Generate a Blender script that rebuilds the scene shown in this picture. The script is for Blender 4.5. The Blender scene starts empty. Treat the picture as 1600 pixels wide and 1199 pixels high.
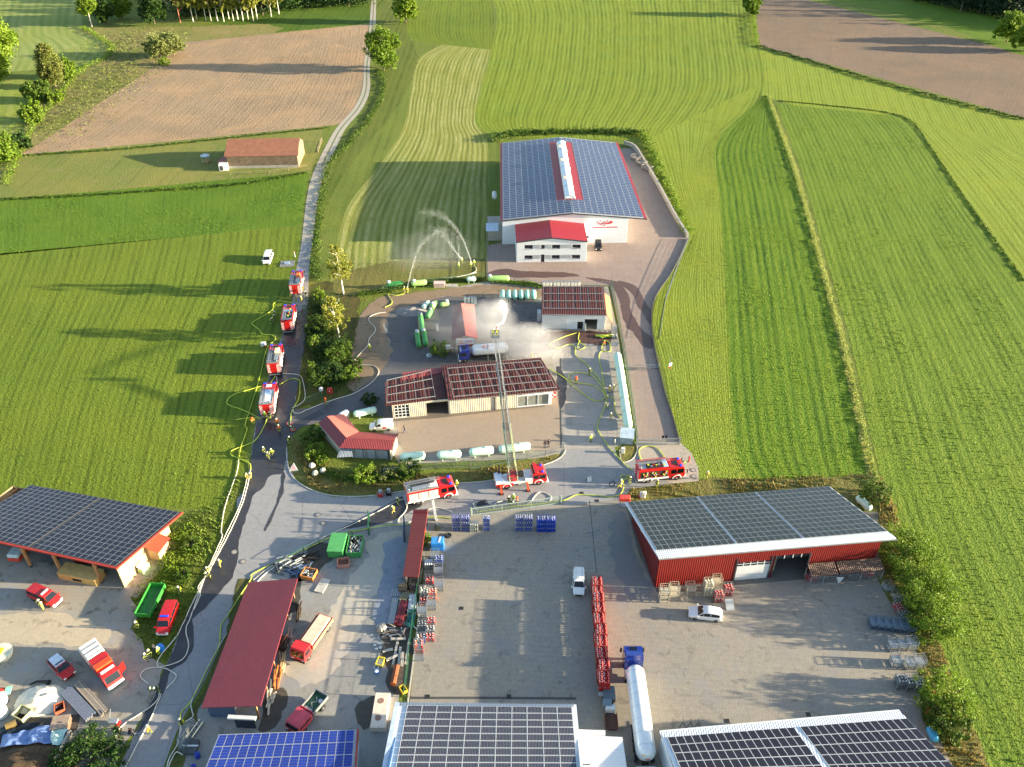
import bpy, bmesh, math, random
from mathutils import Vector, Matrix, noise
from mathutils.geometry import tessellate_polygon
R=math.radians
rnd=random.Random(7)
SC=bpy.context.scene
# ---------------------------------------------------------------- camera, sky, sun, exposure
FPX=1300.; TH=R(36.5); CH=98.
_c,_s=math.cos(TH),math.sin(TH)
cam=bpy.data.cameras.new('camera'); cam.sensor_fit='HORIZONTAL'; cam.sensor_width=36.; cam.lens=36.*FPX/1600.; cam.clip_end=3000.; cam.clip_start=1.
co=bpy.data.objects.new('camera',cam); SC.collection.objects.link(co); co.location=(0,0,CH); co.rotation_euler=(R(90)-TH,0,0); SC.camera=co
ELEV=10.0; SAZ=R(93.0)            # azimuth of the sun, clockwise from +Y
w=bpy.data.worlds.new('World'); SC.world=w; w.use_nodes=True
nt=w.node_tree; bg=nt.nodes['Background']; sky=nt.nodes.new('ShaderNodeTexSky'); sky.sky_type='NISHITA'; sky.sun_disc=False
sky.sun_elevation=R(ELEV); sky.sun_rotation=SAZ; sky.altitude=400.; sky.air_density=1.0; sky.dust_density=1.2; sky.ozone_density=1.0
nt.links.new(sky.outputs[0],bg.inputs[0]); bg.inputs[1].default_value=0.10
sl=bpy.data.lights.new('sun','SUN'); sl.energy=5.0; sl.angle=R(0.6); sl.color=(1.0,.84,.59)
so=bpy.data.objects.new('sun',sl); SC.collection.objects.link(so); so.location=(200,0,60)
sv=Vector((-math.sin(SAZ)*math.cos(R(ELEV)),-math.cos(SAZ)*math.cos(R(ELEV)),-math.sin(R(ELEV)))); so.rotation_euler=sv.to_track_quat('-Z','Y').to_euler()
vs=SC.view_settings; vs.view_transform='Standard'; vs.look='None'; vs.exposure=2.25; vs.gamma=1.0; vs.use_curve_mapping=False
SC.cycles.max_bounces=5; SC.cycles.diffuse_bounces=3; SC.cycles.glossy_bounces=2; SC.cycles.transparent_max_bounces=16; SC.cycles.transmission_bounces=2

# ---------------------------------------------------------------- helpers
def G(px,py,z=0.):
    u=(599.5-py)/FPX; dx=(px-800)/FPX; dy=_c+u*_s; dz=-_s+u*_c; t=(z-CH)/dz
    return Vector((dx*t,dy*t,z))
def C(r,g,b):
    return tuple((v/255/12.92 if v<=10 else ((v/255+.055)/1.055)**2.4) for v in (r,g,b))
COL=SC.collection
_m={}
def nd(nt,t,**k):
    n=nt.nodes.new(t)
    for a,b in k.items(): setattr(n,a,b)
    return n
def base_mat(name):
    m=bpy.data.materials.new(name); m.use_nodes=True; return m,m.node_tree,m.node_tree.nodes['Principled BSDF']
def mixc(nt,f,a,b,mode='MIX'):
    n=nt.nodes.new('ShaderNodeMix'); n.data_type='RGBA'; n.blend_type=mode
    for i,v in ((0,f),(6,a),(7,b)):
        if hasattr(v,'links') or hasattr(v,'is_linked'): nt.links.new(v,n.inputs[i])
        elif i==0: n.inputs[0].default_value=v
        else: n.inputs[i].default_value=(*v[:3],1)
    return n.outputs[2]
def noi(nt,vec,scale,detail=3,rough=.6,dist=0):
    n=nt.nodes.new('ShaderNodeTexNoise'); n.inputs['Scale'].default_value=scale; n.inputs['Detail'].default_value=detail; n.inputs['Roughness'].default_value=rough; n.inputs['Distortion'].default_value=dist
    if vec is not None: nt.links.new(vec,n.inputs['Vector'])
    return n.outputs['Fac']
def ramp(nt,f,a,b,c0=0.,c1=1.):
    n=nt.nodes.new('ShaderNodeMapRange'); n.clamp=True
    nt.links.new(f,n.inputs[0]); n.inputs[1].default_value=a; n.inputs[2].default_value=b; n.inputs[3].default_value=c0; n.inputs[4].default_value=c1
    return n.outputs[0]
def mth(nt,op,a,b=None):
    n=nt.nodes.new('ShaderNodeMath'); n.operation=op
    for i,v in enumerate((a,b)):
        if v is None: continue
        if isinstance(v,(int,float)): n.inputs[i].default_value=v
        else: nt.links.new(v,n.inputs[i])
    return n.outputs[0]
def bump(nt,bs,h,strength,dist):
    n=nt.nodes.new('ShaderNodeBump'); n.inputs['Strength'].default_value=strength; n.inputs['Distance'].default_value=dist
    nt.links.new(h,n.inputs['Height']); nt.links.new(n.outputs[0],bs.inputs['Normal']); return n
def geo_pos(nt):
    return nt.nodes.new('ShaderNodeNewGeometry').outputs['Position']
def obj_co(nt): return nt.nodes.new('ShaderNodeTexCoord').outputs['Object']
def M(name,rgb,rough=.6,metal=0.,var=.18,vs=1.3,coat=0.):
    if name in _m: return _m[name]
    m,nt,bs=base_mat(name); c=C(*rgb)
    g=obj_co(nt); f=noi(nt,g,vs,4); 
    dk=tuple(x*(1-var) for x in c); lt=tuple(min(1,x*(1+var)) for x in c)
    nt.links.new(mixc(nt,ramp(nt,f,.3,.7),dk,lt),bs.inputs['Base Color'])
    nt.links.new(ramp(nt,noi(nt,g,vs*3),.3,.7,max(.04,rough-.12),min(1,rough+.12)),bs.inputs['Roughness'])
    bs.inputs['Metallic'].default_value=metal
    if coat: bs.inputs['Coat Weight'].default_value=coat
    _m[name]=m; return m
def corr(name,rgb,axis=0,period=.25,depth=.05,rough=.5,var=.12,metal=0.,dk=.75):
    """ribbed sheet metal / boards: ribs run across the object's local axis"""
    if name in _m: return _m[name]
    m,nt,bs=base_mat(name); c=C(*rgb); g=obj_co(nt)
    sp=nt.nodes.new('ShaderNodeSeparateXYZ'); nt.links.new(g,sp.inputs[0])
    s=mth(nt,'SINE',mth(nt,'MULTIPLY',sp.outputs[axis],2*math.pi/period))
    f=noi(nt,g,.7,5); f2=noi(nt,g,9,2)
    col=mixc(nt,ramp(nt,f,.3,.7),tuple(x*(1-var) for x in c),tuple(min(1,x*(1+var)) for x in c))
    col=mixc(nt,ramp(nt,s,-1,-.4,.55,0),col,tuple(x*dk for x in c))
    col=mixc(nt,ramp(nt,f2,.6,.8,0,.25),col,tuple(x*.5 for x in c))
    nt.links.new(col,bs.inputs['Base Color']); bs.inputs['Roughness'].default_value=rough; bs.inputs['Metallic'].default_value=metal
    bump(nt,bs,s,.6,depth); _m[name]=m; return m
def tag(o,label=None,cat=None,group=None,kind=None):
    if label: o['label']=label
    if cat: o['category']=cat
    if group: o['group']=group
    if kind: o['kind']=kind
    return o
def thing(name,label,cat,loc=(0,0,0),rz=0.,group=None):
    o=bpy.data.objects.new(name,None); COL.objects.link(o); o.location=loc; o.rotation_euler=(0,0,rz); o.empty_display_size=.3
    return tag(o,label,cat,group)
def inst(name,me,parent=None,loc=(0,0,0),rot=(0,0,0),sc=(1,1,1),label=None):
    o=bpy.data.objects.new(name,me); COL.objects.link(o); o.parent=parent; o.location=loc; o.rotation_euler=rot; o.scale=sc
    if label: o['label']=label
    return o
def kids(o): return [c for c in bpy.data.objects if c.parent==o]
def tree_index():
    d={}
    for c in bpy.data.objects:
        if c.parent: d.setdefault(c.parent.name,[]).append(c)
    return d
def copy_tree(o,idx,parent=None):
    c=o.copy(); COL.objects.link(c); c.parent=parent
    for ch in idx.get(o.name,[]): copy_tree(ch,idx,c)
    return c
def clone(src,loc,rz,label,group=None,sc=None,cat=None):
    c=copy_tree(src,{k.name:v for k,v in _grab(src)},None)
    c.location=loc; c.rotation_euler=(0,0,rz); c['label']=label
    if group: c['group']=group
    if cat: c['category']=cat
    if sc: c.scale=sc if not isinstance(sc,(int,float)) else (sc,sc,sc)
    return c
def _grab(o):
    out=[]; ch=list(o.children)
    if ch: out.append((o,ch))
    for x in ch: out+=_grab(x)
    return out
class MB:
    def __init__(s): s.v=[]; s.f=[]; s.mi=[]; s.sm=[]; s.uv=None; s.T=None
    def add(s,vs,fs,mi=0,sm=False):
        n=len(s.v)
        if s.T is not None: vs=[s.T@Vector(v) for v in vs]
        s.v+= [tuple(v) for v in vs]; s.f+=[tuple(i+n for i in f) for f in fs]; s.mi+=[mi]*len(fs); s.sm+=[sm]*len(fs); return s
    def box(s,x0,x1,y0,y1,z0,z1,mi=0,bev=0.):
        if bev>0:
            b=bev; P=[]
            for sx,X in ((1,x0),(-1,x1)):
                for sy,Y in ((1,y0),(-1,y1)):
                    for sz,Z in ((1,z0),(-1,z1)):
                        P+=[(X,Y+sy*b,Z+sz*b),(X+sx*b,Y,Z+sz*b),(X+sx*b,Y+sy*b,Z)]
            def q(a,k): return (a[0]*4+a[1]*2+a[2])*3+k
            F=[]
            F+=[[q((i,0,0),0),q((i,1,0),0),q((i,1,1),0),q((i,0,1),0)] for i in (0,1)]
            F+=[[q((0,i,0),1),q((1,i,0),1),q((1,i,1),1),q((0,i,1),1)] for i in (0,1)]
            F+=[[q((0,0,i),2),q((1,0,i),2),q((1,1,i),2),q((0,1,i),2)] for i in (0,1)]
            for i in (0,1):
                for j in (0,1):
                    F.append([q((i,j,0),0),q((i,j,1),0),q((i,j,1),1),q((i,j,0),1)])
                    F.append([q((i,0,j),0),q((i,1,j),0),q((i,1,j),2),q((i,0,j),2)])
                    F.append([q((0,i,j),1),q((1,i,j),1),q((1,i,j),2),q((0,i,j),2)])
                    for k in (0,1): F.append([q((i,j,k),0),q((i,j,k),1),q((i,j,k),2)])
            return s.add(P,F,mi)
        V=[(x0,y0,z0),(x1,y0,z0),(x1,y1,z0),(x0,y1,z0),(x0,y0,z1),(x1,y0,z1),(x1,y1,z1),(x0,y1,z1)]
        return s.add(V,[(0,3,2,1),(4,5,6,7),(0,1,5,4),(1,2,6,5),(2,3,7,6),(3,0,4,7)],mi)
    def bar(s,a,b,w,h=None,mi=0,up=(0,0,1)):
        a=Vector(a);b=Vector(b);h=h or w; d=(b-a)
        if d.length<1e-5: return s
        d.normalize(); u=Vector(up)
        if abs(d.dot(u))>.98: u=Vector((1,0,0))
        x=d.cross(u).normalized(); y=x.cross(d).normalized(); V=[]
        for p in (a,b):
            for i,j in ((-1,-1),(1,-1),(1,1),(-1,1)): V.append(p+x*i*w/2+y*j*h/2)
        return s.add(V,[(0,1,2,3),(7,6,5,4),(0,4,5,1),(1,5,6,2),(2,6,7,3),(3,7,4,0)],mi)
    def tube(s,pts,r,n=6,mi=0,cap=True):
        P=[Vector(p) for p in pts]; V=[];F=[]; m=len(P)
        rr=r if hasattr(r,'__len__') else [r]*m
        pu=None
        for i,p in enumerate(P):
            d=(P[min(i+1,m-1)]-P[max(i-1,0)])
            if d.length<1e-6: d=Vector((0,0,1))
            d.normalize()
            u=Vector((0,0,1)) if abs(d.z)<.9 else Vector((1,0,0))
            if pu is not None: u=pu
            x=d.cross(u)
            if x.length<1e-4: x=d.cross(Vector((0,1,0)))
            x.normalize(); y=x.cross(d).normalized(); pu=y
            for k in range(n):
                a=2*math.pi*k/n; V.append(p+(x*math.cos(a)+y*math.sin(a))*rr[i])
        for i in range(m-1):
            for k in range(n): F.append((i*n+k,i*n+(k+1)%n,(i+1)*n+(k+1)%n,(i+1)*n+k))
        if cap: F.append(tuple(range(n))[::-1]); F.append(tuple(range((m-1)*n,m*n)))
        return s.add(V,F,mi,True)
    def lathe(s,prof,n=12,mi=0,axis='z',o=(0,0,0)):
        V=[];F=[]
        for (h,r) in prof:
            for k in range(n):
                a=2*math.pi*k/n; x,y=r*math.cos(a),r*math.sin(a)
                V.append({'z':(x,y,h),'x':(h,x,y),'y':(x,h,y)}[axis])
        V=[Vector(v)+Vector(o) for v in V]
        for i in range(len(prof)-1):
            for k in range(n): F.append((i*n+k,i*n+(k+1)%n,(i+1)*n+(k+1)%n,(i+1)*n+k))
        F.append(tuple(range(n))[::-1]); F.append(tuple(range((len(prof)-1)*n,len(prof)*n)))
        return s.add(V,F,mi,True)
    def prism(s,poly,a,b,axis='y',mi=0):
        n=len(poly); V=[]
        for t in (a,b):
            for (p,q) in poly: V.append({'y':(p,t,q),'x':(t,p,q),'z':(p,q,t)}[axis])
        F=[tuple(range(n)),tuple(range(2*n-1,n-1,-1))]+[(i,i+n,(i+1)%n+n,(i+1)%n) for i in range(n)]
        return s.add(V,F,mi)
    def quad(s,a,b,c,d,mi=0): return s.add([a,b,c,d],[(0,1,2,3)],mi)
    def slab(s,a,b,c,d,t,mi=0):
        """quad a,b,c,d thickened by t along its normal (downwards)"""
        a,b,c,d=[Vector(p) for p in (a,b,c,d)]; n=(c-a).cross(d-b).normalized()
        if n.z<0: n=-n
        n*=t; return s.add([a,b,c,d,a-n,b-n,c-n,d-n],[(0,1,2,3),(7,6,5,4),(0,4,5,1),(1,5,6,2),(2,6,7,3),(3,7,4,0)],mi)
    def mesh(s,name,mats,fix=True,ang=35):
        me=bpy.data.meshes.new(name); me.from_pydata(s.v,[],s.f)
        for m in (mats if isinstance(mats,(list,tuple)) else [mats]): me.materials.append(m)
        me.polygons.foreach_set('material_index',s.mi); me.polygons.foreach_set('use_smooth',s.sm)
        if fix and len(s.f)<20000:
            bm=bmesh.new(); bm.from_mesh(me); bmesh.ops.recalc_face_normals(bm,faces=bm.faces); bm.to_mesh(me); bm.free()
        me.update()
        if any(s.sm):
            try: me.set_sharp_from_angle(angle=R(ang))
            except Exception: pass
        return me
    def obj(s,name,mats,parent=None,label=None,loc=(0,0,0),rot=(0,0,0),fix=True):
        return inst(name,s.mesh(name,mats,fix),parent,loc,rot,(1,1,1),label)
def cr(pts,k=6,closed=False):
    """Catmull-Rom through points"""
    P=[Vector(p) for p in pts]; n=len(P); out=[]
    rng=n if closed else n-1
    for i in range(rng):
        if closed: p0,p1,p2,p3=P[i-1],P[i],P[(i+1)%n],P[(i+2)%n]
        else: p0,p1,p2,p3=P[max(i-1,0)],P[i],P[i+1],P[min(i+2,n-1)]
        for j in range(k):
            t=j/k; out.append(.5*((2*p1)+(p2-p0)*t+(2*p0-5*p1+4*p2-p3)*t*t+(3*p1-p0-3*p2+p3)*t*t*t))
    if not closed: out.append(P[-1])
    return out
def pxc(pts,z=0.,k=0,closed=False):
    P=[G(x,y,z) for x,y in pts]
    return cr(P,k,closed) if k else P
def sheet(name,pts,z,mat,k=0,kind='structure',jag=0.):
    P=pxc(pts,0,k,True)
    if jag:
        Q=[]
        for i,p in enumerate(P):
            q=P[(i+1)%len(P)]; n=max(1,int((q-p).length/.7)); d=(q-p).normalized() if (q-p).length>0 else Vector((1,0,0)); s=Vector((-d.y,d.x,0))
            for j in range(n): t=p.lerp(q,j/n); Q.append(t+s*jag*(1.3*noise.noise(t*.45)+.8*noise.noise(t*1.7)))
        P=Q
    if True: pass
    P=P; P=[Vector((p.x,p.y,z)) for p in P]
    tris=tessellate_polygon([P]); F=[]
    for t in tris:
        a,b,c=[P[i] for i in t]
        F.append(t if (b-a).cross(c-a).z>0 else t[::-1])
    me=bpy.data.meshes.new(name); me.from_pydata([tuple(p) for p in P],[],F); me.materials.append(mat); me.update()
    o=inst(name,me); o['kind']=kind; return o
def resample(P,n):
    L=[0]
    for i in range(1,len(P)): L.append(L[-1]+(P[i]-P[i-1]).length)
    out=[]; j=0
    for i in range(n):
        t=L[-1]*i/(n-1)
        while j<len(P)-2 and L[j+1]<t: j+=1
        f=(t-L[j])/max(1e-6,L[j+1]-L[j]); out.append(P[j].lerp(P[j+1],min(1,f)))
    return out,L[-1]
def ruled(name,Lc,Rc,z,mat,nu=12,nv=48,k=6,wob=0.):
    A,la=resample(pxc(Lc,0,k),nv); B,lb=resample(pxc(Rc,0,k),nv)
    V=[];F=[];UV=[]; wd=sum((a-b).length for a,b in zip(A,B))/nv
    for i in range(nv):
        for j in range(nu):
            p=A[i].lerp(B[i],j/(nu-1)); V.append((p.x,p.y,z)); UV.append((wd*j/(nu-1),(la+lb)/2*i/(nv-1)))
    for i in range(nv-1):
        for j in range(nu-1):
            a=i*nu+j; f=(a,a+1,a+nu+1,a+nu); p,q,r=[Vector(V[t]) for t in f[:3]]
            F.append(f if (q-p).cross(r-p).z>0 else f[::-1])
    me=bpy.data.meshes.new(name); me.from_pydata(V,[],F); uv=me.uv_layers.new(name='UVMap')
    for l in me.loops: uv.data[l.index].uv=UV[l.vertex_index]
    me.materials.append(mat); me.update(); o=inst(name,me); o['kind']='structure'; return o
def text_mesh(txt,size,mat,ext=.01):
    cu=bpy.data.curves.new('t','FONT'); cu.body=txt; cu.size=size; cu.extrude=ext; cu.align_x='CENTER'; cu.resolution_u=2
    o=bpy.data.objects.new('t',cu); COL.objects.link(o); dg=bpy.context.evaluated_depsgraph_get(); me=bpy.data.meshes.new_from_object(o.evaluated_get(dg)); bpy.data.objects.remove(o)
    me.materials.clear(); me.materials.append(mat); return me

# ---------------------------------------------------------------- ground materials
def field(name,c1,c2,c3=None,period=1.2,amt=.6,uv=True,bs_=.5,fine=2.2,dirt=None,dist=.6,rot=0.,big=.02,bd=.35,sharp=.5):
    m,nt,bs=base_mat(name); P=geo_pos(nt)
    a=noi(nt,P,big,4); b=noi(nt,P,fine,3,.7); d=noi(nt,P,.35,4)
    mpz=nt.nodes.new('ShaderNodeMapping'); nt.links.new(P,mpz.inputs[0]); 
    col=mixc(nt,ramp(nt,a,.35,.65),C(*c1),C(*c2)); 
    if c3:
        if uv: vec=nt.nodes.new('ShaderNodeUVMap').outputs[0]
        else:
            mp=nt.nodes.new('ShaderNodeMapping'); mp.inputs['Rotation'].default_value=(0,0,rot); nt.links.new(P,mp.inputs[0]); vec=mp.outputs[0]
        sp=nt.nodes.new('ShaderNodeSeparateXYZ'); nt.links.new(vec,sp.inputs[0])
        x=mth(nt,'ADD',sp.outputs[0],mth(nt,'MULTIPLY',noi(nt,P,.04,2),dist*1.6)); x=mth(nt,'ADD',x,mth(nt,'MULTIPLY',noi(nt,P,1.1,3),dist*1.1))
        s=mth(nt,'SINE',mth(nt,'MULTIPLY',x,2*math.pi/period))
        # uneven rows: second period
        s2=mth(nt,'SINE',mth(nt,'MULTIPLY',x,2*math.pi/(period*3.3)))
        st=mth(nt,'ADD',mth(nt,'MULTIPLY',s,.65),mth(nt,'MULTIPLY',s2,.28))
        # streaks stretched along the rows
        mp2=nt.nodes.new('ShaderNodeCombineXYZ'); nt.links.new(mth(nt,'MULTIPLY',x,2.2/period),mp2.inputs[0]); nt.links.new(mth(nt,'MULTIPLY',sp.outputs[1],.05),mp2.inputs[1])
        sk=noi(nt,mp2.outputs[0],1.0,3)
        st=mth(nt,'ADD',st,mth(nt,'MULTIPLY',mth(nt,'SUBTRACT',sk,.5),3.2))
        fc=mth(nt,'MULTIPLY',ramp(nt,st,-sharp,sharp+.6),ramp(nt,d,.25,.6,.45,1.))
        col=mixc(nt,mth(nt,'MULTIPLY',fc,amt),col,C(*c3))
    if c3: col=mixc(nt,mth(nt,'MULTIPLY',ramp(nt,st,-.35,-1.1),ramp(nt,d,.2,.6,.5,1.)),col,tuple(v*(1-.5*amt) for v in C(*c1)))
    if c3: col=mixc(nt,ramp(nt,noi(nt,P,.055,5,.7,.5),.42,.66,0,.45),col,tuple(x*y for x,y in zip(C(*c2),(1.35,1.12,.9)))); col=mixc(nt,ramp(nt,noi(nt,P,.11,5,.75,.8),.56,.74,0,.4),col,tuple(x*.6 for x in C(*c1)))
    if dirt: col=mixc(nt,ramp(nt,d,.56,.72,0,.8),col,C(*dirt))
    col=mixc(nt,ramp(nt,b,.3,.7,.42,0),col,(0.005,.01,0.002))
    col=mixc(nt,ramp(nt,noi(nt,P,fine*2.7,2),.5,.75,0,.35),col,tuple(min(1,v*1.9) for v in C(*c2)))
    nt.links.new(col,bs.inputs['Base Color']); bs.inputs['Roughness'].default_value=.9; bs.inputs['Specular IOR Level'].default_value=.15
    h=b
    if c3: h=mth(nt,'ADD',b,mth(nt,'MULTIPLY',st,.09*amt))
    bump(nt,bs,h,bs_,bd); return m
def paved(name,c1,c2,spots=None,jx=0.,jy=0.,rough=.8,rot=0.,big=.06,crack=True,tint=None,bmp=.25,wet=None):
    m,nt,bs=base_mat(name); P=geo_pos(nt)
    col=mixc(nt,ramp(nt,noi(nt,P,big,5,.65,.4),.32,.68),C(*c1),C(*c2))
    f=noi(nt,P,6,4,.8); col=mixc(nt,ramp(nt,f,.35,.65,.34,0),col,tuple(v*.45 for v in C(*c1))); col=mixc(nt,ramp(nt,noi(nt,P,1.4,5,.8),.36,.6,.34,0),col,tuple(v*.5 for v in C(*c1))); col=mixc(nt,ramp(nt,noi(nt,P,9,2,.7),.6,.75,0,.4),col,tuple(min(1,v*1.6) for v in C(*c2)))
    if tint: col=mixc(nt,ramp(nt,noi(nt,P,.22,4,.7),.5,.7,0,.7),col,C(*tint))
    if spots: col=mixc(nt,ramp(nt,noi(nt,P,.5,6,.75,.6),.56,.66,0,.75),col,C(*spots))
    h=f
    if jx:
        mp=nt.nodes.new('ShaderNodeMapping'); mp.inputs['Rotation'].default_value=(0,0,rot); nt.links.new(P,mp.inputs[0])
        br=nt.nodes.new('ShaderNodeTexBrick'); nt.links.new(mp.outputs[0],br.inputs['Vector']); br.inputs['Scale'].default_value=1.; br.inputs['Brick Width'].default_value=jx; br.inputs['Row Height'].default_value=jy; br.inputs['Mortar Size'].default_value=(min(jx,jy)*.05 if jx<1 else .06)
        br.inputs['Color1'].default_value=(1,1,1,1); br.inputs['Color2'].default_value=(.96,.96,.96,1); br.inputs['Mortar'].default_value=((.82,.82,.82,1) if jx>1 else (.74,.74,.74,1))
        col=mixc(nt,1.,col,br.outputs['Color'],'MULTIPLY')
    if crack:
        v=nt.nodes.new('ShaderNodeTexVoronoi'); v.feature='DISTANCE_TO_EDGE'; v.inputs['Scale'].default_value=.11; nt.links.new(P,v.inputs['Vector'])
        col=mixc(nt,ramp(nt,v.outputs[0],0,.006,.5,0),col,(.02,.02,.02))
    nt.links.new(col,bs.inputs['Base Color']); nt.links.new(ramp(nt,noi(nt,P,.3),.3,.7,rough-.12,min(1,rough+.1)),bs.inputs['Roughness'])
    bump(nt,bs,h,bmp,.03); return m
# ---------------------------------------------------------------- the ground
mead=field('meadow',(94,108,41),(107,122,53),(114,130,62),3.,.3,uv=False,dirt=(112,104,62),bs_=.6)
b=MB(); NG=40
for i in range(NG+1):
    for j in range(NG+1): b.v.append((-900+1800*i/NG,-150+1700*j/NG,0))
for i in range(NG):
    for j in range(NG):
        a=i*(NG+1)+j; b.f.append((a,a+NG+1,a+NG+2,a+1)); b.mi.append(0); b.sm.append(False)
o=b.obj('ground',mead); o['kind']='structure'
soil=field('ploughed_soil',(154,132,106),(170,148,120),(104,88,68),1.5,.7,dist=.18,bs_=.5,dirt=(164,134,102),fine=1.6)
soil2=field('ploughed_soil_dark',(122,106,90),(134,116,100),(98,84,72),1.3,.4,dist=.2,bs_=.4,fine=1.6)
crop=field('young_crop',(84,112,30),(94,124,38),(74,102,28),1.6,.4,bs_=.9,fine=2.6,dist=.2,bd=.4)
mown=field('mown_meadow',(88,108,30),(102,120,36),(121,138,49),1.5,.6,dist=.45,bs_=.8)
hay=field('hay_rows',(128,134,66),(116,128,54),(182,176,118),1.6,.85,dist=.6,bs_=.8)
swath=field('swath_meadow',(96,118,32),(112,128,38),(138,156,66),1.9,.8,dist=.6,bs_=.9)
lightm=field('light_meadow',(116,132,39),(123,140,47),(140,158,70),1.5,.65,dist=.6,bs_=.8)
rowg=field('tall_row_grass',(71,106,22),(86,118,28),(129,146,45),1.6,.8,dist=.25,bs_=1.,bd=.5)
rowr=field('right_row_grass',(86,114,30),(101,126,38),(125,142,53),1.6,.75,dist=.2,bs_=1.,bd=.45)
dry=field('dry_grass',(120,110,62),(91,104,47),(140,122,78),2.,.5,uv=False,bs_=.8,dirt=(128,104,72))
pad=field('paddock_grass',(107,122,57),(128,128,72),(98,112,39),3.,.5,uv=False,bs_=.7,dirt=(138,124,88))
reed=field('reed_meadow',(150,132,96),(105,120,53),(156,136,104),3.,.3,uv=False,bs_=1.,dirt=(92,108,41),big=.05,bd=.6)
# fields, each ruled between its left and right edge so that the rows follow them
ruled('ploughed_field',[(30,243),(80,212),(150,165),(235,108),(290,66)],[(520,196),(540,188),(558,160),(572,110),(576,38)],.008,soil,24,60)
ruled('crop_field',[(-60,405),(-60,318)],[(470,352),(482,270)],.008,crop,20,20,1)
ruled('left_meadow',[(-200,760),(-150,600),(-100,500),(-60,402)],[(372,800),(398,640),(430,520),(462,430),(470,353)],.008,mown,30,60)
sheet('paddock',[(30,243),(200,232),(360,215),(505,200),(498,240),(484,272),(380,290),(200,305),(-80,322),(-60,300)],.006,pad,jag=0.5)
sheet('reed_meadow',[(35,240),(130,178),(235,108),(290,66),(430,52),(420,38),(300,42),(150,44),(120,60),(170,80),(150,100),(60,150),(40,200)],.006,reed,2,jag=1.5)
ruled('valley_meadow',[(-60,120),(-60,40),(-40,-30)],[(150,100),(176,74),(150,56),(128,44),(140,-30)],.010,field('pale_valley_meadow',(131,148,81),(123,140,62),(168,164,108),4,.6,dist=.5),16,30)
ruled('valley_meadow',[(-80,230),(-60,140)],[(20,228),(45,170),(40,122)],.012,field('pale_valley_meadow_near',(121,138,53),(131,148,66),(156,156,90),4,.6,dist=.5),10,20)
sheet('grass_strip',[(420,52),(540,40),(578,36),(580,-10),(380,-10),(300,30)],.004,field('strip_meadow',(66,92,26),(78,104,30),(91,112,38),3,.4,uv=False,bs_=.9),jag=1)  # shade of the wood is put into the green, hence darker
# centre meadows
ruled('hay_meadow',[(516,440),(540,330),(590,262),(630,200),(640,150),(652,95),(690,70)],[(762,440),(764,330),(762,225),(745,190),(752,140),(765,90),(770,70)],.008,hay,30,70)
ruled('wide_meadow',[(770,214),(742,190),(752,140),(768,80),(776,20),(760,-25)],[(1120,222),(1175,175),(1195,130),(1185,70),(1178,20),(1176,-25)],.010,swath,50,60)
ruled('hall_back_meadow',[(690,70),(640,60),(640,20),(660,-25)],[(768,78),(772,50),(770,10),(760,-25)],.012,mown,12,20)
ruled('curved_meadow',[(1080,756),(1058,700),(1040,590),(1020,500),(1040,430),(1076,372),(1058,320),(1018,216)],[(1175,756),(1150,700),(1138,560),(1132,420),(1125,320),(1120,222),(1150,180),(1190,130)],.014,lightm,26,80)
ruled('row_meadow',[(1175,752),(1148,700),(1138,560),(1132,420),(1122,300),(1120,222),(1195,150)],[(1352,742),(1345,690),(1310,540),(1275,400),(1240,270),(1212,190),(1200,150)],.012,rowg,30,80)
ruled('right_field',[(1680,1400),(1545,1199),(1450,960),(1375,740),(1330,540),(1290,400),(1250,260),(1212,162)],[(2300,1400),(2000,1000),(1750,650),(1600,440),(1500,300),(1450,225),(1410,182)],.012,rowr,50,120)
ruled('upper_right_meadow',[(1190,150),(1186,78)],[(1800,330),(1700,212)],.008,lightm,12,30,1)
ruled('upper_right_meadow',[(1800,700),(1600,440),(1500,300),(1412,183)],[(1950,700),(1800,420),(1700,300),(1560,215)],.016,lightm,12,30)
ruled('ploughed_field',[(1183,-20),(1182,70)],[(1720,115),(1660,200)],.006,soil2,20,30,1)
sheet('forest_meadow',[(1240,-8),(1330,5),(1480,42),(1580,82),(1800,140),(1800,60),(1500,-10)],.010,crop)
sheet('rough_verge',[(470,470),(500,440),(560,452),(560,500),(600,560),(590,600),(460,640),(468,560)],.012,field('brown_scrub_ground',(78,68,44),(80,92,38),(112,92,60),3,.5,uv=False),2,jag=0.7)
sheet('rough_verge',[(520,440),(600,410),(760,405),(760,436),(690,442),(600,452),(540,462)],.016,dry,2,jag=0.7)
sheet('rough_verge',[(575,-10),(640,-10),(640,60),(655,90),(620,170),(560,240),(505,330),(490,420),(470,440),(484,330),(512,240),(560,190),(580,130),(590,60)],.010,field('ditch_grass',(82,100,32),(94,108,45),(118,114,66),2.5,.5,uv=False,bs_=1.),2,jag=0.7)
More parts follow.
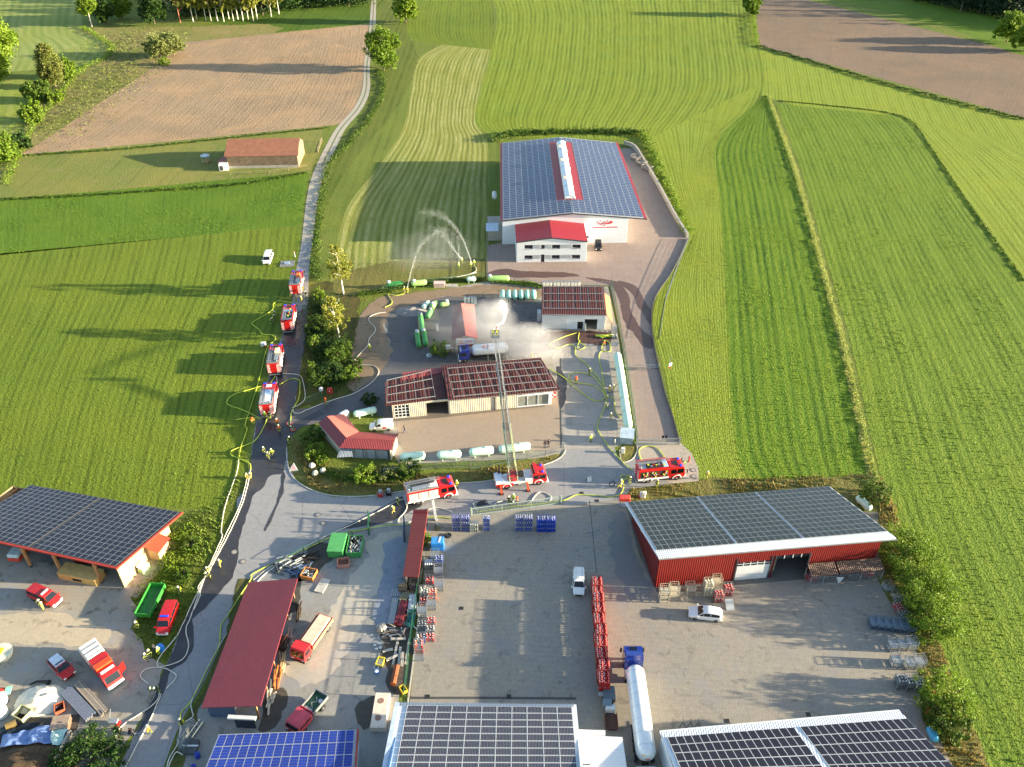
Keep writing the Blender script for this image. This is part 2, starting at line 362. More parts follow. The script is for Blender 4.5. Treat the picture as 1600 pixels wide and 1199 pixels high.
# ---------------------------------------------------------------- roads and yards
asph=paved('road_asphalt',(138,138,140),(152,150,147),crack=True,tint=(132,132,132))
trackm=paved('track_concrete',(176,168,150),(158,152,138),crack=False)
wetm=paved('wet_asphalt',(52,52,56),(64,62,64),rough=.35,crack=False,tint=(80,76,72),bmp=.1)
gravel=paved('gravel_yard',(138,138,134),(158,154,144),spots=(96,92,86),crack=False,tint=(132,138,146),bmp=.6)
gravel2=paved('dusty_yard',(160,152,136),(146,142,132),spots=(92,84,70),crack=False,tint=(138,142,146),bmp=.5,big=.03)
pavem=paved('paver_yard',(142,136,124),(158,150,136),jx=.4,jy=.8,crack=False,tint=(128,128,128),spots=(104,100,94),big=.04,rot=.06)
pave2=paved('hall_pavers',(146,128,118),(156,138,126),jx=3.,jy=4.,crack=False,rot=.05,tint=(130,112,104))
conc=paved('yard_concrete',(158,152,144),(172,164,152),jx=5.,jy=5.,crack=False,tint=(134,128,122),rot=.03)
dkgr=paved('dark_gravel',(84,82,82),(104,100,98),spots=(60,58,56),crack=False,bmp=.6)
wetp=paved('wet_paver',(96,72,64),(84,62,56),rough=.5,crack=False,bmp=.1)
brown=paved('brown_yard',(140,118,94),(126,108,86),spots=(84,70,52),crack=False,bmp=.6)
kerbm=M('kerb_stone',(170,166,158),.8)
Lr=[(581,-12),(576,55),(569,100),(566,140),(552,170),(526,200),(510,227),(493,262),(481,300),(471,380),(463,420),(455,480),(434,545),(420,590),(405,640),(395,690),(389,742),(367,815),(337,870),(315,917),(292,960),(262,1035),(235,1100),(207,1155),(180,1215),(150,1290)]
Rr=[(588,-12),(586,55),(578,100),(578,140),(566,170),(541,200),(527,227),(511,262),(499,300),(488,380),(483,420),(481,480),(474,545),(467,590),(459,640),(447,690),(460,750),(460,820),(400,893),(390,905),(365,960),(345,1010),(312,1080),(282,1130),(250,1215),(225,1290)]
def strip(name,L,Rr_,z,mat,k=5,n=160):
    A,_=resample(pxc(L,0,k),n); B,_=resample(pxc(Rr_,0,k),n); V=[];F=[]
    for a,b_ in zip(A,B): V+=[(a.x,a.y,z),(b_.x,b_.y,z)]
    F=[(2*i,2*i+1,2*i+3,2*i+2) for i in range(n-1)]
    me=bpy.data.meshes.new(name); me.from_pydata(V,[],F); me.materials.append(mat); me.update(); o=inst(name,me); o['kind']='structure'; return o
strip('road',Lr,Rr,.030,asph)
strip('farm_track',Lr[:10],Rr[:10],.036,trackm)
# grass median of the farm track
A=pxc([((a[0]+b_[0])/2,(a[1]+b_[1])/2) for a,b_ in zip(Lr[:8],Rr[:8])],0,4); b=MB()
for p,q in zip(A,A[1:]):
    d=(q-p).normalized().cross(Vector((0,0,1)))*.28; b.quad(p+d+Vector((0,0,.042)),p-d+Vector((0,0,.042)),q-d+Vector((0,0,.042)),q+d+Vector((0,0,.042)))
o=b.obj('track_median',M('median_grass',(104,108,78),.9)); o['kind']='structure'
sheet('junction',[(447,700),(447,722),(455,745),(480,765),(520,777),(570,778),(620,771),(700,758),(770,752),(830,735),(868,718),(884,703),(960,700),(968,720),(985,722),(996,690),(1061,690),(1080,708),(1090,730),(1091,752),(985,764),(975,782),(870,792),(740,806),(700,812),(632,822),(562,826),(520,834),(487,848),(455,866),(420,886),(392,906),(370,900),(370,780)],.034,asph)
sheet('gate_apron',[(996,692),(1061,692),(1080,708),(1091,731),(1092,752),(1046,757),(1000,716)],.038,paved('apron_concrete',(168,156,142),(176,164,150),crack=False))
sheet('drive',[(458,640),(483,638),(550,615),(590,588),(620,548),(640,560),(605,600),(600,640),(600,652),(560,640),(500,660),(470,668),(448,690)],.038,paved('drive_asphalt',(92,90,92),(104,100,100),crack=False,tint=(80,78,80)))
sheet('gas_yard',[(590,490),(640,462),(760,440),(846,448),(950,448),(965,520),(990,688),(958,700),(884,703),(868,716),(800,718),(700,722),(625,726),(600,690),(598,640),(620,560)],.026,gravel2)
sheet('gas_yard_back',[(600,500),(630,480),(700,462),(850,470),(850,540),(820,560),(700,575),(610,600),(612,548)],.032,dkgr,2,jag=0.6)
sheet('gas_yard_back',[(565,488),(600,462),(640,458),(760,445),(842,452),(842,466),(700,464),(630,482),(600,502),(590,580),(570,600),(555,560)],.034,brown,2,jag=0.6)
sheet('gas_yard_concrete',[(872,540),(862,560),(880,640),(880,702),(958,700),(988,686),(965,548),(940,530)],.038,conc)
sheet('gas_yard_concrete',[(868,600),(874,640),(876,700),(840,706),(640,712),(622,690),(620,660),(700,652),(850,636)],.042,paved('yard_beige',(164,146,126),(152,136,118),crack=False,tint=(140,126,112)))
sheet('hall_yard',[(762,384),(762,436),(800,438),(850,446),(952,446),(965,500),(975,560),(986,630),(995,690),(1061,690),(1048,640),(1030,580),(1020,530),(1017,490),(1025,462),(1046,430),(1062,400),(1074,374),(1055,335),(1030,288),(998,232),(965,232),(780,380)],.044,pave2)
sheet('bottle_yard',[(640,1100),(672,806),(740,806),(870,792),(975,780),(1000,870),(1026,926),(1366,896),(1400,960),(1430,1000),(1440,1120),(1470,1160),(1520,1260),(600,1260)],.040,pavem)
sheet('scrap_yard',[(392,906),(420,886),(455,866),(487,848),(520,834),(562,826),(632,822),(672,812),(668,860),(636,1000),(600,1260),(250,1260),(290,1140),(320,1080),(352,1010)],.030,gravel)
sheet('farm_yard',[(-120,860),(60,880),(200,925),(215,950),(208,985),(232,1020),(255,1040),(238,1100),(205,1150),(150,1240),(-120,1300)],.024,gravel2,jag=0.4)
sheet('farm_verge',[(345,870),(372,795),(388,745),(372,742),(340,800),(300,800),(262,838),(225,905),(205,925),(206,985),(230,1030),(262,1035),(300,950),(318,912)],.020,field('verge_grass',(82,98,32),(92,106,38),(118,118,64),2.,.5,uv=False,bs_=1.,dirt=(110,98,64)),1,jag=0.5)
sheet('roadside_strip',[(398,905),(372,905),(350,1000),(318,1080),(284,1130),(252,1215),(280,1215),(312,1108),(345,1030)],.046,field('strip_grass',(92,88,54),(80,92,38),(118,108,74),2.,.5,uv=False),1,jag=0.25)
sheet('slope_ground',[(560,500),(600,480),(640,500),(640,600),(560,620),(540,600)],.022,brown,jag=0.6)
sheet('barn_floor',[(1020,930),(1372,900),(1372,800),(980,800)],.037,paved('floor_concrete',(96,94,90),(110,106,100),crack=False))
sheet('barn_floor',[(-140,880),(215,935),(285,850),(40,800),(-140,800)],.022,gravel2)
sheet('workshop_floor',[(600,660),(870,640),(850,570),(600,600)],.036,paved('floor_dark',(110,100,88),(120,110,96),crack=False))
sheet('filling_floor',[(846,530),(950,530),(950,470),(846,470)],.036,gravel2)
sheet('island',[(455,682),(480,690),(500,706),(530,735),(620,742),(740,735),(870,710),(876,716),(850,725),(770,748),(700,754),(620,767),(570,773),(520,772),(482,760),(458,740),(450,718)],.046,dry,2,jag=0.15)
sheet('island',[(968,702),(990,692),(995,702),(990,716),(972,722)],.050,dry,2,jag=0.15)
sheet('back_verge',[(985,764),(1040,758),(1092,752),(1110,745),(1180,752),(1352,742),(1390,800),(1330,790),(1296,762),(976,786)],.022,dry,1,jag=0.5)
sheet('east_verge',[(1352,742),(1375,742),(1400,800),(1450,950),(1490,1060),(1545,1199),(1580,1290),(1500,1290),(1455,1140),(1432,1020),(1400,960),(1372,890),(1402,842),(1350,790)],.020,dry,2,jag=0.6)
sheet('east_verge',[(1198,150),(1203,150),(1246,262),(1285,400),(1324,540),(1366,742),(1354,742),(1314,540),(1276,400),(1238,262)],.018,field('pale_verge',(150,154,83),(136,140,62),(160,160,100),1.,.5,uv=False,bs_=1.),jag=0.6)
for pts in ([(452,500),(480,485),(474,545),(467,590),(459,640),(453,662),(500,640),(520,628),(525,636),(470,668),(449,692),(446,718),(441,740),(428,742),(418,748),(412,762),(396,776),(386,802),(378,832),(373,850),(372,872),(362,903),(345,925),(320,952),(302,968),(303,985),(303,1010),(290,1033),(268,1048),(258,1075),(244,1106),(221,1142),(213,1140),(236,1098),(263,1034),(293,959),(316,916),(338,869),(368,814),(390,742),(396,690),(406,640),(421,590),(436,545)],
    [(632,776),(612,785),(585,800),(560,815),(532,826),(560,824),(600,818),(630,806),(650,796),(660,786)],
    [(441,738),(437,770),(426,800),(414,826),(417,827),(430,800),(441,772),(446,745)],
    [(764,426),(790,420),(815,424),(880,426),(905,432),(860,434),(800,434),(764,432)],
    [(915,434),(945,437),(965,441),(972,447),(978,455),(985,470),(984,480),(990,495),(1003,515),(1020,530),(1018,545),(1004,540),(990,520),(980,512),(972,490),(968,470),(961,455),(955,447),(930,440)],[(966,439),(984,443),(998,452),(1006,470),(1015,482),(1019,492),(1018,508),(1010,500),(1001,485),(995,478),(990,462),(980,452),(968,446)],
    
    [(870,572),(884,590),(884,620),(876,640),(872,610)],[(855,520),(950,520),(948,540),(900,536),(862,548),(840,548)]):
    wz=globals().get('wz',.050)+.0015
    sheet('wet_patch',pts,wz,wetp if pts[0] in ((764,426),(915,434),(966,439),(855,520)) else wetm,3,jag=.22)
sheet('dust_track',[(588,838),(628,830),(616,872),(585,930),(560,985),(520,1050),(470,1075),(455,1040),(495,985),(530,930),(565,880)],.0335,paved('pale_dust',(186,178,160),(170,162,148),crack=False,tint=(156,154,150),bmp=.4),3,jag=.9)
sheet('dust_track',[(30,960),(120,965),(175,985),(150,1010),(60,1005),(-60,1000),(-60,955)],.0275,_pd if False else paved('pale_farm_dust',(190,174,146),(172,160,140),crack=False,spots=(110,100,80)),3,jag=.8)
sheet('wet_zone',[(985,850),(1020,930),(985,935),(960,880),(950,820),(975,800)],.0425,paved('paver_dark',(118,118,118),(132,130,126),crack=False),3,jag=.8)  # dark wet zone on the pavers left of the red barn
sl_=paved('dark_soil',(70,64,56),(92,86,76),spots=(44,38,32),crack=False,bmp=.8)
for pts in ([(452,872),(475,862),(500,850),(520,852),(524,870),(500,890),(480,905),(452,900)],[(596,985),(630,975),(648,985),(640,1050),(630,1085),(612,1078),(600,1030)],[(560,1098),(590,1088),(600,1110),(575,1140),(560,1130)],[(440,925),(466,905),(470,935),(452,960)],[(412,1100),(440,1070),(452,1090),(430,1135),(405,1140)],[(0,1140),(60,1120),(120,1120),(110,1150),(0,1165)],[(636,905),(655,905),(650,960),(632,975)]): sheet('soil_patch',pts,.0365,sl_,3,jag=.6)
sheet('soil_patch',[(600,850),(632,845),(628,920),(600,980),(585,960),(598,900)],.0365,paved('blue_gravel',(124,134,148),(146,152,160),spots=(84,90,98),crack=False,bmp=.6),3,jag=.6)
# kerbs: real steps
def ribbon(name,pts,w_,h,mat,k=4,z=0.,kind='structure'):
    P=pxc(pts,0,k); b=MB()
    for p,q in zip(P,P[1:]):
        q2=q+(q-p).normalized()*.02; b.bar(p+Vector((0,0,z+h/2)),q2+Vector((0,0,z+h/2)),w_,h)
    o=b.obj(name,mat); 
    if kind: o['kind']=kind
    return o
ribbon('kerb',[(448,700),(449,722),(457,745),(482,764),(520,775),(570,776),(620,770),(700,757),(770,751),(850,727),(876,715),(884,703)],.16,.14,kerbm)
ribbon('kerb',[(968,704),(972,722),(988,718),(996,703),(993,692)],.16,.14,kerbm)
ribbon('kerb',[(647,820),(600,824),(562,828),(520,836),(487,850),(455,868),(420,888),(396,907)],.16,.12,kerbm)
ribbon('kerb',[(667,905),(655,960),(645,1040),(637,1100)],.2,.12,kerbm)
ribbon('drain_channel',[(876,560),(876,640),(877,700)],.25,.06,M('drain_metal',(70,68,66),.6),1)
ribbon('drain_channel',[(640,1091),(760,1091),(900,1092)],.35,.05,M('drain_metal',(70,68,66),.6),1)
ribbon('drain_channel',[(921,783),(932,895)],.12,.05,M('drain_metal',(70,68,66),.6),1)
# manholes and gullies
mh=MB(); mh.lathe([(0,.5),(.03,.5),(.03,.36),(.02,.36)],16,0); mh.lathe([(0,.36),(.035,.34)],16,1)
mhm=mh.mesh('manhole_cover',[M('manhole_ring',(96,94,92),.7),M('manhole_lid',(150,144,136),.7)])
for x,y,l in ((497,805,'round manhole cover in the sunlit part of the junction'),(505,818,'dark ringed manhole cover just south of another in the junction'),(380,878,'manhole cover in the dry part of the road beside the open barn'),(366,863,'manhole cover inside the wet stain on the road'),(1083,735,'concrete manhole lid at the bonnet of the engine by the gate'),(1084,745,'ringed manhole cover nearest the red barn')):
    tag(inst('manhole_cover',mhm,None,G(x,y)+Vector((0,0,.056))),l,'manhole cover','manhole covers in the roads')
gm=MB().box(-.3,.3,-.3,.3,0,.02,0).mesh('floor_drain',M('gully_iron',(34,32,30),.6))
for x,y,l in ((721,951,'square floor drain in the paved bottle yard'),(795,1089,'floor drain in the middle of the channel by the white solar roof'),(668,1089,'floor drain at the left end of the channel by the white solar roof'),(1136,1127,'left floor drain beside the corner solar roof'),(1263,1117,'right floor drain beside the corner solar roof'),(909,771,'small square drain on the road under the yellow hose'),(933,783,'small dark drain beside the end of the long slide gate')):
    tag(inst('floor_drain',gm,None,G(x,y)+Vector((0,0,.05))),l,'drain','square floor drains')
# loose gravel and grass clumps
def inpoly(x,y,P):
    c=False; j=len(P)-1
    for i in range(len(P)):
        if (P[i][1]>y)!=(P[j][1]>y) and x<(P[j][0]-P[i][0])*(y-P[i][1])/(P[j][1]-P[i][1])+P[i][0]: c=not c
        j=i
    return c
def tufts(name,label,cat,polys,dens,h,mat,wd=.5,seed=1,z=0.):
    r=random.Random(seed); b=MB()
    for pts in polys:
        P=[(p.x,p.y) for p in pxc(pts)]; x0,x1=min(p[0] for p in P),max(p[0] for p in P); y0,y1=min(p[1] for p in P),max(p[1] for p in P)
        for _ in range(int((x1-x0)*(y1-y0)*dens)):
            x,y=r.uniform(x0,x1),r.uniform(y0,y1)
            if not inpoly(x,y,P): continue
            n=noise.noise(Vector((x*.15,y*.15,seed)))
            if n<-.25: continue
            hh=h*r.uniform(.5,1.3)*(1+n)
            for k in range(4):
                a=r.uniform(0,6.28); l=hh*.45; w2=hh*wd*.35; ca,sa=math.cos(a),math.sin(a)
                bx,by=x+ca*hh*.2,y+sa*hh*.2
                b.v+=[(bx-sa*w2,by+ca*w2,z),(bx+sa*w2,by-ca*w2,z),(bx+ca*l,by+sa*l,z+hh)]
                m=len(b.v); b.f.append((m-3,m-2,m-1)); b.mi.append(0); b.sm.append(False)
    o=b.obj(name,mat,fix=False); tag(o,label,cat,None,'stuff'); return o
def leafmat(name,c1,c2,tr=.35):
    m,nt,bs=base_mat(name); P=geo_pos(nt); f=noi(nt,P,.5,3); f2=noi(nt,P,4,1)
    col=mixc(nt,ramp(nt,f,.35,.65),C(*c1),C(*c2)); col=mixc(nt,ramp(nt,f2,.3,.7,.35,0),col,tuple(v*.3 for v in C(*c1)))
    t=nt.nodes.new('ShaderNodeBsdfTranslucent'); nt.links.new(col,t.inputs[0]); nt.links.new(col,bs.inputs['Base Color']); bs.inputs['Roughness'].default_value=.6; bs.inputs['Specular IOR Level'].default_value=.25
    mx=nt.nodes.new('ShaderNodeMixShader'); mx.inputs[0].default_value=tr; nt.links.new(bs.outputs[0],mx.inputs[1]); nt.links.new(t.outputs[0],mx.inputs[2]); nt.links.new(mx.outputs[0],nt.nodes['Material Output'].inputs[0]); return m
gd=leafmat('green_grass',(104,130,44),(124,144,58)); gdry=leafmat('straw_grass',(150,132,80),(126,122,62))
# ---------------------------------------------------------------- building helpers
class Bld:
    def __init__(s,name,label,cat,fl,fr,group=None):
        a,b=G(*fl),G(*fr); s.o=Vector((a.x,a.y,0)); d=b-a; s.rz=math.atan2(d.y,d.x); s.W=math.hypot(d.x,d.y)
        s.root=thing(name,label,cat,s.o,s.rz,group); s.inv=Matrix.Rotation(-s.rz,3,'Z')
    def L(s,px,py,z=0.): return s.inv@(G(px,py,z)-s.o)
    def wall(s,a,b,za,zb,mat,op=(),t=.2,z0=0.,name='wall',label=None):
        a=Vector((a[0],a[1],0)); b=Vector((b[0],b[1],0)); d=b-a; Ln=d.length; d.normalize(); n=Vector((-d.y,d.x,0))*t/2
        br=sorted({0.,Ln}|{o[0] for o in op}|{o[1] for o in op}); m=MB()
        def top(u): return za+(zb-za)*u/Ln
        def seg(u0,u1,l,h0,h1):
            P=[a+d*u0,a+d*u1]; V=[]
            for q in (P[0]-n,P[1]-n,P[1]+n,P[0]+n): V.append((q.x,q.y,l))
            for q,h in ((P[0]-n,h0),(P[1]-n,h1),(P[1]+n,h1),(P[0]+n,h0)): V.append((q.x,q.y,h))
            m.add(V,[(0,3,2,1),(4,5,6,7),(0,1,5,4),(1,2,6,5),(2,3,7,6),(3,0,4,7)])
        for u0,u1 in zip(br,br[1:]):
            if u1-u0<1e-4: continue
            oo=sorted([o for o in op if o[0]<=u0+1e-4 and o[1]>=u1-1e-4],key=lambda o:o[2]); l=z0
            for o in oo:
                if o[2]>l+.01: seg(u0,u1,l,o[2],o[2])
                l=o[3]
            if l<min(top(u0),top(u1)): seg(u0,u1,l,top(u0),top(u1))
        return m.obj(name,mat,s.root,label)
    def wbox(s,a,b,u0,u1,z0,z1,off,t,mat,name,label=None,parent=None):
        """a box lying on the wall line a-b, off metres outside it"""
        a=Vector((a[0],a[1],0)); b=Vector((b[0],b[1],0)); d=(b-a).normalized(); n=Vector((d.y,-d.x,0)); m=MB()
        P=[a+d*u0+n*off,a+d*u1+n*off]; Q=[p+n*t for p in P]
        V=[(p.x,p.y,z) for z in (z0,z1) for p in (P[0],P[1],Q[1],Q[0])]
        m.add(V,[(0,3,2,1),(4,5,6,7),(0,1,5,4),(1,2,6,5),(2,3,7,6),(3,0,4,7)])
        return m.obj(name,mat,parent or s.root,label)
def bil(a,b,c,d,u,v): return (a*(1-u)+b*u)*(1-v)+(d*(1-u)+c*u)*v
def panel_mat(name,rgb,cell=0,dots=False,rough=.14,spec=.5,var=.12):
    m,nt,bs=base_mat(name); c=C(*rgb); uvn=nt.nodes.new('ShaderNodeUVMap').outputs[0]
    oi=nt.nodes.new('ShaderNodeObjectInfo'); col=mixc(nt,oi.outputs['Random'],tuple(x*(1-var) for x in c),tuple(x*(1+var) for x in c))
    if cell:
        mp=nt.nodes.new('ShaderNodeMapping'); mp.inputs['Scale'].default_value=(cell[0],cell[1],1); nt.links.new(uvn,mp.inputs[0])
        fr=nt.nodes.new('ShaderNodeVectorMath'); fr.operation='FRACTION'; nt.links.new(mp.outputs[0],fr.inputs[0])
        su=nt.nodes.new('ShaderNodeVectorMath'); su.operation='SUBTRACT'; nt.links.new(fr.outputs[0],su.inputs[0]); su.inputs[1].default_value=(.5,.5,0)
        ab=nt.nodes.new('ShaderNodeVectorMath'); ab.operation='ABSOLUTE'; nt.links.new(su.outputs[0],ab.inputs[0])
        sp=nt.nodes.new('ShaderNodeSeparateXYZ'); nt.links.new(ab.outputs[0],sp.inputs[0])
        if dots: f=ramp(nt,mth(nt,'ADD',sp.outputs[0],sp.outputs[1]),.74,.84)
        else: f=ramp(nt,mth(nt,'MAXIMUM',sp.outputs[0],sp.outputs[1]),.45,.49,0,.3)
        col=mixc(nt,f,col,C(190,196,206))
    nt.links.new(col,bs.inputs['Base Color']); bs.inputs['Roughness'].default_value=rough; bs.inputs['Specular IOR Level'].default_value=spec
    g=geo_pos(nt); bump(nt,bs,noi(nt,g,.6,2),.02,.05); return m
framem=M('panel_frame',(196,198,200),.35,.6,.05)
def panels(parent,a,b,c,d,nc,nr,mat,gap=.035,fr=.05,lift=.12,limit=300,skip=(),gaps=(),key=None,stuff=False,fmat=None,lines=True):
    """a,b = front left/right, c,d = back right/left, parent-local. gaps: column indices followed by a walkway"""
    a,b,c,d=[Vector(p) for p in (a,b,c,d)]; n=(b-a).cross(d-a).normalized(); n=n if n.z>0 else -n
    W=(b-a).length; gw=.35/W; us=[]; tot=1-gw*len(gaps); u=0
    for i in range(nc):
        us.append((u,u+tot/nc)); u+=tot/nc
        if i in gaps: u+=gw
    cells=[(i,j) for i in range(nc) for j in range(nr) if (i,j) not in skip]
    if key: cells.sort(key=key)
    rest=MB(); ruv=[]
    mats=[mat,fmat or framem]
    for idx,(i,j) in enumerate(cells):
        u0,u1=us[i]; v0,v1=j/nr,(j+1)/nr; lw=((b-a).length*(u1-u0)); lh=((d-a).length)*(v1-v0)
        gu=gap/2/lw*(u1-u0); gv=gap/2/lh*(v1-v0)
        q=[bil(a,b,c,d,x,y)+n*lift for x,y in ((u0+gu,v0+gv),(u1-gu,v0+gv),(u1-gu,v1-gv),(u0+gu,v1-gv))]
        ctr=sum(q,Vector())/4; q=[p-ctr for p in q]
        fu=min(.3,fr/lw)*(u1-u0); fv=min(.3,fr/lh)*(v1-v0)
        inn=[bil(a,b,c,d,x,y)+n*(lift-.008)-ctr for x,y in ((u0+gu+fu,v0+gv+fv),(u1-gu-fu,v0+gv+fv),(u1-gu-fu,v1-gv-fv),(u0+gu+fu,v1-gv-fv))]
        V=q+[p-n*.04 for p in q]+inn; F=[(8,9,10,11),(0,1,9,8),(1,2,10,9),(2,3,11,10),(3,0,8,11),(0,4,5,1),(1,5,6,2),(2,6,7,3),(3,7,4,0)]; MI=[0]+[1]*8
        if idx<limit and not stuff:
            me=bpy.data.meshes.new('solar_panel'); me.from_pydata([tuple(p) for p in V],[],F)
            for m in mats: me.materials.append(m)
            me.polygons.foreach_set('material_index',MI); uv=me.uv_layers.new(name='UVMap')
            for k,t in enumerate(((0,0),(1,0),(1,1),(0,1))): uv.data[k].uv=t
            me.update(); inst('solar_panel',me,parent,ctr)
        else:
            k=len(rest.v); rest.v+=[tuple(p+ctr) for p in V]; rest.f+=[tuple(x+k for x in f) for f in F]; rest.mi+=MI; rest.sm+=[False]*9
    if rest.v:
        me=bpy.data.meshes.new('solar_panel_rows'); me.from_pydata(rest.v,[],rest.f)
        for m in mats: me.materials.append(m)
        me.polygons.foreach_set('material_index',rest.mi); uv=me.uv_layers.new(name='UVMap')
        for f in range(0,len(rest.f),9):
            ls=me.polygons[f].loop_start
            for k,t in enumerate(((0,0),(1,0),(1,1),(0,1))): uv.data[ls+k].uv=t
        me.update(); o=inst('solar_panel_rows',me,parent); o['kind']='stuff'
def grow(q,e):
    c=sum(q,Vector())/len(q); return [p+(p-c).normalized()*e for p in q]
pvg=panel_mat('pv_dark_green',(44,50,48),rough=.22,spec=.35); pvk=panel_mat('pv_black',(30,33,44)); pvb=panel_mat('pv_blue',(22,48,132),(6,4),rough=.3); pvm=panel_mat('pv_mono',(34,36,50),(10,6),True,.3); pvn=panel_mat('pv_night',(40,38,44)); pvh=panel_mat('pv_hall',(44,56,88),rough=.22)
whitem=M('white_render',(204,208,212),.8,var=.04); wmetal=corr('white_sheet',(200,206,212),0,.3,.03,.4,.05,dk=.8); wmetaly=corr('white_sheet_y',(200,206,212),1,.3,.03,.4,.05,dk=.8)
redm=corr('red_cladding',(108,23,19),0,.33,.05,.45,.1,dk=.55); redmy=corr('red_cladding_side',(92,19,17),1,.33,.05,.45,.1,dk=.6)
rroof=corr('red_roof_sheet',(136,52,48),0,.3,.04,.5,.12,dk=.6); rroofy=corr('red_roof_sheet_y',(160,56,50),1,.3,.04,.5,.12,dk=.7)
pinkroof=corr('pink_roof_sheet',(196,104,88),0,.3,.03,.5,.1,dk=.8); droof=corr('wine_red_roof',(122,42,54),0,.25,.03,.55,.08,dk=.8); hroof=corr('hall_red_roof',(136,32,42),0,.3,.03,.45,.06,dk=.8); sroof=corr('shelter_red_roof',(160,58,46),1,.3,.03,.5,.08,dk=.8)
tiler=corr('clay_tile',(124,80,60),0,.28,.05,.85,.2,dk=.75); dark=M('dark_interior',(28,26,24),.9); darkg=M('anthracite',(52,54,58),.5); steel=M('galvanised_steel',(168,172,172),.4,.7,.1); steelp=M('grey_paint',(140,146,150),.5)
glass=M('window_glass',(28,36,44),.08,0,.2); wood=corr('larch_boards',(196,164,120),1,.2,.02,.8,.2,dk=.7); woodx=corr('larch_boards_x',(196,164,120),0,.2,.02,.8,.2,dk=.7); oldwood=corr('weathered_boards',(100,86,70),0,.35,.05,.9,.3,dk=.35); beam=M('timber_beam',(168,122,78),.8)
beigem=corr('beige_sheet',(186,178,158),0,.35,.04,.6,.08,dk=.75); doorw=M('door_white',(196,200,200),.5,var=.06); woodbox=M('chipboard',(200,160,92),.8)
concm=M('concrete_block',(156,150,140),.85)
# ---------------------------------------------------------------- red metal barn with the green-black solar roof
B=Bld('red_barn','long red ribbed metal barn under a solar roof, right of the bottle yard','barn',(1029,872,7),(1401,841,7))
fl,fr,brr,bl=B.L(1029,872,7),B.L(1401,841,7),B.L(1296,760,3),B.L(976,785,3)
q=[fl,fr,brr,bl]; MB().slab(*q,.18).obj('roof',wmetal,B.root)
gw=2.0/((bl-fl).length); pa,pb,pc,pd=bil(*q,.012,gw*.9),bil(*q,.995,gw*.9),bil(*q,.993,.99),bil(*q,.012,.99)
panels(B.root,pa,pb,pc,pd,35,11,pvg,gaps=(11,21),key=lambda t:(t[1],t[0]),gap=.025,fr=.02)
MB().bar(fl+Vector((0,-.12,-.2)),fr+Vector((0,-.12,-.2)),.16,.16).obj('gutter',steel,B.root)
A0=B.L(1026,926); Wd=fr.x-1.9; dz=(7-3)/(bl.y-fl.y); D=bl.y-1.2; ox=.35; oy=.5
w0,w1,w2,w3=(ox,oy),(Wd,oy),(Wd-1.2,D),(ox-.4,D)
def rh(p): return 7+(p[1]-fl.y)*(3-7)/(bl.y-fl.y)-.3
ga=(B.L(1144,905).x-ox,B.L(1197,900).x-ox); gb=(B.L(1203,900).x-ox,B.L(1256,897).x-ox)
B.wall(w0,w1,rh(w0),rh(w1),redm,[(ga[0],ga[1],0,4.),(gb[0],gb[1],0,4.8)])
B.wall(w1,w2,rh(w1),rh(w2),redmy); B.wall(w2,w3,rh(w2),rh(w3),redm); B.wall(w3,w0,rh(w3),rh(w0),redmy)
sd=B.wbox(w0,w1,ga[0],ga[1],0,3.1,-.02,.06,doorw,'roller_door','grey white sectional door with a band of windows')
wb=B.wbox(w0,w1,ga[0],ga[1],3.1,4.,-.03,.05,glass,'door_window')
for k in range(6):
    u=ga[0]+(ga[1]-ga[0])*k/5; B.wbox(w0,w1,u-.06,u+.06,3.1,4.,.025,.04,doorw,'mullion',parent=wb)
B.wbox(w0,w1,ga[0],ga[1],3.5,3.6,.025,.03,doorw,'mullion',parent=wb)
wb=B.wbox(w0,w1,gb[0],gb[1],4.0,4.8,-.1,.06,glass,'open_door_panel','raised end of the open sectional door')
for k in range(5):
    u=gb[0]+(gb[1]-gb[0])*k/4; B.wbox(w0,w1,u-.06,u+.06,4.,4.8,-.03,.05,doorw,'mullion',parent=wb)
for g_ in (ga,gb):
    for u in g_: B.wbox(w0,w1,u-.12,u+.12,0,4.9,.1,.06,darkg,'door_frame')
MB().box(ox+gb[0]-3,ox+gb[1]+2,oy+7,oy+7.2,0,4.2).obj('inner_wall',dark,B.root)
MB().box(ox-.02,ox-.12,oy+1.5,oy+2.6,0,2.1).obj('side_door',doorw,B.root)
MB().box(ox-.4,ox-.5,oy+8,oy+9,3.1,4.3).obj('vent_grille',steel,B.root)
brownr=corr('brown_lean_roof',(92,70,56),0,.3,.04,.6,.1)
for (xa,xb,la) in ((1258,1298,'left'),(1304,1372,'right')):
    x0=B.L(xa,905).x; x1=B.L(xb,898).x
    S=Bld('lean_to_shelter','%s low brown-roofed cage shelter against the red barn'%('short' if la=='left' else 'longer'),'shelter',(xa,912,0),(xb,907,0),'brown cage shelters')
    S.root.location=B.root.matrix_basis@Vector((x0,oy-2.3,0)); S.root.rotation_euler.z=B.rz
    w_=x1-x0
    MB().slab((0,0,2.1),(w_,0,2.1),(w_,2.0,2.7),(0,2.0,2.7),.06).obj('roof',brownr,S.root)
    for x in (0.08,w_/2,w_-.08):
        for y in (.1,1.9): MB().box(x-.04,x+.04,y-.04,y+.04,0,2.05).obj('post',steelp,S.root)
    m=MB()
    for k in range(int(w_/.22)): m.bar((k*.22,.1,.1),(k*.22,.1,1.7),.025)
    m.bar((0,.1,.15),(w_,.1,.15),.05); m.bar((0,.1,1.7),(w_,.1,1.7),.05); m.obj('mesh_front',steelp,S.root)
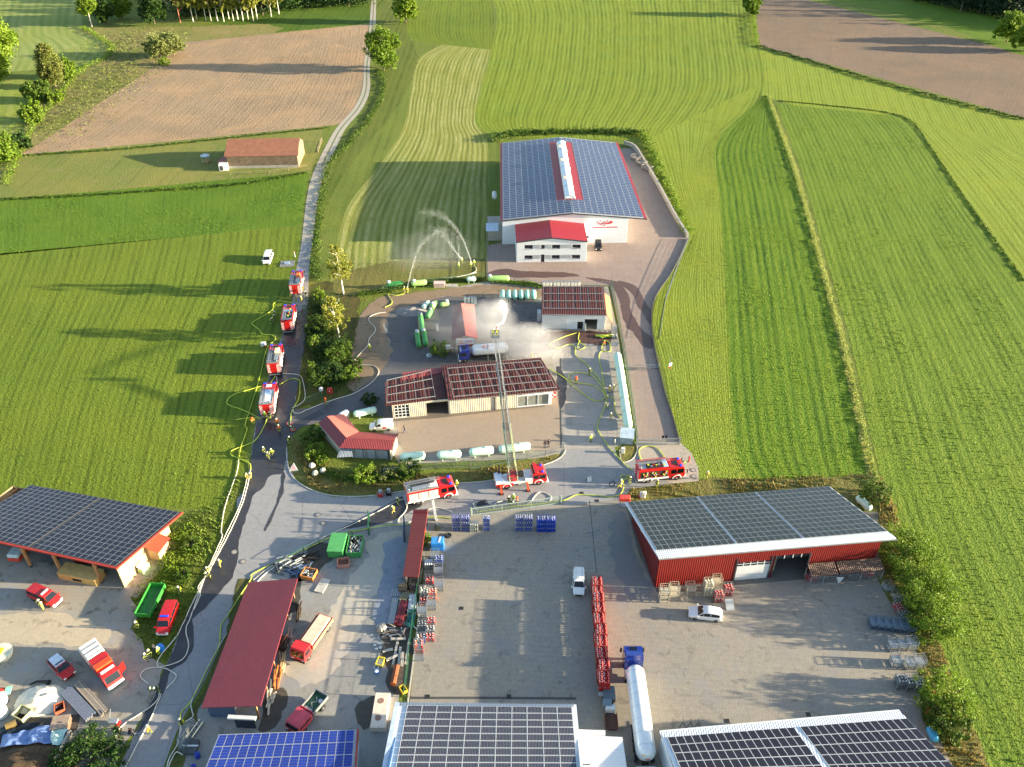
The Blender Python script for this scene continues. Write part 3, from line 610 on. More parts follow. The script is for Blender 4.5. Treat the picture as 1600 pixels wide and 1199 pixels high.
S=Bld('white_notice','white hanging sign between the two brown shelters','sign',(1294,905,0),(1299,905,0)); MB().prism([(0,1.9),(1.1,1.9),(.75,.7),(.5,.7)],-.03,.03,'y').obj('board',doorw,S.root); MB().box(.6,.66,-.02,.02,0,.7).obj('post',steelp,S.root); S.root.location=B.root.matrix_basis@Vector((B.L(1297,905).x,oy-2.6,0))
# ---------------------------------------------------------------- big hall
B=Bld('production_hall','big white hall with blue solar gable roof and red skylight strip','hall',(781.5,345,7),(1011,342,7)); HB=B
fl,fri,frr=B.L(781.5,345,6.8),B.L(895.3,333.3,8.6),B.L(1011,342,6.6)
bl,bri,brt=B.L(781.5,224,6.8),B.L(875.6,214.5,8.6),B.L(965.4,223.3,6.6)
# keep it square: depth from the ridge
qL=[fl,fri,bri,bl]; qR=[fri,frr,brt,bri]; gr_=M('hall_roof_grey',(160,164,170),.5)
MB().slab(fl,fri,bri,bl,.2).obj('roof',gr_,B.root); MB().slab(fri,frr,brt,bri,.2).obj('roof',gr_,B.root)
up_=Vector((0,0,.05))
for Q,a0,a1,v0_,v1_ in ((qL,.0,.035,0,1),(qR,.96,1,0,1),(qL,.8,1,.145,.94),(qR,0,.18,.145,.94)): MB().slab(*[bil(*Q,x,y)+up_ for x,y in ((a0,v0_),(a1,v0_),(a1,v1_),(a0,v1_))],.06).obj('roof_strip',hroof,B.root)
panels(B.root,bil(*qL,.04,.01),bil(*qL,.99,.01),bil(*qL,.99,.99),bil(*qL,.04,.99),10,48,pvh,stuff=True,skip={(i,j) for i in (8,9) for j in range(7,45)},gap=.06,fr=.05)
panels(B.root,bil(*qR,.01,.01),bil(*qR,.955,.01),bil(*qR,.95,.99),bil(*qR,.01,.99),11,48,pvh,stuff=True,skip={(i,j) for i in (0,1) for j in range(7,45)},gap=.06,fr=.05)
s0,s1=bil(*qL,.99,.16),bil(*qL,.99,.9); sk=MB(); n=8; V=[];F=[]; ns=12
d_=(s1-s0)
for i in range(ns+1):
    c0=s0+d_*i/ns
    for k in range(n+1):
        a=math.pi*k/n; V.append(c0+Vector((math.cos(a)*1.35,0,math.sin(a)*.85+.15)))
for i in range(ns):
    for k in range(n): F.append((i*(n+1)+k,i*(n+1)+k+1,(i+1)*(n+1)+k+1,(i+1)*(n+1)+k))
F.append(tuple(range(n+1))); F.append(tuple(range(ns*(n+1),(ns+1)*(n+1)))[::-1])
sk.add(V,F,0,True); so_=sk.obj('skylight',M('skylight_plastic',(214,222,224),.3,var=.05),B.root)
m=MB()
for i in range(0,ns+1,2):
    c0=s0+d_*i/ns; m.tube([c0+Vector((math.cos(math.pi*k/8)*1.38,0,math.sin(math.pi*k/8)*.88+.15)) for k in range(9)],.04,4)
m.obj('skylight_rib',steel,so_)
for f in (.12,.38,.7): c0=s0+d_*(1-f); MB().box(c0.x-1.0,c0.x-.1,c0.y-.9,c0.y+.9,c0.z+.85,c0.z+1.1,0,.05).obj('vent_flap',M('flap_cream',(214,196,168),.5),so_)
wl=B.L(783,383.7); wr=B.L(978.5,381.5); wa,wb_=(.6,.8),(wr.x,.8); bkx=bl.x
w2,w3=(B.L(962,240).x-4.,bl.y-1),(bl.x+.6,bl.y-1)
def hz(x,y): 
    v=(y-fl.y)/(bl.y-fl.y); rx=fri.x+(bri.x-fri.x)*v; return (6.8+(8.6-6.8)*(x-0)/(rx) if x<rx else 8.6-(2.0)*(x-rx)/(frr.x-rx))-.25
rxp=fri.x
B.wall(wa,(rxp,.8),hz(*wa),8.35,whitem); B.wall((rxp,.8),wb_,8.35,hz(*wb_),whitem); B.wall(wb_,w2,hz(*wb_),hz(*wb_),whitem); B.wall(w3,wa,6.5,6.5,whitem)
B.wall(w2,(bri.x,w2[1]),hz(*wb_),8.3,whitem); B.wall((bri.x,w2[1]),w3,8.3,6.5,whitem)
MB().bar(fl+Vector((0,-.05,-.1)),fri+Vector((0,-.05,-.1)),.12,.3).obj('verge_trim',darkg,B.root); MB().bar(fri+Vector((0,-.05,-.1)),frr+Vector((0,-.05,-.1)),.12,.3).obj('verge_trim',darkg,B.root)
rm_=M('sign_red',(190,40,48),.6); sx=B.L(944.6,350,0).x; sx=B.L(944.6,346.5,5.6).x
m=MB(); m.tube([(sx-1.8+.18*k,.66,5.9-.55*math.sin(math.pi*k/9)) for k in range(10)],.13,5); m.tube([(sx+.1+.18*k,.66,5.9-.5*math.sin(math.pi*k/7)) for k in range(8)],.13,5)
m.prism([(sx+1.3,6.35),(sx+2.1,5.85),(sx+1.3,5.35)],.62,.68,'y'); m.bar((sx-.2,.66,5.4),(sx+1.4,.66,5.85),.16); 
for dx in (-1.2,.6): m.lathe([(.6,.16),(.68,.16)],8,0,'y',(sx+dx,0,6.25))
m.lathe([(.6,.16),(.68,.16)],8,0,'y',(sx-.1,0,5.0)); m.obj('wall_logo',rm_,B.root)
m=MB(); r=random.Random(3); x=sx-3.1
while x<sx+3.1:
    w_=r.uniform(.12,.26); m.box(x,x+w_,.64,.68,4.35,4.35+r.choice((.2,.26))); x+=w_+.08
m.obj('wall_lettering',rm_,B.root)
MB().box(wr.x-10.2,wr.x-9.7,.6,.7,1.6,2.1).obj('wall_vent',darkg,B.root)
x_=-3.2; b_=MB(); b_.box(x_,.5,3,12,0,2.6); b_.obj('side_annex',concm,B.root); MB().box(-3.6,-.4,2.2,6.8,3.0,3.15).obj('side_canopy',M('pale_sheet',(176,190,206),.5),B.root)
for x,y in ((-3.4,2.4),(-.6,2.4)): MB().box(x-.06,x+.06,y-.06,y+.06,0,3).obj('post',steel,B.root)
MB().lathe([(-1.6,.2),(-1.4,.62),(1.4,.62),(1.6,.2)],12,0,'y',(-1.2,24,3.3)).obj('vent_drum',doorw,B.root)
# office annex
A=Bld('office_annex','two-storey white office with small red gable roof in front of the hall','office',(807.4,410,0),(915,408.8,0))
W=A.W; Dp=A.L(911.3,344.3,6.1).y; zf=5.6; zr=6.7
MB().slab((-.2,-.25,zf),(W/2,-.25,zr),(W/2,Dp,zr),(-.2,Dp,zf),.2).obj('roof',corr('annex_roof',(146,34,44),1,.3,.02,.45,.05,dk=.85),A.root)
MB().slab((W/2,-.25,zr),(W+.2,-.25,zf),(W+.2,Dp,zf),(W/2,Dp,zr),.2).obj('roof',_m['annex_roof'],A.root)
MB().bar((-.2,-.3,zf-.08),(W/2,-.3,zr-.08),.1,.28).obj('verge_trim',darkg,A.root); MB().bar((W/2,-.3,zr-.08),(W+.2,-.3,zf-.08),.1,.28).obj('verge_trim',darkg,A.root)
k=W/495.
ops=[]
for (u0,u1) in ((55,113),(173,198),(250,307),(395,453)): ops.append((u0*k,u1*k,3.75,4.7))
for (u0,u1) in ((55,113),(250,307),(395,453)): ops.append((u0*k,u1*k,.95,1.9))
ops.append((173*k,198*k,0,2.1))
A.wall((0,0),(W/2,0),zf-.2,zr-.2,whitem,[o for o in ops if o[1]<W/2]); 
A.wall((W/2,0),(W,0),zr-.2,zf-.2,whitem,[(o[0]-W/2,o[1]-W/2,o[2],o[3]) for o in ops if o[0]>W/2])
A.wall((W,0),(W,Dp),zf-.2,zf-.2,whitem); A.wall((0,Dp),(0,0),zf-.2,zf-.2,whitem)
for o in ops:
    w_=A.wbox((0,0),(W,0),o[0],o[1],o[2],o[3],-.12,.05,glass,'door' if o[2]==0 else 'window')
    A.wbox((0,0),(W,0),(o[0]+o[1])/2-.04,(o[0]+o[1])/2+.04,o[2],o[3],-.06,.04,darkg,'frame',parent=w_)
    A.wbox((0,0),(W,0),o[0]-.05,o[1]+.05,o[2]-.08,o[2]-.002,.1,.1,darkg,'sill',parent=w_) if o[2] else None
for z in (3.75,.95):
    for (u0,u1) in ((115,171),(200,248),(309,393)):
        for j in range(4): A.wbox((0,0),(W,0),u0*k,u1*k,z+.08+j*.26,z+.16+j*.26,.102,.04,darkg,'facade_slat')
# ---------------------------------------------------------------- open wooden barn, bottom left
B=Bld('open_barn','open-fronted wooden barn with black solar roof, left edge of the picture','barn',(-77,831,5.2),(182.5,888,5.2))
q=[B.L(-77,831,5.2),B.L(182.5,888,5.2),B.L(285,801,3.6),B.L(48.7,758,3.6)]
MB().slab(*q,.2).obj('roof',M('roof_slate',(44,46,52),.6),B.root)
for i_,j_ in ((0,1),(1,2)): MB().bar(q[i_]+Vector((0,0,.0)),q[j_],.3,.24).obj('roof_trim',M('roof_trim_red',(150,48,34),.6),B.root)
panels(B.root,bil(*q,.003,.02),bil(*q,.985,.02),bil(*q,.985,.985),bil(*q,.003,.985),27,14,pvk,gaps=(12,),key=lambda t:(-t[0],t[1]),gap=.02,fr=.03,fmat=M('frame_grey',(140,142,146),.4,.4))
MB().bar(q[0]+Vector((0,.3,-.35)),q[1]+Vector((0,.3,-.35)),.2,.3).obj('front_beam',M('old_beam',(120,112,100),.8),B.root)
W=q[1].x-.8; Dy=q[3].y-.9
def bz(y): return 5.2-1.6*y/q[3].y-.32
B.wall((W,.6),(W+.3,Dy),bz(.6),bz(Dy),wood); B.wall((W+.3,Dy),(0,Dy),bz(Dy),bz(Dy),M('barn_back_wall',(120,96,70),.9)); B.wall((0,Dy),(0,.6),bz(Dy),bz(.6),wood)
for px_,py_ in ((46,888),(96,897),(154,916)):
    p=B.L(px_,py_); MB().box(p.x-.17,p.x+.17,.45,.8,.25,4.85).obj('post',beam,B.root); MB().box(p.x-.22,p.x+.22,.4,.85,0,.25).obj('post_foot',darkg,B.root)
    MB().bar((p.x,.6,3.6),(p.x+1.1,.6,4.75),.14).obj('brace',beam,B.root)
m=MB()
for k in range(7): m.bar((W*k/7+1,.4,4.7),(W*k/7+1,Dy,3.3),.12,.2)
m.obj('rafter_set',beam,B.root)
H=Bld('gable_kiosk','little wooden lean-to box with red ribbed roof on the open barn gable','shed',(258,878,0),(284,868,0)); H.root.rotation_euler.z=B.rz+R(0)
P0=B.root.matrix_basis@Vector((W+.35,Dy-5.6,0)); H.root.location=P0
MB().box(0,1.9,0,2.6,0,2.2).obj('body',wood,H.root); MB().slab((-.1,-.3,2.9),(2.3,-.3,2.2),(2.3,2.9,2.2),(-.1,2.9,2.9),.08).obj('roof',corr('kiosk_roof',(168,74,54),1,.25,.04,.5,.1),H.root)
Hd=Bld('feed_hatch','white board leaning on a pale green box beside the barn gable','box',(240,890,0),(250,885,0)); Hd.root.location=B.root.matrix_basis@Vector((W+.4,Dy-8.6,0)); Hd.root.rotation_euler.z=B.rz
MB().box(0,.9,0,1.7,0,.9,0,.04).obj('body',M('pale_green_box',(170,206,130),.6),Hd.root); MB().slab((0,0,1.5),(.8,0,.95),(.8,1.5,.95),(0,1.5,1.5),.05).obj('lid',doorw,Hd.root)
T=Bld('container','low plywood box with a dark handle opening under the open barn front','crate',(93,905,0),(152,917,0)); w_=T.W
MB().box(0,w_,0,2.2,0,1.3,0,.04).obj('body',woodbox,T.root); MB().box(w_*.38,w_*.62,-.03,.01,.35,.85).obj('handle_slot',dark,T.root); MB().box(-.05,w_+.05,-.05,2.25,1.3,1.38).obj('lid',M('plywood_lid',(206,172,108),.7),T.root)
T=Bld('covered_trailer','small red trailer with pale hood parked in the open barn','trailer',(14,880,0),(33,881,0)); w_=T.W
MB().box(0,w_,0,3,.4,1.0,0,.05).obj('body',M('trailer_red',(196,62,40),.5),T.root); MB().box(.05,w_-.05,.05,2.95,1.0,1.7,0,.15).obj('hood',M('hood_pale',(190,206,206),.5),T.root)
for x in (.1,w_-.1): MB().lathe([(-.1,.3),(.1,.3)],12,0,'x',(x,1.5,.3)).obj('wheel',dark,T.root)
T=Bld('flat_trailer','grey metal flat trailer in the middle bay of the open barn','trailer',(60,885,0),(80,888,0)); w_=T.W
MB().box(0,w_,0,3.4,.5,.65).obj('deck',steel,T.root)
for x in (.1,w_-.1): MB().lathe([(-.1,.3),(.1,.3)],12,0,'x',(x,1.6,.3)).obj('wheel',dark,T.root)
m=MB(); [m.bar((0,.05,.65+.15*k),(w_,.05,.65+.15*k),.04) for k in range(1,4)]; m.obj('rail',steel,T.root)
T=Bld('implement','red farm implement in the right bay of the open barn','farm machine',(112,892,0),(124,893,0))
MB().box(0,2.2,1,3.2,.5,1.3,0,.1).obj('body',M('implement_red',(130,30,26),.6),T.root); m=MB(); [m.bar((.2+.35*k,1,.5),(.1+.35*k,.4,.05),.07) for k in range(6)]; m.obj('tines',darkg,T.root)
# ---------------------------------------------------------------- wine red long shed
B=Bld('open_shed','long shed with wine red metal roof between road and scrap yard','shed',(314,1106,2.8),(407,1103,3.9))
q=[B.L(314,1106,2.8),B.L(407,1103,3.9),B.L(465,904,3.9),B.L(388,910,2.8)]
MB().slab(*q,.14).obj('roof',droof,B.root)
a=(q[0].x+.5,q[0].y+.6); d_=(q[3].x+.5,q[3].y-.4); b_=(q[1].x-1.0,q[1].y+.6); c_=(q[2].x-1.0,q[2].y-.4); blue=corr('blue_grey_sheet',(72,92,118),0,.3,.03,.5,.1)
B.wall(d_,a,2.6,2.6,blue); B.wall(d_,c_,2.6,3.7,blue); B.wall(a,(a[0]*.45+b_[0]*.55,a[1]*.45+b_[1]*.55),2.6,3.1,blue); MB().box(a[0]*.4+b_[0]*.6,b_[0],a[1]-1.4,a[1]-1.3,0,2.3).obj('tarp_wall',M('dark_tarp',(40,50,66),.5),B.root); MB().box(a[0]*.5+b_[0]*.5,b_[0]+.4,a[1]-1.7,a[1]-1.2,2.3,2.55).obj('awning_roll',doorw,B.root)
for k in range(6):
    f=k/5; p=Vector(b_+(0,)).lerp(Vector(c_+(0,)),f); MB().box(p.x-.1,p.x+.1,p.y-.1,p.y+.1,0,3.65).obj('post',beam,B.root)
r=random.Random(5)
for k,(f,lab,cl) in enumerate(((.12,'white sacks on the ledge of the wine red shed, nearest the pickup',(206,196,176)),(.3,'stacked orange timber ends under the wine red shed',(196,120,60)),(.42,'pale timber stack under the wine red shed eave',(210,180,130)),(.62,'pink grey stone slab leaning at the wine red shed beside the tipper',(190,150,136)),(.86,'dark junk heap under the upper end of the wine red shed',(70,56,46)))):
    p=B.root.matrix_basis@Vector((b_[0]+.75,b_[1]+(c_[1]-b_[1])*f,0)); t=thing('timber_stack' if k in (1,2) else 'rubble_heap',lab,'stack',p,B.rz+R(8))
    for j in range(9): x,y,z=r.uniform(-.4,.3),r.uniform(-1.2,1.2),.14*(j%4); MB().bar((x,y-.8,z+.1),(x+r.uniform(-.3,.3),y+.8,z+.1),.16,.14).obj('piece',M('stack_%d'%k,cl,.8,var=.3),t)
# ---------------------------------------------------------------- bottom roofs
B=Bld('garage','low building with bright blue solar panels at the bottom edge','garage',(320,1215,3.5),(552,1215,3.5))
q=[B.L(300,1250,3.2),B.L(551,1243,3.2),B.L(557.5,1140,3.8),B.L(341,1148,3.8)]
MB().slab(*q,.2).obj('roof',M('grey_roof',(150,154,160),.6),B.root); 
pz=bil(*q,.01,.02),bil(*q,.985,.02),bil(*q,.985,.99),bil(*q,.01,.99); panels(B.root,*pz,16,5,pvb,gap=.04,fr=.03)
g=[q[0],q[1],q[2],q[3]]; 
for a,b_ in ((0,1),(1,2),(2,3),(3,0)): B.wall((g[a].x*.97+.3,g[a].y),(g[b_].x*.97+.3,g[b_].y),3.0,3.0,whitem if a==1 else concm)
MB().bar(q[1]+Vector((.15,0,0)),q[2]+Vector((.15,0,0)),.2,.16).obj('verge_trim',M('roof_trim_red',(150,48,34),.6),B.root)
B=Bld('solar_hall','white-framed solar roof building at the bottom centre','hall',(597,1240,4.5),(914,1240,4.5))
q=[B.L(597,1240,4.2),B.L(914,1240,4.2),B.L(900.5,1101,5.2),B.L(625,1098,5.2)]
MB().slab(*q,.25).obj('roof',wmetaly,B.root)
panels(B.root,bil(*q,.045,.0),bil(*q,.972,.0),bil(*q,.972,.965),bil(*q,.045,.965),11,12,pvm,gap=.05,fr=.04,fmat=M('white_frame',(180,184,188),.4))
m=MB()
for k in range(60): p=bil(*q,.01+k*.0165,.985); m.bar(p+Vector((0,-.3,.06)),p+Vector((0,.3,.06)),.07,.08)
m.obj('snow_guard',steel,B.root)
MB().bar(q[0]+Vector((-.3,0,.02)),q[3]+Vector((-.3,0,.02)),.6,.12).obj('gutter',M('gutter_blue_grey',(176,190,206),.4),B.root)
for a,b_ in ((1,2),(2,3),(3,0)): B.wall((q[a].x*.985+.2,q[a].y-.3),(q[b_].x*.985+.2,q[b_].y-.3),4.8,4.8,M('blue_cladding',(70,110,160),.5) if a==3 else whitem)
MB().bar(bil(*q,.992,.3)+Vector((.2,0,.2)),bil(*q,.992,.3)+Vector((1.1,0,.2)),.12).obj('overflow_pipe',darkg,B.root)
B=Bld('annex_roof','plain white ribbed metal annex between solar hall and tanker','annex',(905,1199,3.2),(979,1199,3.2))
q=[B.L(906,1245,3.2),B.L(986,1245,3.2),B.L(972.5,1152,3.6),B.L(906,1149,3.6)]; MB().slab(*q,.15).obj('roof',corr('bright_sheet',(206,210,212),1,.35,.03,.4,.04,dk=.82),B.root)
q2=[B.L(905,1150,3.4),B.L(946,1152,3.4),B.L(946,1142,3.9),B.L(905,1141,3.9)]; MB().slab(*q2,.3).obj('roof_hood',doorw,B.root)
for a,b_ in ((1,2),(2,3)): B.wall((q[a].x-.15,q[a].y-.15),(q[b_].x-.15,q[b_].y-.15),3.2,3.2,whitem)
B=Bld('corner_hall','dark solar roof building with white trim in the bottom right','hall',(1074,1240,4.5),(1528,1240,4.5))
q=[B.L(1074,1245,5.6),B.L(1535,1245,5.6),B.L(1405.5,1111,4.2),B.L(1031,1144,4.2)]
MB().slab(*q,.22).obj('roof',wmetal,B.root)
c0,c1=B.L(1119,1212,5.3),0
for u0,u1,nc in ((.018,.53,16),(.555,.997,14)):
    panels(B.root,bil(*q,u0,.0),bil(*q,u1,.0),bil(*q,u1,.9),bil(*q,u0,.9),nc,7,pvn,gap=.03,fr=.035,fmat=_m['white_frame'])
MB().bar(q[3]+Vector((0,.1,-.05)),q[2]+Vector((0,.1,-.05)),.18,.14).obj('gutter',doorw,B.root)
for a,b_ in ((1,2),(2,3),(3,0)): B.wall((q[a].x*.99+.25,q[a].y-.3),(q[b_].x*.99+.25,q[b_].y-.3),3.9,3.9,redmy if a==1 else whitem)
# ---------------------------------------------------------------- narrow red shelter
B=Bld('cage_shelter','narrow shelter with long bright red roof beside the bottle cages','shelter',(629.5,900.5,3.0),(654,902,3.2))
q=[B.L(629.5,900.5,2.9),B.L(654,902,3.3),B.L(668.5,797,3.3),B.L(646,797,2.9)]; MB().slab(*q,.1).obj('roof',sroof,B.root); MB().slab(bil(*q,0,.96)+Vector((0,0,.12)),bil(*q,1,.96)+Vector((0,0,.12)),bil(*q,1,1)+Vector((0,0,.12)),bil(*q,0,1)+Vector((0,0,.12)),.08).obj('roof_cap',M('cap_red',(140,40,36),.5),B.root)
for v in (.03,.35,.67,.97):
    for u in (.1,.9): p=bil(*q,u,v); MB().box(p.x-.05,p.x+.05,p.y-.05,p.y+.05,0,p.z-.05).obj('post',darkg,B.root)
a,b_=bil(*q,.1,.03),bil(*q,.1,.97); B.wall((a.x,a.y),(b_.x,b_.y),2.7,2.7,M('shelter_back',(50,52,56),.7),t=.06)
# ---------------------------------------------------------------- long workshop with empty mounting rails
rail=M('alu_rail',(170,168,162),.35,.6,.05)
B=Bld('workshop','long beige workshop, empty solar mounting rails on its red roof','workshop',(602,634,3.6),(875,609,3.6))
def railgrid(B,q,nc,nr,lift=.45,u0=.03,u1=.97,v0=.04,v1=.96):
    for j in range(nr):
        v=v0+(v1-v0)*j/(nr-1); a,b_=bil(*q,u0,v)+Vector((0,0,lift)),bil(*q,u1,v)+Vector((0,0,lift)); MB().bar(a,b_,.12,.12).obj('mounting_rail',rail,B.root)
    for i in range(nc):
        u=u0+(u1-u0)*i/(nc-1); a,b_=bil(*q,u,v0)+Vector((0,0,lift-.14)),bil(*q,u,v1)+Vector((0,0,lift-.14)); MB().bar(a,b_,.07,.07).obj('cross_rail',rail,B.root)
        m=MB()
        for j in range(nr): p=bil(*q,u,v0+(v1-v0)*j/(nr-1)); m.bar(p,p+Vector((0,0,lift+.12)),.07)
        m.obj('rail_stand',rail,B.root)
wr_=corr('workshop_roof',(72,26,22),0,.5,.07,.6,.35,dk=.3)  # maroon red, darkened further to hold the shadow of the mounting rails
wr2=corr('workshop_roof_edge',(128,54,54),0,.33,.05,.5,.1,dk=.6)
q=[B.L(700,625,3.8),B.L(875,609,3.8),B.L(845,559,4.8),B.L(690,572,4.8)]; MB().slab(*q,.15).obj('roof',wr_,B.root); railgrid(B,q,11,5,.4,.05,.97,.03,.86)
q1=[B.L(602,634,3.4),B.L(700,622,3.4),B.L(690,576,4.2),B.L(600,600,4.2)]; q1[3]=B.L(602,597,4.2); MB().slab(*q1,.15).obj('roof',wr_,B.root); railgrid(B,q1,6,4,.4,.03,.8,.05,.98)
q3=[B.L(628,594,4.15),B.L(693,582,4.15),B.L(690,574,4.4),B.L(628,583,4.4)]; MB().slab(*q3,.12).obj('roof',wr2,B.root)
A0=B.L(615,658); A1=B.L(703,649); A2=B.L(760,643); A3=B.L(861,632.5); yb=A0.y; yw=.25
fx=lambda p:p.x
ops=[(0.3,B.L(641,655).x-A0.x,0.1,3.0),(B.L(667.5,652).x-A0.x,A1.x-A0.x-.2,0,3.0)]
yo=.5
B.wall((A0.x,yo),(A1.x,yo),3.2,3.4,beigem,ops); B.wall((A1.x,yo-.1),(B.L(808,638).x,yo-.1),3.5,3.5,beigem)
B.wbox((A0.x,yo),(A1.x,yo),ops[0][0],ops[0][1],.1,3.0,-.15,.05,glass,'gate_window','folding gate with a grid of panes')
for k in range(5): u=ops[0][0]+(ops[0][1]-ops[0][0])*k/4; B.wbox((A0.x,yo),(A1.x,yo),u-.07,u+.07,.1,3.,-.08,.06,doorw,'glazing_bar')
for z in (.1,.8,1.5,2.2,2.9): B.wbox((A0.x,yo),(A1.x,yo),ops[0][0],ops[0][1],z,z+.14,-.07,.06,doorw,'glazing_bar')
xs=B.L(808,638).x; xe=A3.x
B.wall((xs,yo-.1),(xe,yo-.1),3.6,3.6,whitem,[(.05,xe-xs-.5,.15,2.6)])
B.wbox((xs,yo-.1),(xe,yo-.1),.05,xe-xs-.5,.15,2.6,-.2,.05,M('shop_glass',(120,124,118),.12),'shop_window')
for k in range(4): u=.05+(xe-xs-.55)*k/3; B.wbox((xs,yo-.1),(xe,yo-.1),u-.05,u+.05,.15,2.6,-.12,.06,doorw,'glazing_bar')
B.wbox((xs,yo-.1),(xe,yo-.1),.3,.9,2.9,3.2,.11,.04,dark,'sign_mark'); B.wbox((xs,yo-.1),(xe,yo-.1),1.2,2.0,3.0,3.2,.11,.04,rm_,'sign_mark'); B.wbox((xs,yo-.1),(xe,yo-.1),2.4,3.6,3.0,3.15,.11,.03,steelp,'sign_mark')
B.wall((xe,yo-.1),(xe-1.2,7.8),3.6,4.4,beigem); B.wall((A0.x,6.5),(A0.x,yo),3.9,3.2,beigem); B.wall((A0.x,6.6),(A1.x,6.6),3.9,3.9,beigem); B.wall((A1.x,8.2),(xe-1.2,8.2),4.4,4.4,beigem)
MB().box(A1.x-4,A1.x,4,4.1,0,3).obj('inner_wall',M('workshop_inside',(120,104,84),.9),B.root)
for px_ in (774,): x=B.L(px_,642).x; MB().box(x-.08,x+.08,yo-.35,yo-.22,0,3.5).obj('downpipe',darkg,B.root)
MB().bar((q[0].x,q[0].y+.0,3.6),(q[1].x,q[1].y,3.6),.14).obj('gutter',steel,B.root)
S=Bld('red_crate_stack','stack of red and white bottle crates beside the workshop corner','crates',(861,622,0),(868,621,0))
for i in range(3):
    for j in range(2): MB().box(j*.5,j*.5+.45,0,.4,i*.4,i*.4+.34,0,.03).obj('crate',M('crate_red',(200,40,40),.5) if (i+j)%2 else doorw,S.root)
# ---------------------------------------------------------------- small white building with rails + orange lean-to
B=Bld('filling_building','small white building with mounting rails on its dark red roof','building',(846,490,4),(947,492,4))
q=[B.L(846,491,3.9),B.L(948,492,3.9),B.L(943.5,448,4.4),B.L(846.5,448,4.4)]; MB().slab(*q,.15).obj('roof',wr_,B.root); railgrid(B,q,9,4,.4,.03,.97,.15,.95)
W=q[1].x; k=W/640.
op=[(350*k,405*k,0,1.9),(420*k,545*k,0,2.6)]
yo=.4
B.wall((.2,yo),(W-.3,yo),3.6,3.6,whitem,[op[0],op[1]])
B.wbox((.2,yo),(W-.3,yo),.1,245*k,.1,3.4,.105,.05,doorw,'roller_door'); B.wbox((.2,yo),(W-.3,yo),op[0][0],op[0][1],0,1.9,-.14,.05,dark,'doorway')
m=MB(); m.box(0,.9,0,.05,0,1.9); m.obj('door_leaf',doorw,B.root,None,(op[0][1]+.3,yo-.12,0),(0,0,R(-60)))
B.wall((W-.3,yo),(W-.3,q[2].y-.2),3.6,4.1,whitem); B.wall((.2,q[3].y-.2),(.2,yo),4.1,3.6,whitem); B.wall((W-.3,q[2].y-.2),(.2,q[3].y-.2),4.1,4.1,whitem)
MB().box(1,W-1,5,5.1,0,3.4).obj('inner_wall',M('workshop_inside',(120,104,84),.9),B.root)
MB().slab((W,yo+1,3.4),(W+1.3,yo-1.6,2.6),(W+1.3,q[2].y-1.5,2.6),(W,q[2].y-1.,3.4),.1).obj('side_roof',M('orange_roof',(200,120,84),.7),B.root)
for y in (yo-1.4,4,q[2].y-1.7): MB().box(W+1.15,W+1.25,y,y+.1,0,2.6).obj('post',beam,B.root)
MB().bar((0,-.1,3.8),(W,-.1,3.8),.14,.16).obj('gutter',steel,B.root)
MB().box(-.9,-.1,3,4.6,0,2.2).obj('meter_cabinet',M('cabinet_grey',(176,180,184),.5),B.root)
for i,x in enumerate((849,855,867,879,890,899)):
    for j in range(2):
        p=G(x+j*2.5,447,0); inst('x',None) if False else None
# ---------------------------------------------------------------- filling station canopy
B=Bld('filling_canopy','pitched red canopy over the gas filling bay, sign on its front','canopy',(706,531,3.8),(746,530,3.8))
fl,fr_,ri=B.L(706,531,3.8),B.L(746.5,529,3.8),B.L(727.5,524,4.6); bl,br_,rb=B.L(706,479,3.8),B.L(741,476,3.8),B.L(720.5,474,4.6)
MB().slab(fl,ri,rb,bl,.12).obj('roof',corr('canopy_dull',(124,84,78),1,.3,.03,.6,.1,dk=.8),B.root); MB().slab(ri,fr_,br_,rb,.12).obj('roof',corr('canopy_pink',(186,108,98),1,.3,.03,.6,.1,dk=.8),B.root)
for y in (fl.y+.3,bl.y-.5):
    for x in (fl.x+.4,fr_.x-.4): MB().box(x-.08,x+.08,y-.08,y+.08,0,3.75).obj('post',steel,B.root)
x0,x1=ri.x-1.7,ri.x+1.5; sb=MB().box(x0,x1,fl.y-.25,fl.y-.12,3.0,4.1).obj('sign_board',doorw,B.root); MB().box(x0,x1,fl.y-.27,fl.y-.1,2.2,3.0).obj('sign_panel',M('sign_brick',(196,88,70),.6),B.root)
ogm=M('logo_orange',(240,120,40),.5); tm=text_mesh('KS',.8,ogm); inst('lettering',tm,sb,((x0+x1)/2-.9,fl.y-.27,3.3),(R(90),0,0)); m=MB()
for k in range(5): m.box(x1-1.6+k*.3,x1-1.4+k*.3,fl.y-.28,fl.y-.251,3.4,3.6)
m.obj('lettering',rm_,sb)
m=MB(); 
for x in (x0-.15,x1+.15): m.box(x-.06,x+.06,fl.y-.3,fl.y-.18,2.0,4.2)
m.obj('sign_frame',doorw,B.root)
# ---------------------------------------------------------------- L-shaped yard building
B=Bld('corner_shed','bent store shed, red roof half pink, in the yard corner','shed',(530,700,2.7),(612,703.5,2.7))
zr,ze=3.5,2.7
def q4(*p): return [B.L(*t) for t in p]
a,b_,c_,d_=q4((497,661,ze),(511,650.5,zr),(541,684,zr),(530,700,ze)); MB().slab(d_,c_,b_,a,.1).obj('roof',corr('l_dark',(116,40,48),1,.25,.03,.55,.1,dk=.8),B.root)
e,f=q4((538,647,ze),(561,675,ze)); MB().slab(b_,c_,f,e,.1).obj('roof',pinkroof,B.root,'pink roof slope')  # right slope pinker and lighter than the left one
g,h=q4((623,678,ze),(616,688,zr)); MB().slab(c_,h,g,f,.1).obj('roof',rroof,B.root); i_=B.L(612,703.5,ze); MB().slab(d_,i_,h,c_,.1).obj('roof',corr('l_front',(126,44,46),0,.3,.05,.5,.1,dk=.45),B.root)
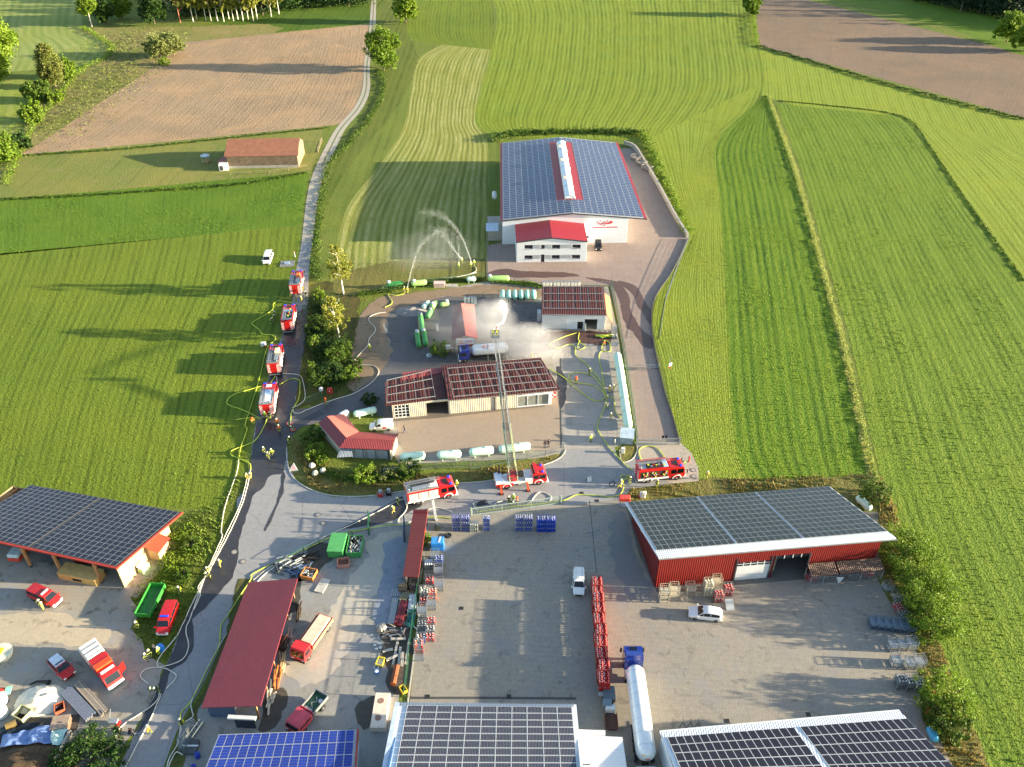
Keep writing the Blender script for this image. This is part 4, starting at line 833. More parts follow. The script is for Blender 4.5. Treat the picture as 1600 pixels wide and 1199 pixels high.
B.wall((a.x+.3,a.y),(d_.x+.3,d_.y+.4),2.6,2.6,beigem,t=.1); B.wall((g.x-.4,g.y-.2),(i_.x-.4,i_.y+.3),2.6,2.6,beigem,t=.1); B.wall((f.x,f.y-.2),(g.x-.4,g.y-.2),2.6,2.6,beigem,t=.1); B.wall((e.x,e.y-.2),(f.x,f.y-.2),2.6,2.6,beigem,t=.1)
pw=M('grey_partition',(140,146,152),.6)
y_=d_.y+.5
for k in range(5): x=d_.x+.4+(i_.x-d_.x-1.0)*k/4; MB().box(x-.06,x+.06,y_-.2,y_-.08,0,2.6).obj('post',steel,B.root)
for k in range(3): x=d_.x+1.8+(i_.x-d_.x-2.6)*k/3; MB().box(x,x+2.1,y_-.05,y_,0.1,2.1).obj('partition',pw,B.root)
MB().slab((d_.x-.2,y_-1.8,1.6),(d_.x+2.4,y_-1.4,1.6),(d_.x+2.2,y_,2.3),(d_.x,y_,2.3),.06).obj('lean_roof',corr('grey_lean',(120,130,140),0,.25,.04,.5),B.root)
# ---------------------------------------------------------------- barn upper left
B=Bld('field_barn','clay-tiled barn with weathered board walls beside the farm track','barn',(350,245,4),(466,243,4))
q=[B.L(350,245,3.8),B.L(466,243,3.8),B.L(467,215.5,6.2),B.L(355,217.5,6.2)]; ridge_y=q[2].y; W=q[1].x
MB().slab(*q,.15).obj('roof',tiler,B.root); q2=[q[3],q[2],q[2]+Vector((0,4,-2.2)),q[3]+Vector((0,4,-2.2))]; MB().slab(*q2,.15).obj('roof',tiler,B.root)
yo=.7; yb=ridge_y+3.5
B.wall((.5,yo),(W-.5,yo),3.6,3.6,oldwood,z0=.9); B.wall((.5,yo),(W-.5,yo),.8,.8,concm,t=.3,name='plinth')
def gz(y): return 3.8+2.4*(y)/(ridge_y) -.25
for x in (W-.5,.5):
    m=MB(); m.prism([(yo,.0),(ridge_y,.0),(yb,.0),(yb,4.1),(ridge_y,5.95),(yo,gz(yo))],x-.1,x+.1,'x'); m.obj('gable_wall',M('barn_plaster',(128,108,86),.85) if x>1 else oldwood,B.root)
B.wall((W-.5,yb),(.5,yb),3.9,3.9,oldwood)
MB().slab((-2.6,.6,2.0),(.3,.6,2.6),(.3,4.6,2.6),(-2.6,4.6,2.0),.1).obj('lean_to',M('dull_red_sheet',(124,68,58),.7),B.root)
T=Bld('animal_shelter','small white cabin at the left end of the field barn','cabin',(343,268,0),(357,267,0)); MB().box(0,2.6,0,2.2,0,2,0,.05).obj('body',doorw,T.root); MB().box(.3,1.2,-.04,0,.2,1.6).obj('opening',darkg,T.root)
T=Bld('hay_rack','hexagonal hay rack with small roof in the paddock','hay rack',(316,256,0),(330,256,0)); m=MB(); m.lathe([(2.2,1.5),(2.8,.1)],6); m.obj('roof',M('rack_roof',(176,190,196),.5),T.root,None,(1,1,0))
m=MB(); [m.bar((1+1.3*math.cos(k*math.pi/3),1+1.3*math.sin(k*math.pi/3),0),(1+1.3*math.cos(k*math.pi/3),1+1.3*math.sin(k*math.pi/3),2.2),.08) for k in range(6)]; m.obj('frame',steel,T.root); MB().lathe([(0,1.1),(.5,1.3),(.9,1.)],8,0,'z',(1,1,0)).obj('hay',M('hay',(150,130,80),.9),T.root)
# ---------------------------------------------------------------- vehicles
fred=M('fire_red',(178,26,22),.28,0,.05,coat=.5); fwhite=M('vehicle_white',(222,222,218),.3,0,.04,coat=.4); tyre=M('tyre',(24,24,25),.85); rim=M('rim',(150,152,156),.35,.7,.05); silver=M('silver_shutter',(206,204,196),.4,.3,.06)
bluel=M('blue_beacon',(20,70,220),.2,0,.05); cglass=M('car_glass',(20,26,32),.06,0,.1); black=M('black_plastic',(22,22,24),.6); alu=M('chequer_plate',(180,182,180),.35,.7,.1); lampm=M('lamp_lens',(230,230,220),.15); blueT=M('truck_blue',(14,44,130),.28,0,.06,coat=.5); orange=M('jack_orange',(230,74,30),.45); lime=M('lime_paint',(190,206,60),.5); palel=M('ladder_pale_lime',(216,222,150),.5); hoseY=M('yellow_hose',(182,196,64),.65,var=.3); hoseW=M('white_hose',(206,202,186),.65)
def chev():
    m,nt,bs=base_mat('chevron'); g=obj_co(nt); sp=nt.nodes.new('ShaderNodeSeparateXYZ'); nt.links.new(g,sp.inputs[0])
    s=mth(nt,'SINE',mth(nt,'MULTIPLY',mth(nt,'ADD',mth(nt,'ABSOLUTE',sp.outputs[1]),sp.outputs[2]),12)); nt.links.new(mixc(nt,ramp(nt,s,-.1,.1),C(210,30,24),C(225,222,216)),bs.inputs['Base Color']); bs.inputs['Roughness'].default_value=.4; return m
chevm=chev()
def wheel_mesh(r,w_):
    return (MB().lathe([(-w_/2,r*.62),(-w_/2,r*.94),(-w_/2+.04,r),(w_/2-.04,r),(w_/2,r*.94),(w_/2,r*.62)],18,0,'y').mesh('wheel',tyre), MB().lathe([(-w_/2-.02,r*.2),(-w_/2+.03,r*.6),(w_/2-.03,r*.6),(w_/2+.02,r*.2)],14,0,'y').mesh('rim',rim))
WT=wheel_mesh(.5,.32); WC=wheel_mesh(.33,.22)
def wheels(t,xs,hw,r,kit):
    for x in xs:
        for s in (-1,1):
            o=inst('wheel',kit[0],t,(x,s*hw,r)); inst('rim',kit[1],o)
def place(px_rear,px_front,off=0.):
    a,b=G(*px_rear),G(*px_front); d=(b-a); rz=math.atan2(d.y,d.x); d.normalize(); n=Vector((-d.y,d.x,0)); return (a+b)/2+n*off, rz
def ladder_mb(m,a,b,w_,step=.35,t=.06,up=(0,0,1)):
    a,b=Vector(a),Vector(b); d=(b-a); L=d.length; d.normalize(); s=d.cross(Vector(up)).normalized()*w_/2
    m.bar(a-s,b-s,t,t*1.6); m.bar(a+s,b+s,t,t*1.6)
    for k in range(int(L/step)+1): p=a+d*(k*step); m.bar(p-s,p+s,t*.7)
    return m
def fire_engine(label,loc,rz,deck='silver',L=8.0,open_=False,group='fire engines at the scene'):
    t=thing('fire_engine',label,'fire engine',loc,rz,group); h=L/2; xc=h-2.75
    MB().box(-h+.1,h-.3,-.9,.9,.45,.9).obj('chassis',black,t)
    MB().box(-h,xc-.08,-1.25,1.25,.8,3.05,0,.06).obj('body',fred,t)
    MB().prism([(xc,.75),(h-.05,.75),(h,1.5),(h-.25,2.75),(h-.6,3.0),(xc,3.05)],-1.22,1.22,'y').obj('cab',fred,t)
    MB().add([(h+.012,-1.05,1.62),(h+.012,1.05,1.62),(h-.215,1.0,2.66),(h-.215,-1.0,2.66)],[(0,1,2,3)]).obj('windscreen',cglass,t)
    for s in (-1,1):
        y=s*1.235
        for x0,x1 in ((xc+.25,xc+1.15),(xc+1.4,h-.3)):
            MB().box(x0,x1,min(y,y-s*.02),max(y,y+s*.012),1.65,2.6,0).obj('side_window',cglass,t)
            MB().box(x0,x0+.12,y,y+s*.04,1.3,1.42).obj('door_handle',black,t)
        # body shutters and skirts
        n=3; x0=-h+.25; w_=(xc-.25-x0)/n
        for k in range(n):
            if open_ and s==-1:
                o=MB().box(x0+k*w_+.08,x0+(k+1)*w_-.08,y+s*.015,y+s*.03,1.25,2.7).obj('open_locker',M('locker_dark',(40,34,30),.8),t)
                m=MB(); r=random.Random(k)
                for q in range(9): a=x0+k*w_+.2+r.random()*(w_-.6); b=1.35+r.random()*1.1; m.box(a,a+.22,y+s*.03,y+s*.12,b,b+.2,q%3)
                m.obj('equipment',[lime,fred,silver],o)
            else:
                zl=1.25 if k!=1 or True else 1.0
                MB().box(x0+k*w_+.06,x0+(k+1)*w_-.06,min(y+s*.015,y+s*.05),max(y+s*.015,y+s*.05),zl,2.72,0).obj('roller_shutter',silver,t)
                MB().box(x0+k*w_+.06,x0+(k+1)*w_-.06,y+s*.05,y+s*.08,zl,zl+.08).obj('shutter_handle',alu,t)
        MB().box(-h+.02,xc-.1,min(y+s*.018,y+s*.03),max(y+s*.018,y+s*.03),.82,1.22).obj('white_stripe',fwhite,t)
        for x in (-h+1.75,h-1.35):
            m=MB(); m.tube([(x+.72*math.cos(a*math.pi/8),y,.55+.72*math.sin(a*math.pi/8)) for a in range(9)],.1,5); m.obj('wheel_arch',fwhite,t)
        m=MB(); m.bar((h-.1,y,2.4),(h+.25,y+s*.25,2.4),.05); m.box(h+.15,h+.27,y+s*.15,y+s*.38,1.9,2.5); m.obj('mirror',black,t)
    wheels(t,(-h+1.75,h-1.35),1.05,.5,WT)
    MB().box(h-.3,h+.22,-1.22,1.22,.42,.95,0,.08).obj('bumper',fwhite,t)
    for s in (-1,1): MB().box(h+.2,h+.25,s*.95-.18,s*.95+.18,.6,.8).obj('headlight',lampm,t)
    MB().box(h-.02,h+.03,-.6,.6,1.1,1.35).obj('grille',black,t)
    # rear
    m=MB(); m.box(-h-.03,-h-.005,-1.2,-.62,.85,2.9); m.box(-h-.03,-h-.005,.62,1.2,.85,2.9); m.obj('chevron_panel',chevm,t)
    MB().box(-h-.05,-h-.004,-.58,.58,1.3,2.7).obj('rear_door',fred if deck!='white' else M('rear_dark_red',(170,24,24),.4),t)
    MB().box(-h-.35,-h-.05,-1.1,1.1,.5,.62).obj('rear_step',alu,t)
    # roof
    dk={'silver':alu,'white':fwhite,'dark':black}[deck]
    MB().box(-h+.12,xc-.2,-1.1,1.1,3.052,3.09).obj('roof_deck',alu if deck!='white' else fwhite,t)
    m=MB(); 
    for s in (-1,1): m.bar((-h+.1,s*1.18,3.22),(xc-.15,s*1.18,3.22),.08,.28)
    m.bar((-h+.1,-1.18,3.22),(-h+.1,1.18,3.22),.08,.28); m.obj('roof_rail',alu if deck!='dark' else fred,t)
    m=ladder_mb(MB(),(-h-.2,.62,3.42),(xc+.4,.62,3.42),.5,.33); m.obj('roof_ladder',rail,t)
    if deck=='white':
        MB().box(-h+.9,xc-.6,-.95,.25,3.1,3.3,0,.04).obj('roof_box',fwhite,t); MB().box(xc-1.9,xc-.5,-.5,.5,3.3,3.42).obj('hatch',M('panel_blue_grey',(150,176,206),.4),t)
    elif deck=='dark':
        MB().box(-h+1.5,xc-1.2,-.9,.2,3.1,3.28,0,.04).obj('hose_tray',black,t); m=MB(); r=random.Random(2)
        for k in range(7): m.box(-h+1.7+k*.45,-h+2.0+k*.45,-.8+r.random()*.5,-.5+r.random()*.5,3.28,3.42,k%3)
        m.obj('roof_gear',[lime,alu,fred],t); MB().box(xc-1.1,xc-.25,-.9,.9,3.1,3.25,0,.04).obj('roof_box',M('panel_blue_grey',(150,176,206),.4),t)
    else:
        MB().box(-h+1.0,xc-1.6,-.95,-.15,3.1,3.35,0,.05).obj('roof_box',alu,t); MB().box(xc-1.5,xc-.3,-.95,.3,3.1,3.3,0,.05).obj('roof_box',fwhite,t)
        m=MB(); [m.bar((-h+.8,-.1+.18*k,3.4),(xc-.6,-.1+.18*k,3.4),.07) for k in range(3)]; m.obj('suction_hose',black,t)
    MB().lathe([(3.0,.16),(3.5,.16),(3.6,.1)],8,0,'z',(-h+.4,-.8,0)).obj('light_mast',alu,t)
    for s in (-1,1): MB().box(h-1.0,h-.62,s*.85-.25,s*.85+.25,3.0,3.2,0,.05).obj('beacon',bluel,t)
    MB().lathe([(3.05,.12),(3.25,.1)],8,0,'z',(-h+.25,.95,0)).obj('beacon',bluel,t)
    MB().box(h-2.0,h-1.2,-.5,.5,3.04,3.1).obj('roof_hatch',black if deck!='white' else fwhite,t)
    return t
for i,(pr,pf,dk,lab) in enumerate((((463,464),(468,436),'silver','northernmost fire engine on the farm road, orange gear on its roof'),((451,521),(456,490),'dark','second fire engine from the north, dark hose tray between roof ladders'),((430,588),(435,558),'silver','third fire engine in the road row, cream box on its roof'),((419,653),(425,620),'white','southernmost fire engine in the road row, white roof and chevron rear'))):
    a,rz=place(pr,pf); a=G(*pr); d=Vector((math.cos(rz),math.sin(rz),0)); L=7.6; e=fire_engine(lab,a+d*L/2,rz,dk,L)
    if i in (0,2): MB().box(-.6,1.0,-1.0,-.1,3.32,3.7,0,.08).obj('roof_bundle',M('gear_%d'%i,(226,110,40) if i==0 else (226,206,170),.6),e)
a,rz=place((655,788.5),(696.5,780),1.1); fire_engine('fire engine with silver roof ladder parked on the road above the bottle yard',a,rz,'silver',8.2)
a,rz=place((1011.5,755),(1053,750.5),1.1); fire_engine('fire engine with open lockers by the gate, yellow hoses at its rear',a,rz,'dark',8.2,True)
# ladder truck
a,rz=place((787,765),(843,758),1.15); t=thing('ladder_truck','turntable ladder truck with raised ladder reaching over the workshop','ladder truck',a,rz); LT=t; h=4.4; xc=h-2.2
MB().box(-h,h-.3,-.6,.6,.5,.95).obj('chassis',black,t); MB().box(-h,xc-.3,-1.22,1.22,.95,1.3,0,.04).obj('platform',M('platform_white',(206,210,216),.4),t)
MB().box(-h+.05,-h+3.0,-1.24,-1.2,.6,1.28).obj('side_panel',fred,t); MB().box(-h+.05,-h+3.0,1.2,1.24,.6,1.28).obj('side_panel',fred,t)
MB().box(-.6,xc-.3,-1.24,-1.2,.6,1.28).obj('side_panel',silver,t); MB().box(-h,-h+1.2,-1.2,1.2,1.3,1.9,0,.05).obj('rear_locker',M('platform_white',(206,210,216),.4),t); MB().box(.6,2.0,-1.2,1.2,1.3,1.8,0,.05).obj('front_locker',_m['platform_white'],t)
m=MB(); m.box(-h-.03,-h-.005,-1.2,-.3,.6,1.8); m.box(-h-.03,-h-.005,.3,1.2,.6,1.8); m.obj('chevron_panel',chevm,t)
MB().prism([(xc-.25,.7),(h-.05,.7),(h,1.4),(h-.2,2.45),(h-.5,2.65),(xc-.25,2.7)],-1.22,1.22,'y').obj('cab',fred,t)
MB().add([(h+.012,-1.05,1.5),(h+.012,1.05,1.5),(h-.17,1.0,2.38),(h-.17,-1.0,2.38)],[(0,1,2,3)]).obj('windscreen',cglass,t)
for s in (-1,1):
    MB().box(xc+.9,h-.3,s*1.225-.02,s*1.225+.02,1.5,2.35).obj('side_window',cglass,t); MB().box(xc-.1,xc+.7,s*1.225-.02,s*1.225+.02,1.5,2.35).obj('side_window',cglass,t)
    MB().box(h-.95,h-.6,s*.8-.25,s*.8+.25,2.65,2.85,0,.05).obj('beacon',bluel,t)
    for x in (-h+1.9,h-1.45): m=MB(); m.tube([(x+.7*math.cos(a_*math.pi/8),s*1.22,.55+.7*math.sin(a_*math.pi/8)) for a_ in range(9)],.09,5); m.obj('wheel_arch',fwhite,t)
    for x in (-h+.75,.9):
        o=MB().bar((x,s*1.0,1.0),(x,s*2.3,.75),.24,.3).bar((x,s*2.2,.85),(x,s*2.25,.15),.26).obj('outrigger',orange,t); MB().box(x-.35,x+.35,s*2.25-.3,s*2.25+.3,0,.14).obj('foot_plate',black,o)
MB().box(xc+.0,xc+.55,-1.25,1.2,2.72,3.1,0,.04).obj('roof_locker',fred,t); MB().box(xc-.2,xc+.0,-.9,.9,2.2,2.9).obj('headboard',black,t); MB().box(h-.3,h+.2,-1.2,1.2,.4,.9,0,.08).obj('bumper',fwhite,t)
wheels(t,(-h+1.9,h-1.45),1.05,.5,WT); MB().lathe([(1.3,.25),(3.6,.12)],8,0,'z',(-h+.9,1.0,0)).obj('exhaust_stack',black,t)
inv=Matrix.Rotation(-rz,3,'Z'); base=Vector((-1.3,0,2.6)); bw=a+Matrix.Rotation(rz,3,'Z')@base
MB().lathe([(1.3,.95),(1.55,.95),(1.6,.7),(2.1,.7)],16,0,'z',(base.x,0,0)).obj('turntable',fred,t)
best=None
for k in range(400):
    z=3+k*.075; p=G(774,530,z); e=abs((p-bw).length-27.5)
    if best is None or e<best[0]:
        best=(e,p)
tip=best[1]; tl=inv@(tip-a); d=(tl-base).normalized(); side=d.cross(Vector((0,0,1))).normalized(); up=side.cross(d)
MB().box(base.x-.9,base.x+.9,-.75,.75,2.1,2.5,0,.05).obj('ladder_cradle',fred,t)
MB().box(base.x+.9,base.x+1.7,-.9,-.2,2.0,3.0,0,.05).obj('control_seat',black,t)
TL=(tl-base).length
for k,(f0,f1,w_,c_) in enumerate(((-.06,.34,1.35,lime),(.04,.58,1.05,rail),(.28,.8,.86,rail),(.52,.985,.68,rail))):
    off=up*(.12*k); p0,p1=base+d*TL*f0+off,base+d*TL*f1+off; m=MB()
    for s in (-1,1):
        m.bar(p0+side*s*w_/2,p1+side*s*w_/2,.17,.22,0); m.bar(p0+side*s*w_/2+up*.55,p1+side*s*w_/2+up*.55,.09,.1,1)
        n=int((p1-p0).length/1.1)
        for j in range(n): q0,q1=p0+(p1-p0)*(j/n),p0+(p1-p0)*((j+1)/n); m.bar(q0+side*s*w_/2,q1+side*s*w_/2+up*.55,.04,.04,1)
    n=int((p1-p0).length/.36)
    for j in range(n+1): q=p0+(p1-p0)*j/n; m.bar(q-side*w_/2,q+side*w_/2,.06,.06,1)
    m.obj('ladder_section',[palel if k<2 else M('ladder_silver',(206,208,204),.5,.3),M('ladder_grey',(128,132,132),.5,.3)],t)
m=MB()
cg=tl+Vector((0,0,.1)); fx=Vector((d.x,d.y,0)).normalized(); sx_=Vector((-fx.y,fx.x,0)); 
for z in (0,.55,1.1):
    P=[cg+fx*i*1.1+sx_*j*.8+Vector((0,0,z)) for i,j in ((0,-1),(1,-1),(1,1),(0,1))]
    for k in range(4): m.bar(P[k],P[(k+1)%4],.08)
for i,j in ((0,-1),(1,-1),(1,1),(0,1),(.5,1),(.5,-1),(1,0)): p=cg+fx*i*1.1+sx_*j*.8; m.bar(p,p+Vector((0,0,1.1)),.08)
m.add([cg+fx*i*1.1+sx_*j*.8 for i,j in ((0,-1),(1,-1),(1,1),(0,1))],[(0,1,2,3)]); m.obj('rescue_cage',steel,t)
MB().bar(cg+fx*1.2+Vector((0,0,1.0))-sx_*.4,cg+fx*2.1+Vector((0,0,1.4))-sx_*.4,.16).obj('water_cannon',fred,t)
CAGE=tip+Matrix.Rotation(rz,3,'Z')@(fx*.5); NOZ=tip+Matrix.Rotation(rz,3,'Z')@(fx*2.1-sx_*.4+Vector((0,0,1.5)))
# cars
def carbody(t,st,paint,gl,mats_roof=None,wr=.33):
    """st: stations (x, half width, z low, z belt, z roof, roof half width)"""
    V=[];F=[];MI=[]
    for (x,hw,z0,zb,zr,rw) in st:
        h_=[(hw*.9,z0),(hw,z0+.22),(hw,zb-.12),(hw*.96,zb),(rw,zr),(0,zr+.03 if zr>zb+.1 else zr)]
        V+=[(x,y,z) for y,z in h_]+[(x,-y,z) for y,z in h_[-2::-1]]
    n=11
    for i in range(len(st)-1):
        for k in range(n): F.append((i*n+k,i*n+(k+1)%n,(i+1)*n+(k+1)%n,(i+1)*n+k)); MI.append(1 if (mats_roof and k in (4,5) and st[i][4]>st[i][3]+.1 and st[i+1][4]>st[i+1][3]+.1) else 0)
    F+=[tuple(range(n)),tuple(range((len(st)-1)*n,len(st)*n))]; MI+=[0,0]
    b=MB(); b.v=V; b.f=F; b.mi=MI; b.sm=[True]*len(F); b.obj('body',[paint,mats_roof or paint],t)
    def P(i,f,s,o=.015): x,hw,z0,zb,zr,rw=st[i]; return Vector((x,s*(hw*.96*(1-f)+rw*f+o),zb*(1-f)+zr*f))
    for i,j in gl['side']:
        for s in (-1,1):
            a,b_,c_,d_=P(i,.1,s),P(j,.1,s),P(j,.86,s),P(i,.86,s); 
            if st[i][4]-st[i][3]<.15: d_=a
            if st[j][4]-st[j][3]<.15: c_=b_
            q=[a,b_,c_,d_]; c0=sum(q,Vector())/4; q=[c0+(p-c0)*.93 for p in q]; MB().add(q,[(0,1,2,3)]).obj('side_window',cglass,t)
    for nm,(i,j) in (('windscreen',gl.get('front')),('rear_window',gl.get('rear'))) if gl.get('rear') else (('windscreen',gl.get('front')),):
        a=st[i]; b_=st[j]; w0,w1=a[1]*.86,b_[5]*.92; zz=a[3]; o=Vector((.02 if a[0]>b_[0] else -.02,0,.02))
        A_=Vector((a[0],0,a[3] if a[4]<=a[3]+.1 else a[3])); B_=Vector((b_[0],0,b_[4])); lo=A_.lerp(B_,.06)+o; hi=A_.lerp(B_,.92)+o
        MB().add([lo+Vector((0,-w0,0)),lo+Vector((0,w0,0)),hi+Vector((0,w1,-.01)),hi+Vector((0,-w1,-.01))],[(0,1,2,3)]).obj(nm,cglass,t)
    f=st[-1] if st[-1][0]>st[0][0] else st[0]; xf=max(s[0] for s in st); xr=min(s[0] for s in st); hw=st[len(st)//2][1]
    for s in (-1,1):
        MB().box(xf-.12,xf+.02,s*hw*.7-.16,s*hw*.7+.16,.62,.8,0,.02).obj('headlight',lampm,t); MB().box(xr-.02,xr+.05,s*hw*.82-.08,s*hw*.82+.08,.75,1.05).obj('tail_light',fred,t)
        mx=st[gl['mir']][0]; MB().box(mx-.1,mx+.08,s*(hw+.02),s*(hw+.2),1.0,1.18,0,.02).obj('mirror',black if gl.get('mb') else paint,t)
    MB().box(xf-.02,xf+.03,-.5,.5,.38,.6).obj('grille',black,t)
SUV=([(-2.2,.8,.45,.95,.97,.78),(-2.12,.88,.3,1.02,1.1,.72),(-1.8,.93,.25,1.02,1.52,.66),(-.6,.95,.25,1.0,1.66,.7),(.3,.95,.25,.98,1.6,.68),(1.05,.95,.25,.98,1.0,.84),(1.85,.9,.28,.9,.93,.76),(2.2,.76,.35,.72,.74,.62)],dict(side=[(2,3),(3,4),(4,5)],front=(5,4),rear=(1,2),mir=5))
VAN=([(-2.5,.85,.4,1.1,1.75,.75),(-2.45,.95,.3,1.15,1.85,.78),(-1.2,.97,.28,1.15,1.92,.8),(.3,.97,.28,1.15,1.92,.8),(1.1,.97,.28,1.12,1.85,.76),(1.75,.95,.28,1.1,1.14,.8),(2.3,.88,.3,.92,.94,.7),(2.5,.78,.38,.7,.72,.6)],dict(side=[(3,4),(4,5)],front=(5,4),rear=(0,1),mir=5))
CAD=([(-2.15,.8,.4,1.1,1.7,.68),(-2.1,.88,.3,1.12,1.8,.7),(-1.2,.9,.28,1.1,1.84,.72),(0,.9,.28,1.08,1.82,.72),(.5,.9,.28,1.05,1.74,.68),(1.15,.88,.28,1.0,1.03,.74),(1.9,.84,.3,.84,.86,.66),(2.15,.72,.38,.66,.68,.55)],dict(side=[(3,4),(4,5)],front=(5,4),rear=(0,1),mir=5))
def car(name,label,cat,px_r,px_f,kind,paint,roof=None,off=0.,sc=1.,more_side=(),loc=None,group=None):
    a,rz=place(px_r,px_f,off); t=thing(name,label,cat,loc or a,rz,group); st,gl=kind; gl=dict(gl); gl['side']=list(gl['side'])+list(more_side)
    carbody(t,[(x*sc,*r_) for x,*r_ in st],paint,gl,roof); wheels(t,(min(s[0] for s in st)*.62*sc,max(s[0] for s in st)*.6*sc),st[2][1]-.1,.33,WC); return t
t=car('white_van','white van parked on the meadow left of the road','van',(422,401),(417,415),VAN,fwhite,more_side=[(1,2),(2,3)])
t=car('white_van','white van with ladder on its roof in the paved bottle yard','van',(904,896),(904,936),CAD,fwhite,off=0); m=MB(); ladder_mb(m,(-3.0,0,1.98),(.4,0,1.98),.9,3.2,.05); m.obj('roof_rack',rail,t)
t=car('white_suv','white hatchback car parked below the red metal barn','car',(1120,974),(1083,969.5),SUV,fwhite,off=-.95,sc=1.08)
t=car('white_van','white delivery van beside the corner shed with red roof','van',(615,674),(577,676),CAD,fwhite,off=-.9); MB().box(-.9,-.3,.905,.92,.7,1.1).obj('logo',orange,t)
t=car('red_van','red fire service van beside the open barn, firefighter at its door','van',(47,926),(99,949),VAN,fred,more_side=[(1,2),(2,3)]); MB().box(.3,.6,-.6,.6,1.95,2.1,0,.03).obj('light_bar',doorw,t); MB().box(2.3,2.56,-.8,.8,.3,.62,0,.06).obj('bumper',fwhite,t)
t=car('red_van','red fire service van between green trailer and road','van',(273,948),(254,997),VAN,fred,more_side=[(1,2),(2,3)]); MB().box(.4,.7,-.6,.6,1.95,2.1,0,.03).obj('light_bar',bluel,t); MB().box(2.3,2.56,-.8,.8,.3,.62,0,.06).obj('bumper',fwhite,t)
t=car('command_car','silver and red fire command car on the gravel farm yard','car',(84,1032),(114,1063),SUV,fred,M('silver_roof',(206,212,220),.25,.3,.05)); MB().box(-.1,.02,-.55,.55,1.66,1.74).obj('roof_bar',black,t)
for s in (-1,1): MB().add([(1.05,s*.2,.995),(1.05,s*.5,.99),(1.9,s*.62,.885),(1.9,s*.42,.885)],[(0,1,2,3)]).obj('bonnet_stripe',doorw,t); MB().box(-1.9,1.7,s*.935,s*.95,.3,.6).obj('side_stripe',doorw,t)
t=car('black_car','small black off-road vehicle in front of the big hall','car',(934,384),(935,394),CAD,black,sc=.8)
# GW truck with tarpaulin
a,rz=place((139,1018),(188,1079)); t=thing('tarp_truck','red fire truck with white tarpaulin and open driver door','truck',a,rz); h=3.6
MB().box(-h,h-.3,-.8,.8,.4,.85).obj('chassis',black,t); MB().box(-h,-.6,-1.2,1.2,.9,1.5,0,.04).obj('cargo_bed',fred,t); MB().box(-h+.03,-.75,-1.17,1.17,1.5,2.85,0,.12).obj('tarpaulin',corr('white_tarp',(206,200,190),0,.9,.05,.7,.05,dk=.97),t)
MB().box(-.6,1.3,-1.15,1.15,.85,2.7,0,.06).obj('equipment_box',fred,t); MB().box(.6,1.6,-1.1,1.1,2.4,2.75,0,.05).obj('roof_spoiler',orange,t)
MB().prism([(1.35,.6),(h-.1,.6),(h,1.2),(h-.5,2.15),(h-.8,2.35),(1.35,2.4)],-1.1,1.1,'y').obj('cab',fred,t); MB().add([(h+.0,-.95,1.28),(h+.0,.95,1.28),(h-.48,.92,2.15),(h-.48,-.92,2.15)],[(0,1,2,3)]).obj('windscreen',cglass,t)
MB().box(2.1,2.5,-.9,.9,2.4,2.55,0,.04).obj('light_bar',fwhite,t); MB().box(h-.2,h+.2,-1.1,1.1,.35,.75,0,.06).obj('bumper',fwhite,t)
MB().box(0,1.0,-.03,.03,.7,2.2).obj('open_door',fred,t,None,(h-.8,1.12,0),(0,0,R(115)))
for s in (-1,1): MB().box(1.7,2.6,s*1.105-.01,s*1.105+.01,1.35,2.05).obj('side_window',cglass,t)
wheels(t,(-h+1.3,h-1.1),1.0,.42,wheel_mesh(.42,.28))
# red tipper and pink pickup
def tipper(label,pr,pf,cab,bed,inside,h=3.6,bw=1.2,ch=2.5,cl=1.7):
    a,rz=place(pr,pf); t=thing('flatbed_truck',label,'truck',a,rz); MB().box(-h,h-.3,-.5,.5,.5,.9).obj('chassis',black,t)
    MB().prism([(h-cl,.7),(h,.7),(h+.02,1.3),(h-.25,ch-.1),(h-.45,ch),(h-cl,ch)],-1.1,1.1,'y').obj('cab',cab,t); MB().add([(h+.035,-.95,1.4),(h+.035,.95,1.4),(h-.215,.92,ch-.15),(h-.215,-.92,ch-.15)],[(0,1,2,3)]).obj('windscreen',cglass,t)
    for s in (-1,1): MB().box(h-cl+.25,h-.35,s*1.105-.01,s*1.105+.01,1.4,ch-.3).obj('side_window',cglass,t); MB().box(h,h+.05,s*.8-.15,s*.8+.15,.8,1.0).obj('headlight',lampm,t)
    MB().box(-h,h-cl-.3,-bw,bw,.95,1.08).obj('bed_floor',inside,t)
    for s in (-1,1): MB().box(-h,h-cl-.3,s*bw-.04,s*bw+.04,1.08,1.6).obj('side_board',bed,t)
    MB().box(-h-.04,-h+.04,-bw,bw,1.08,1.6).obj('tailgate',bed,t); MB().box(h-cl-.34,h-cl-.26,-bw,bw,1.08,1.9).obj('headboard',cab,t); MB().box(h-.1,h+.12,-1.05,1.05,.4,.7,0,.04).obj('bumper',black,t)
    wheels(t,(-h+1.2,h-1.0),.95,.45,wheel_mesh(.45,.28)); return t
t=tipper('red tipper truck with a long pale load on its bed beside the wine red shed',(508,977),(470,1032),M('faded_red',(196,44,48),.4),M('bed_rust',(176,110,90),.7),M('load_tan',(196,172,140),.8)); MB().box(-3.5,1.45,-.95,.95,1.08,1.7,0,.1).obj('load',M('load_pale',(206,188,164),.8),t); MB().box(1.5,1.75,-.9,.9,.9,2.1).obj('crane_frame',M('dark_red_frame',(120,26,26),.6),t)
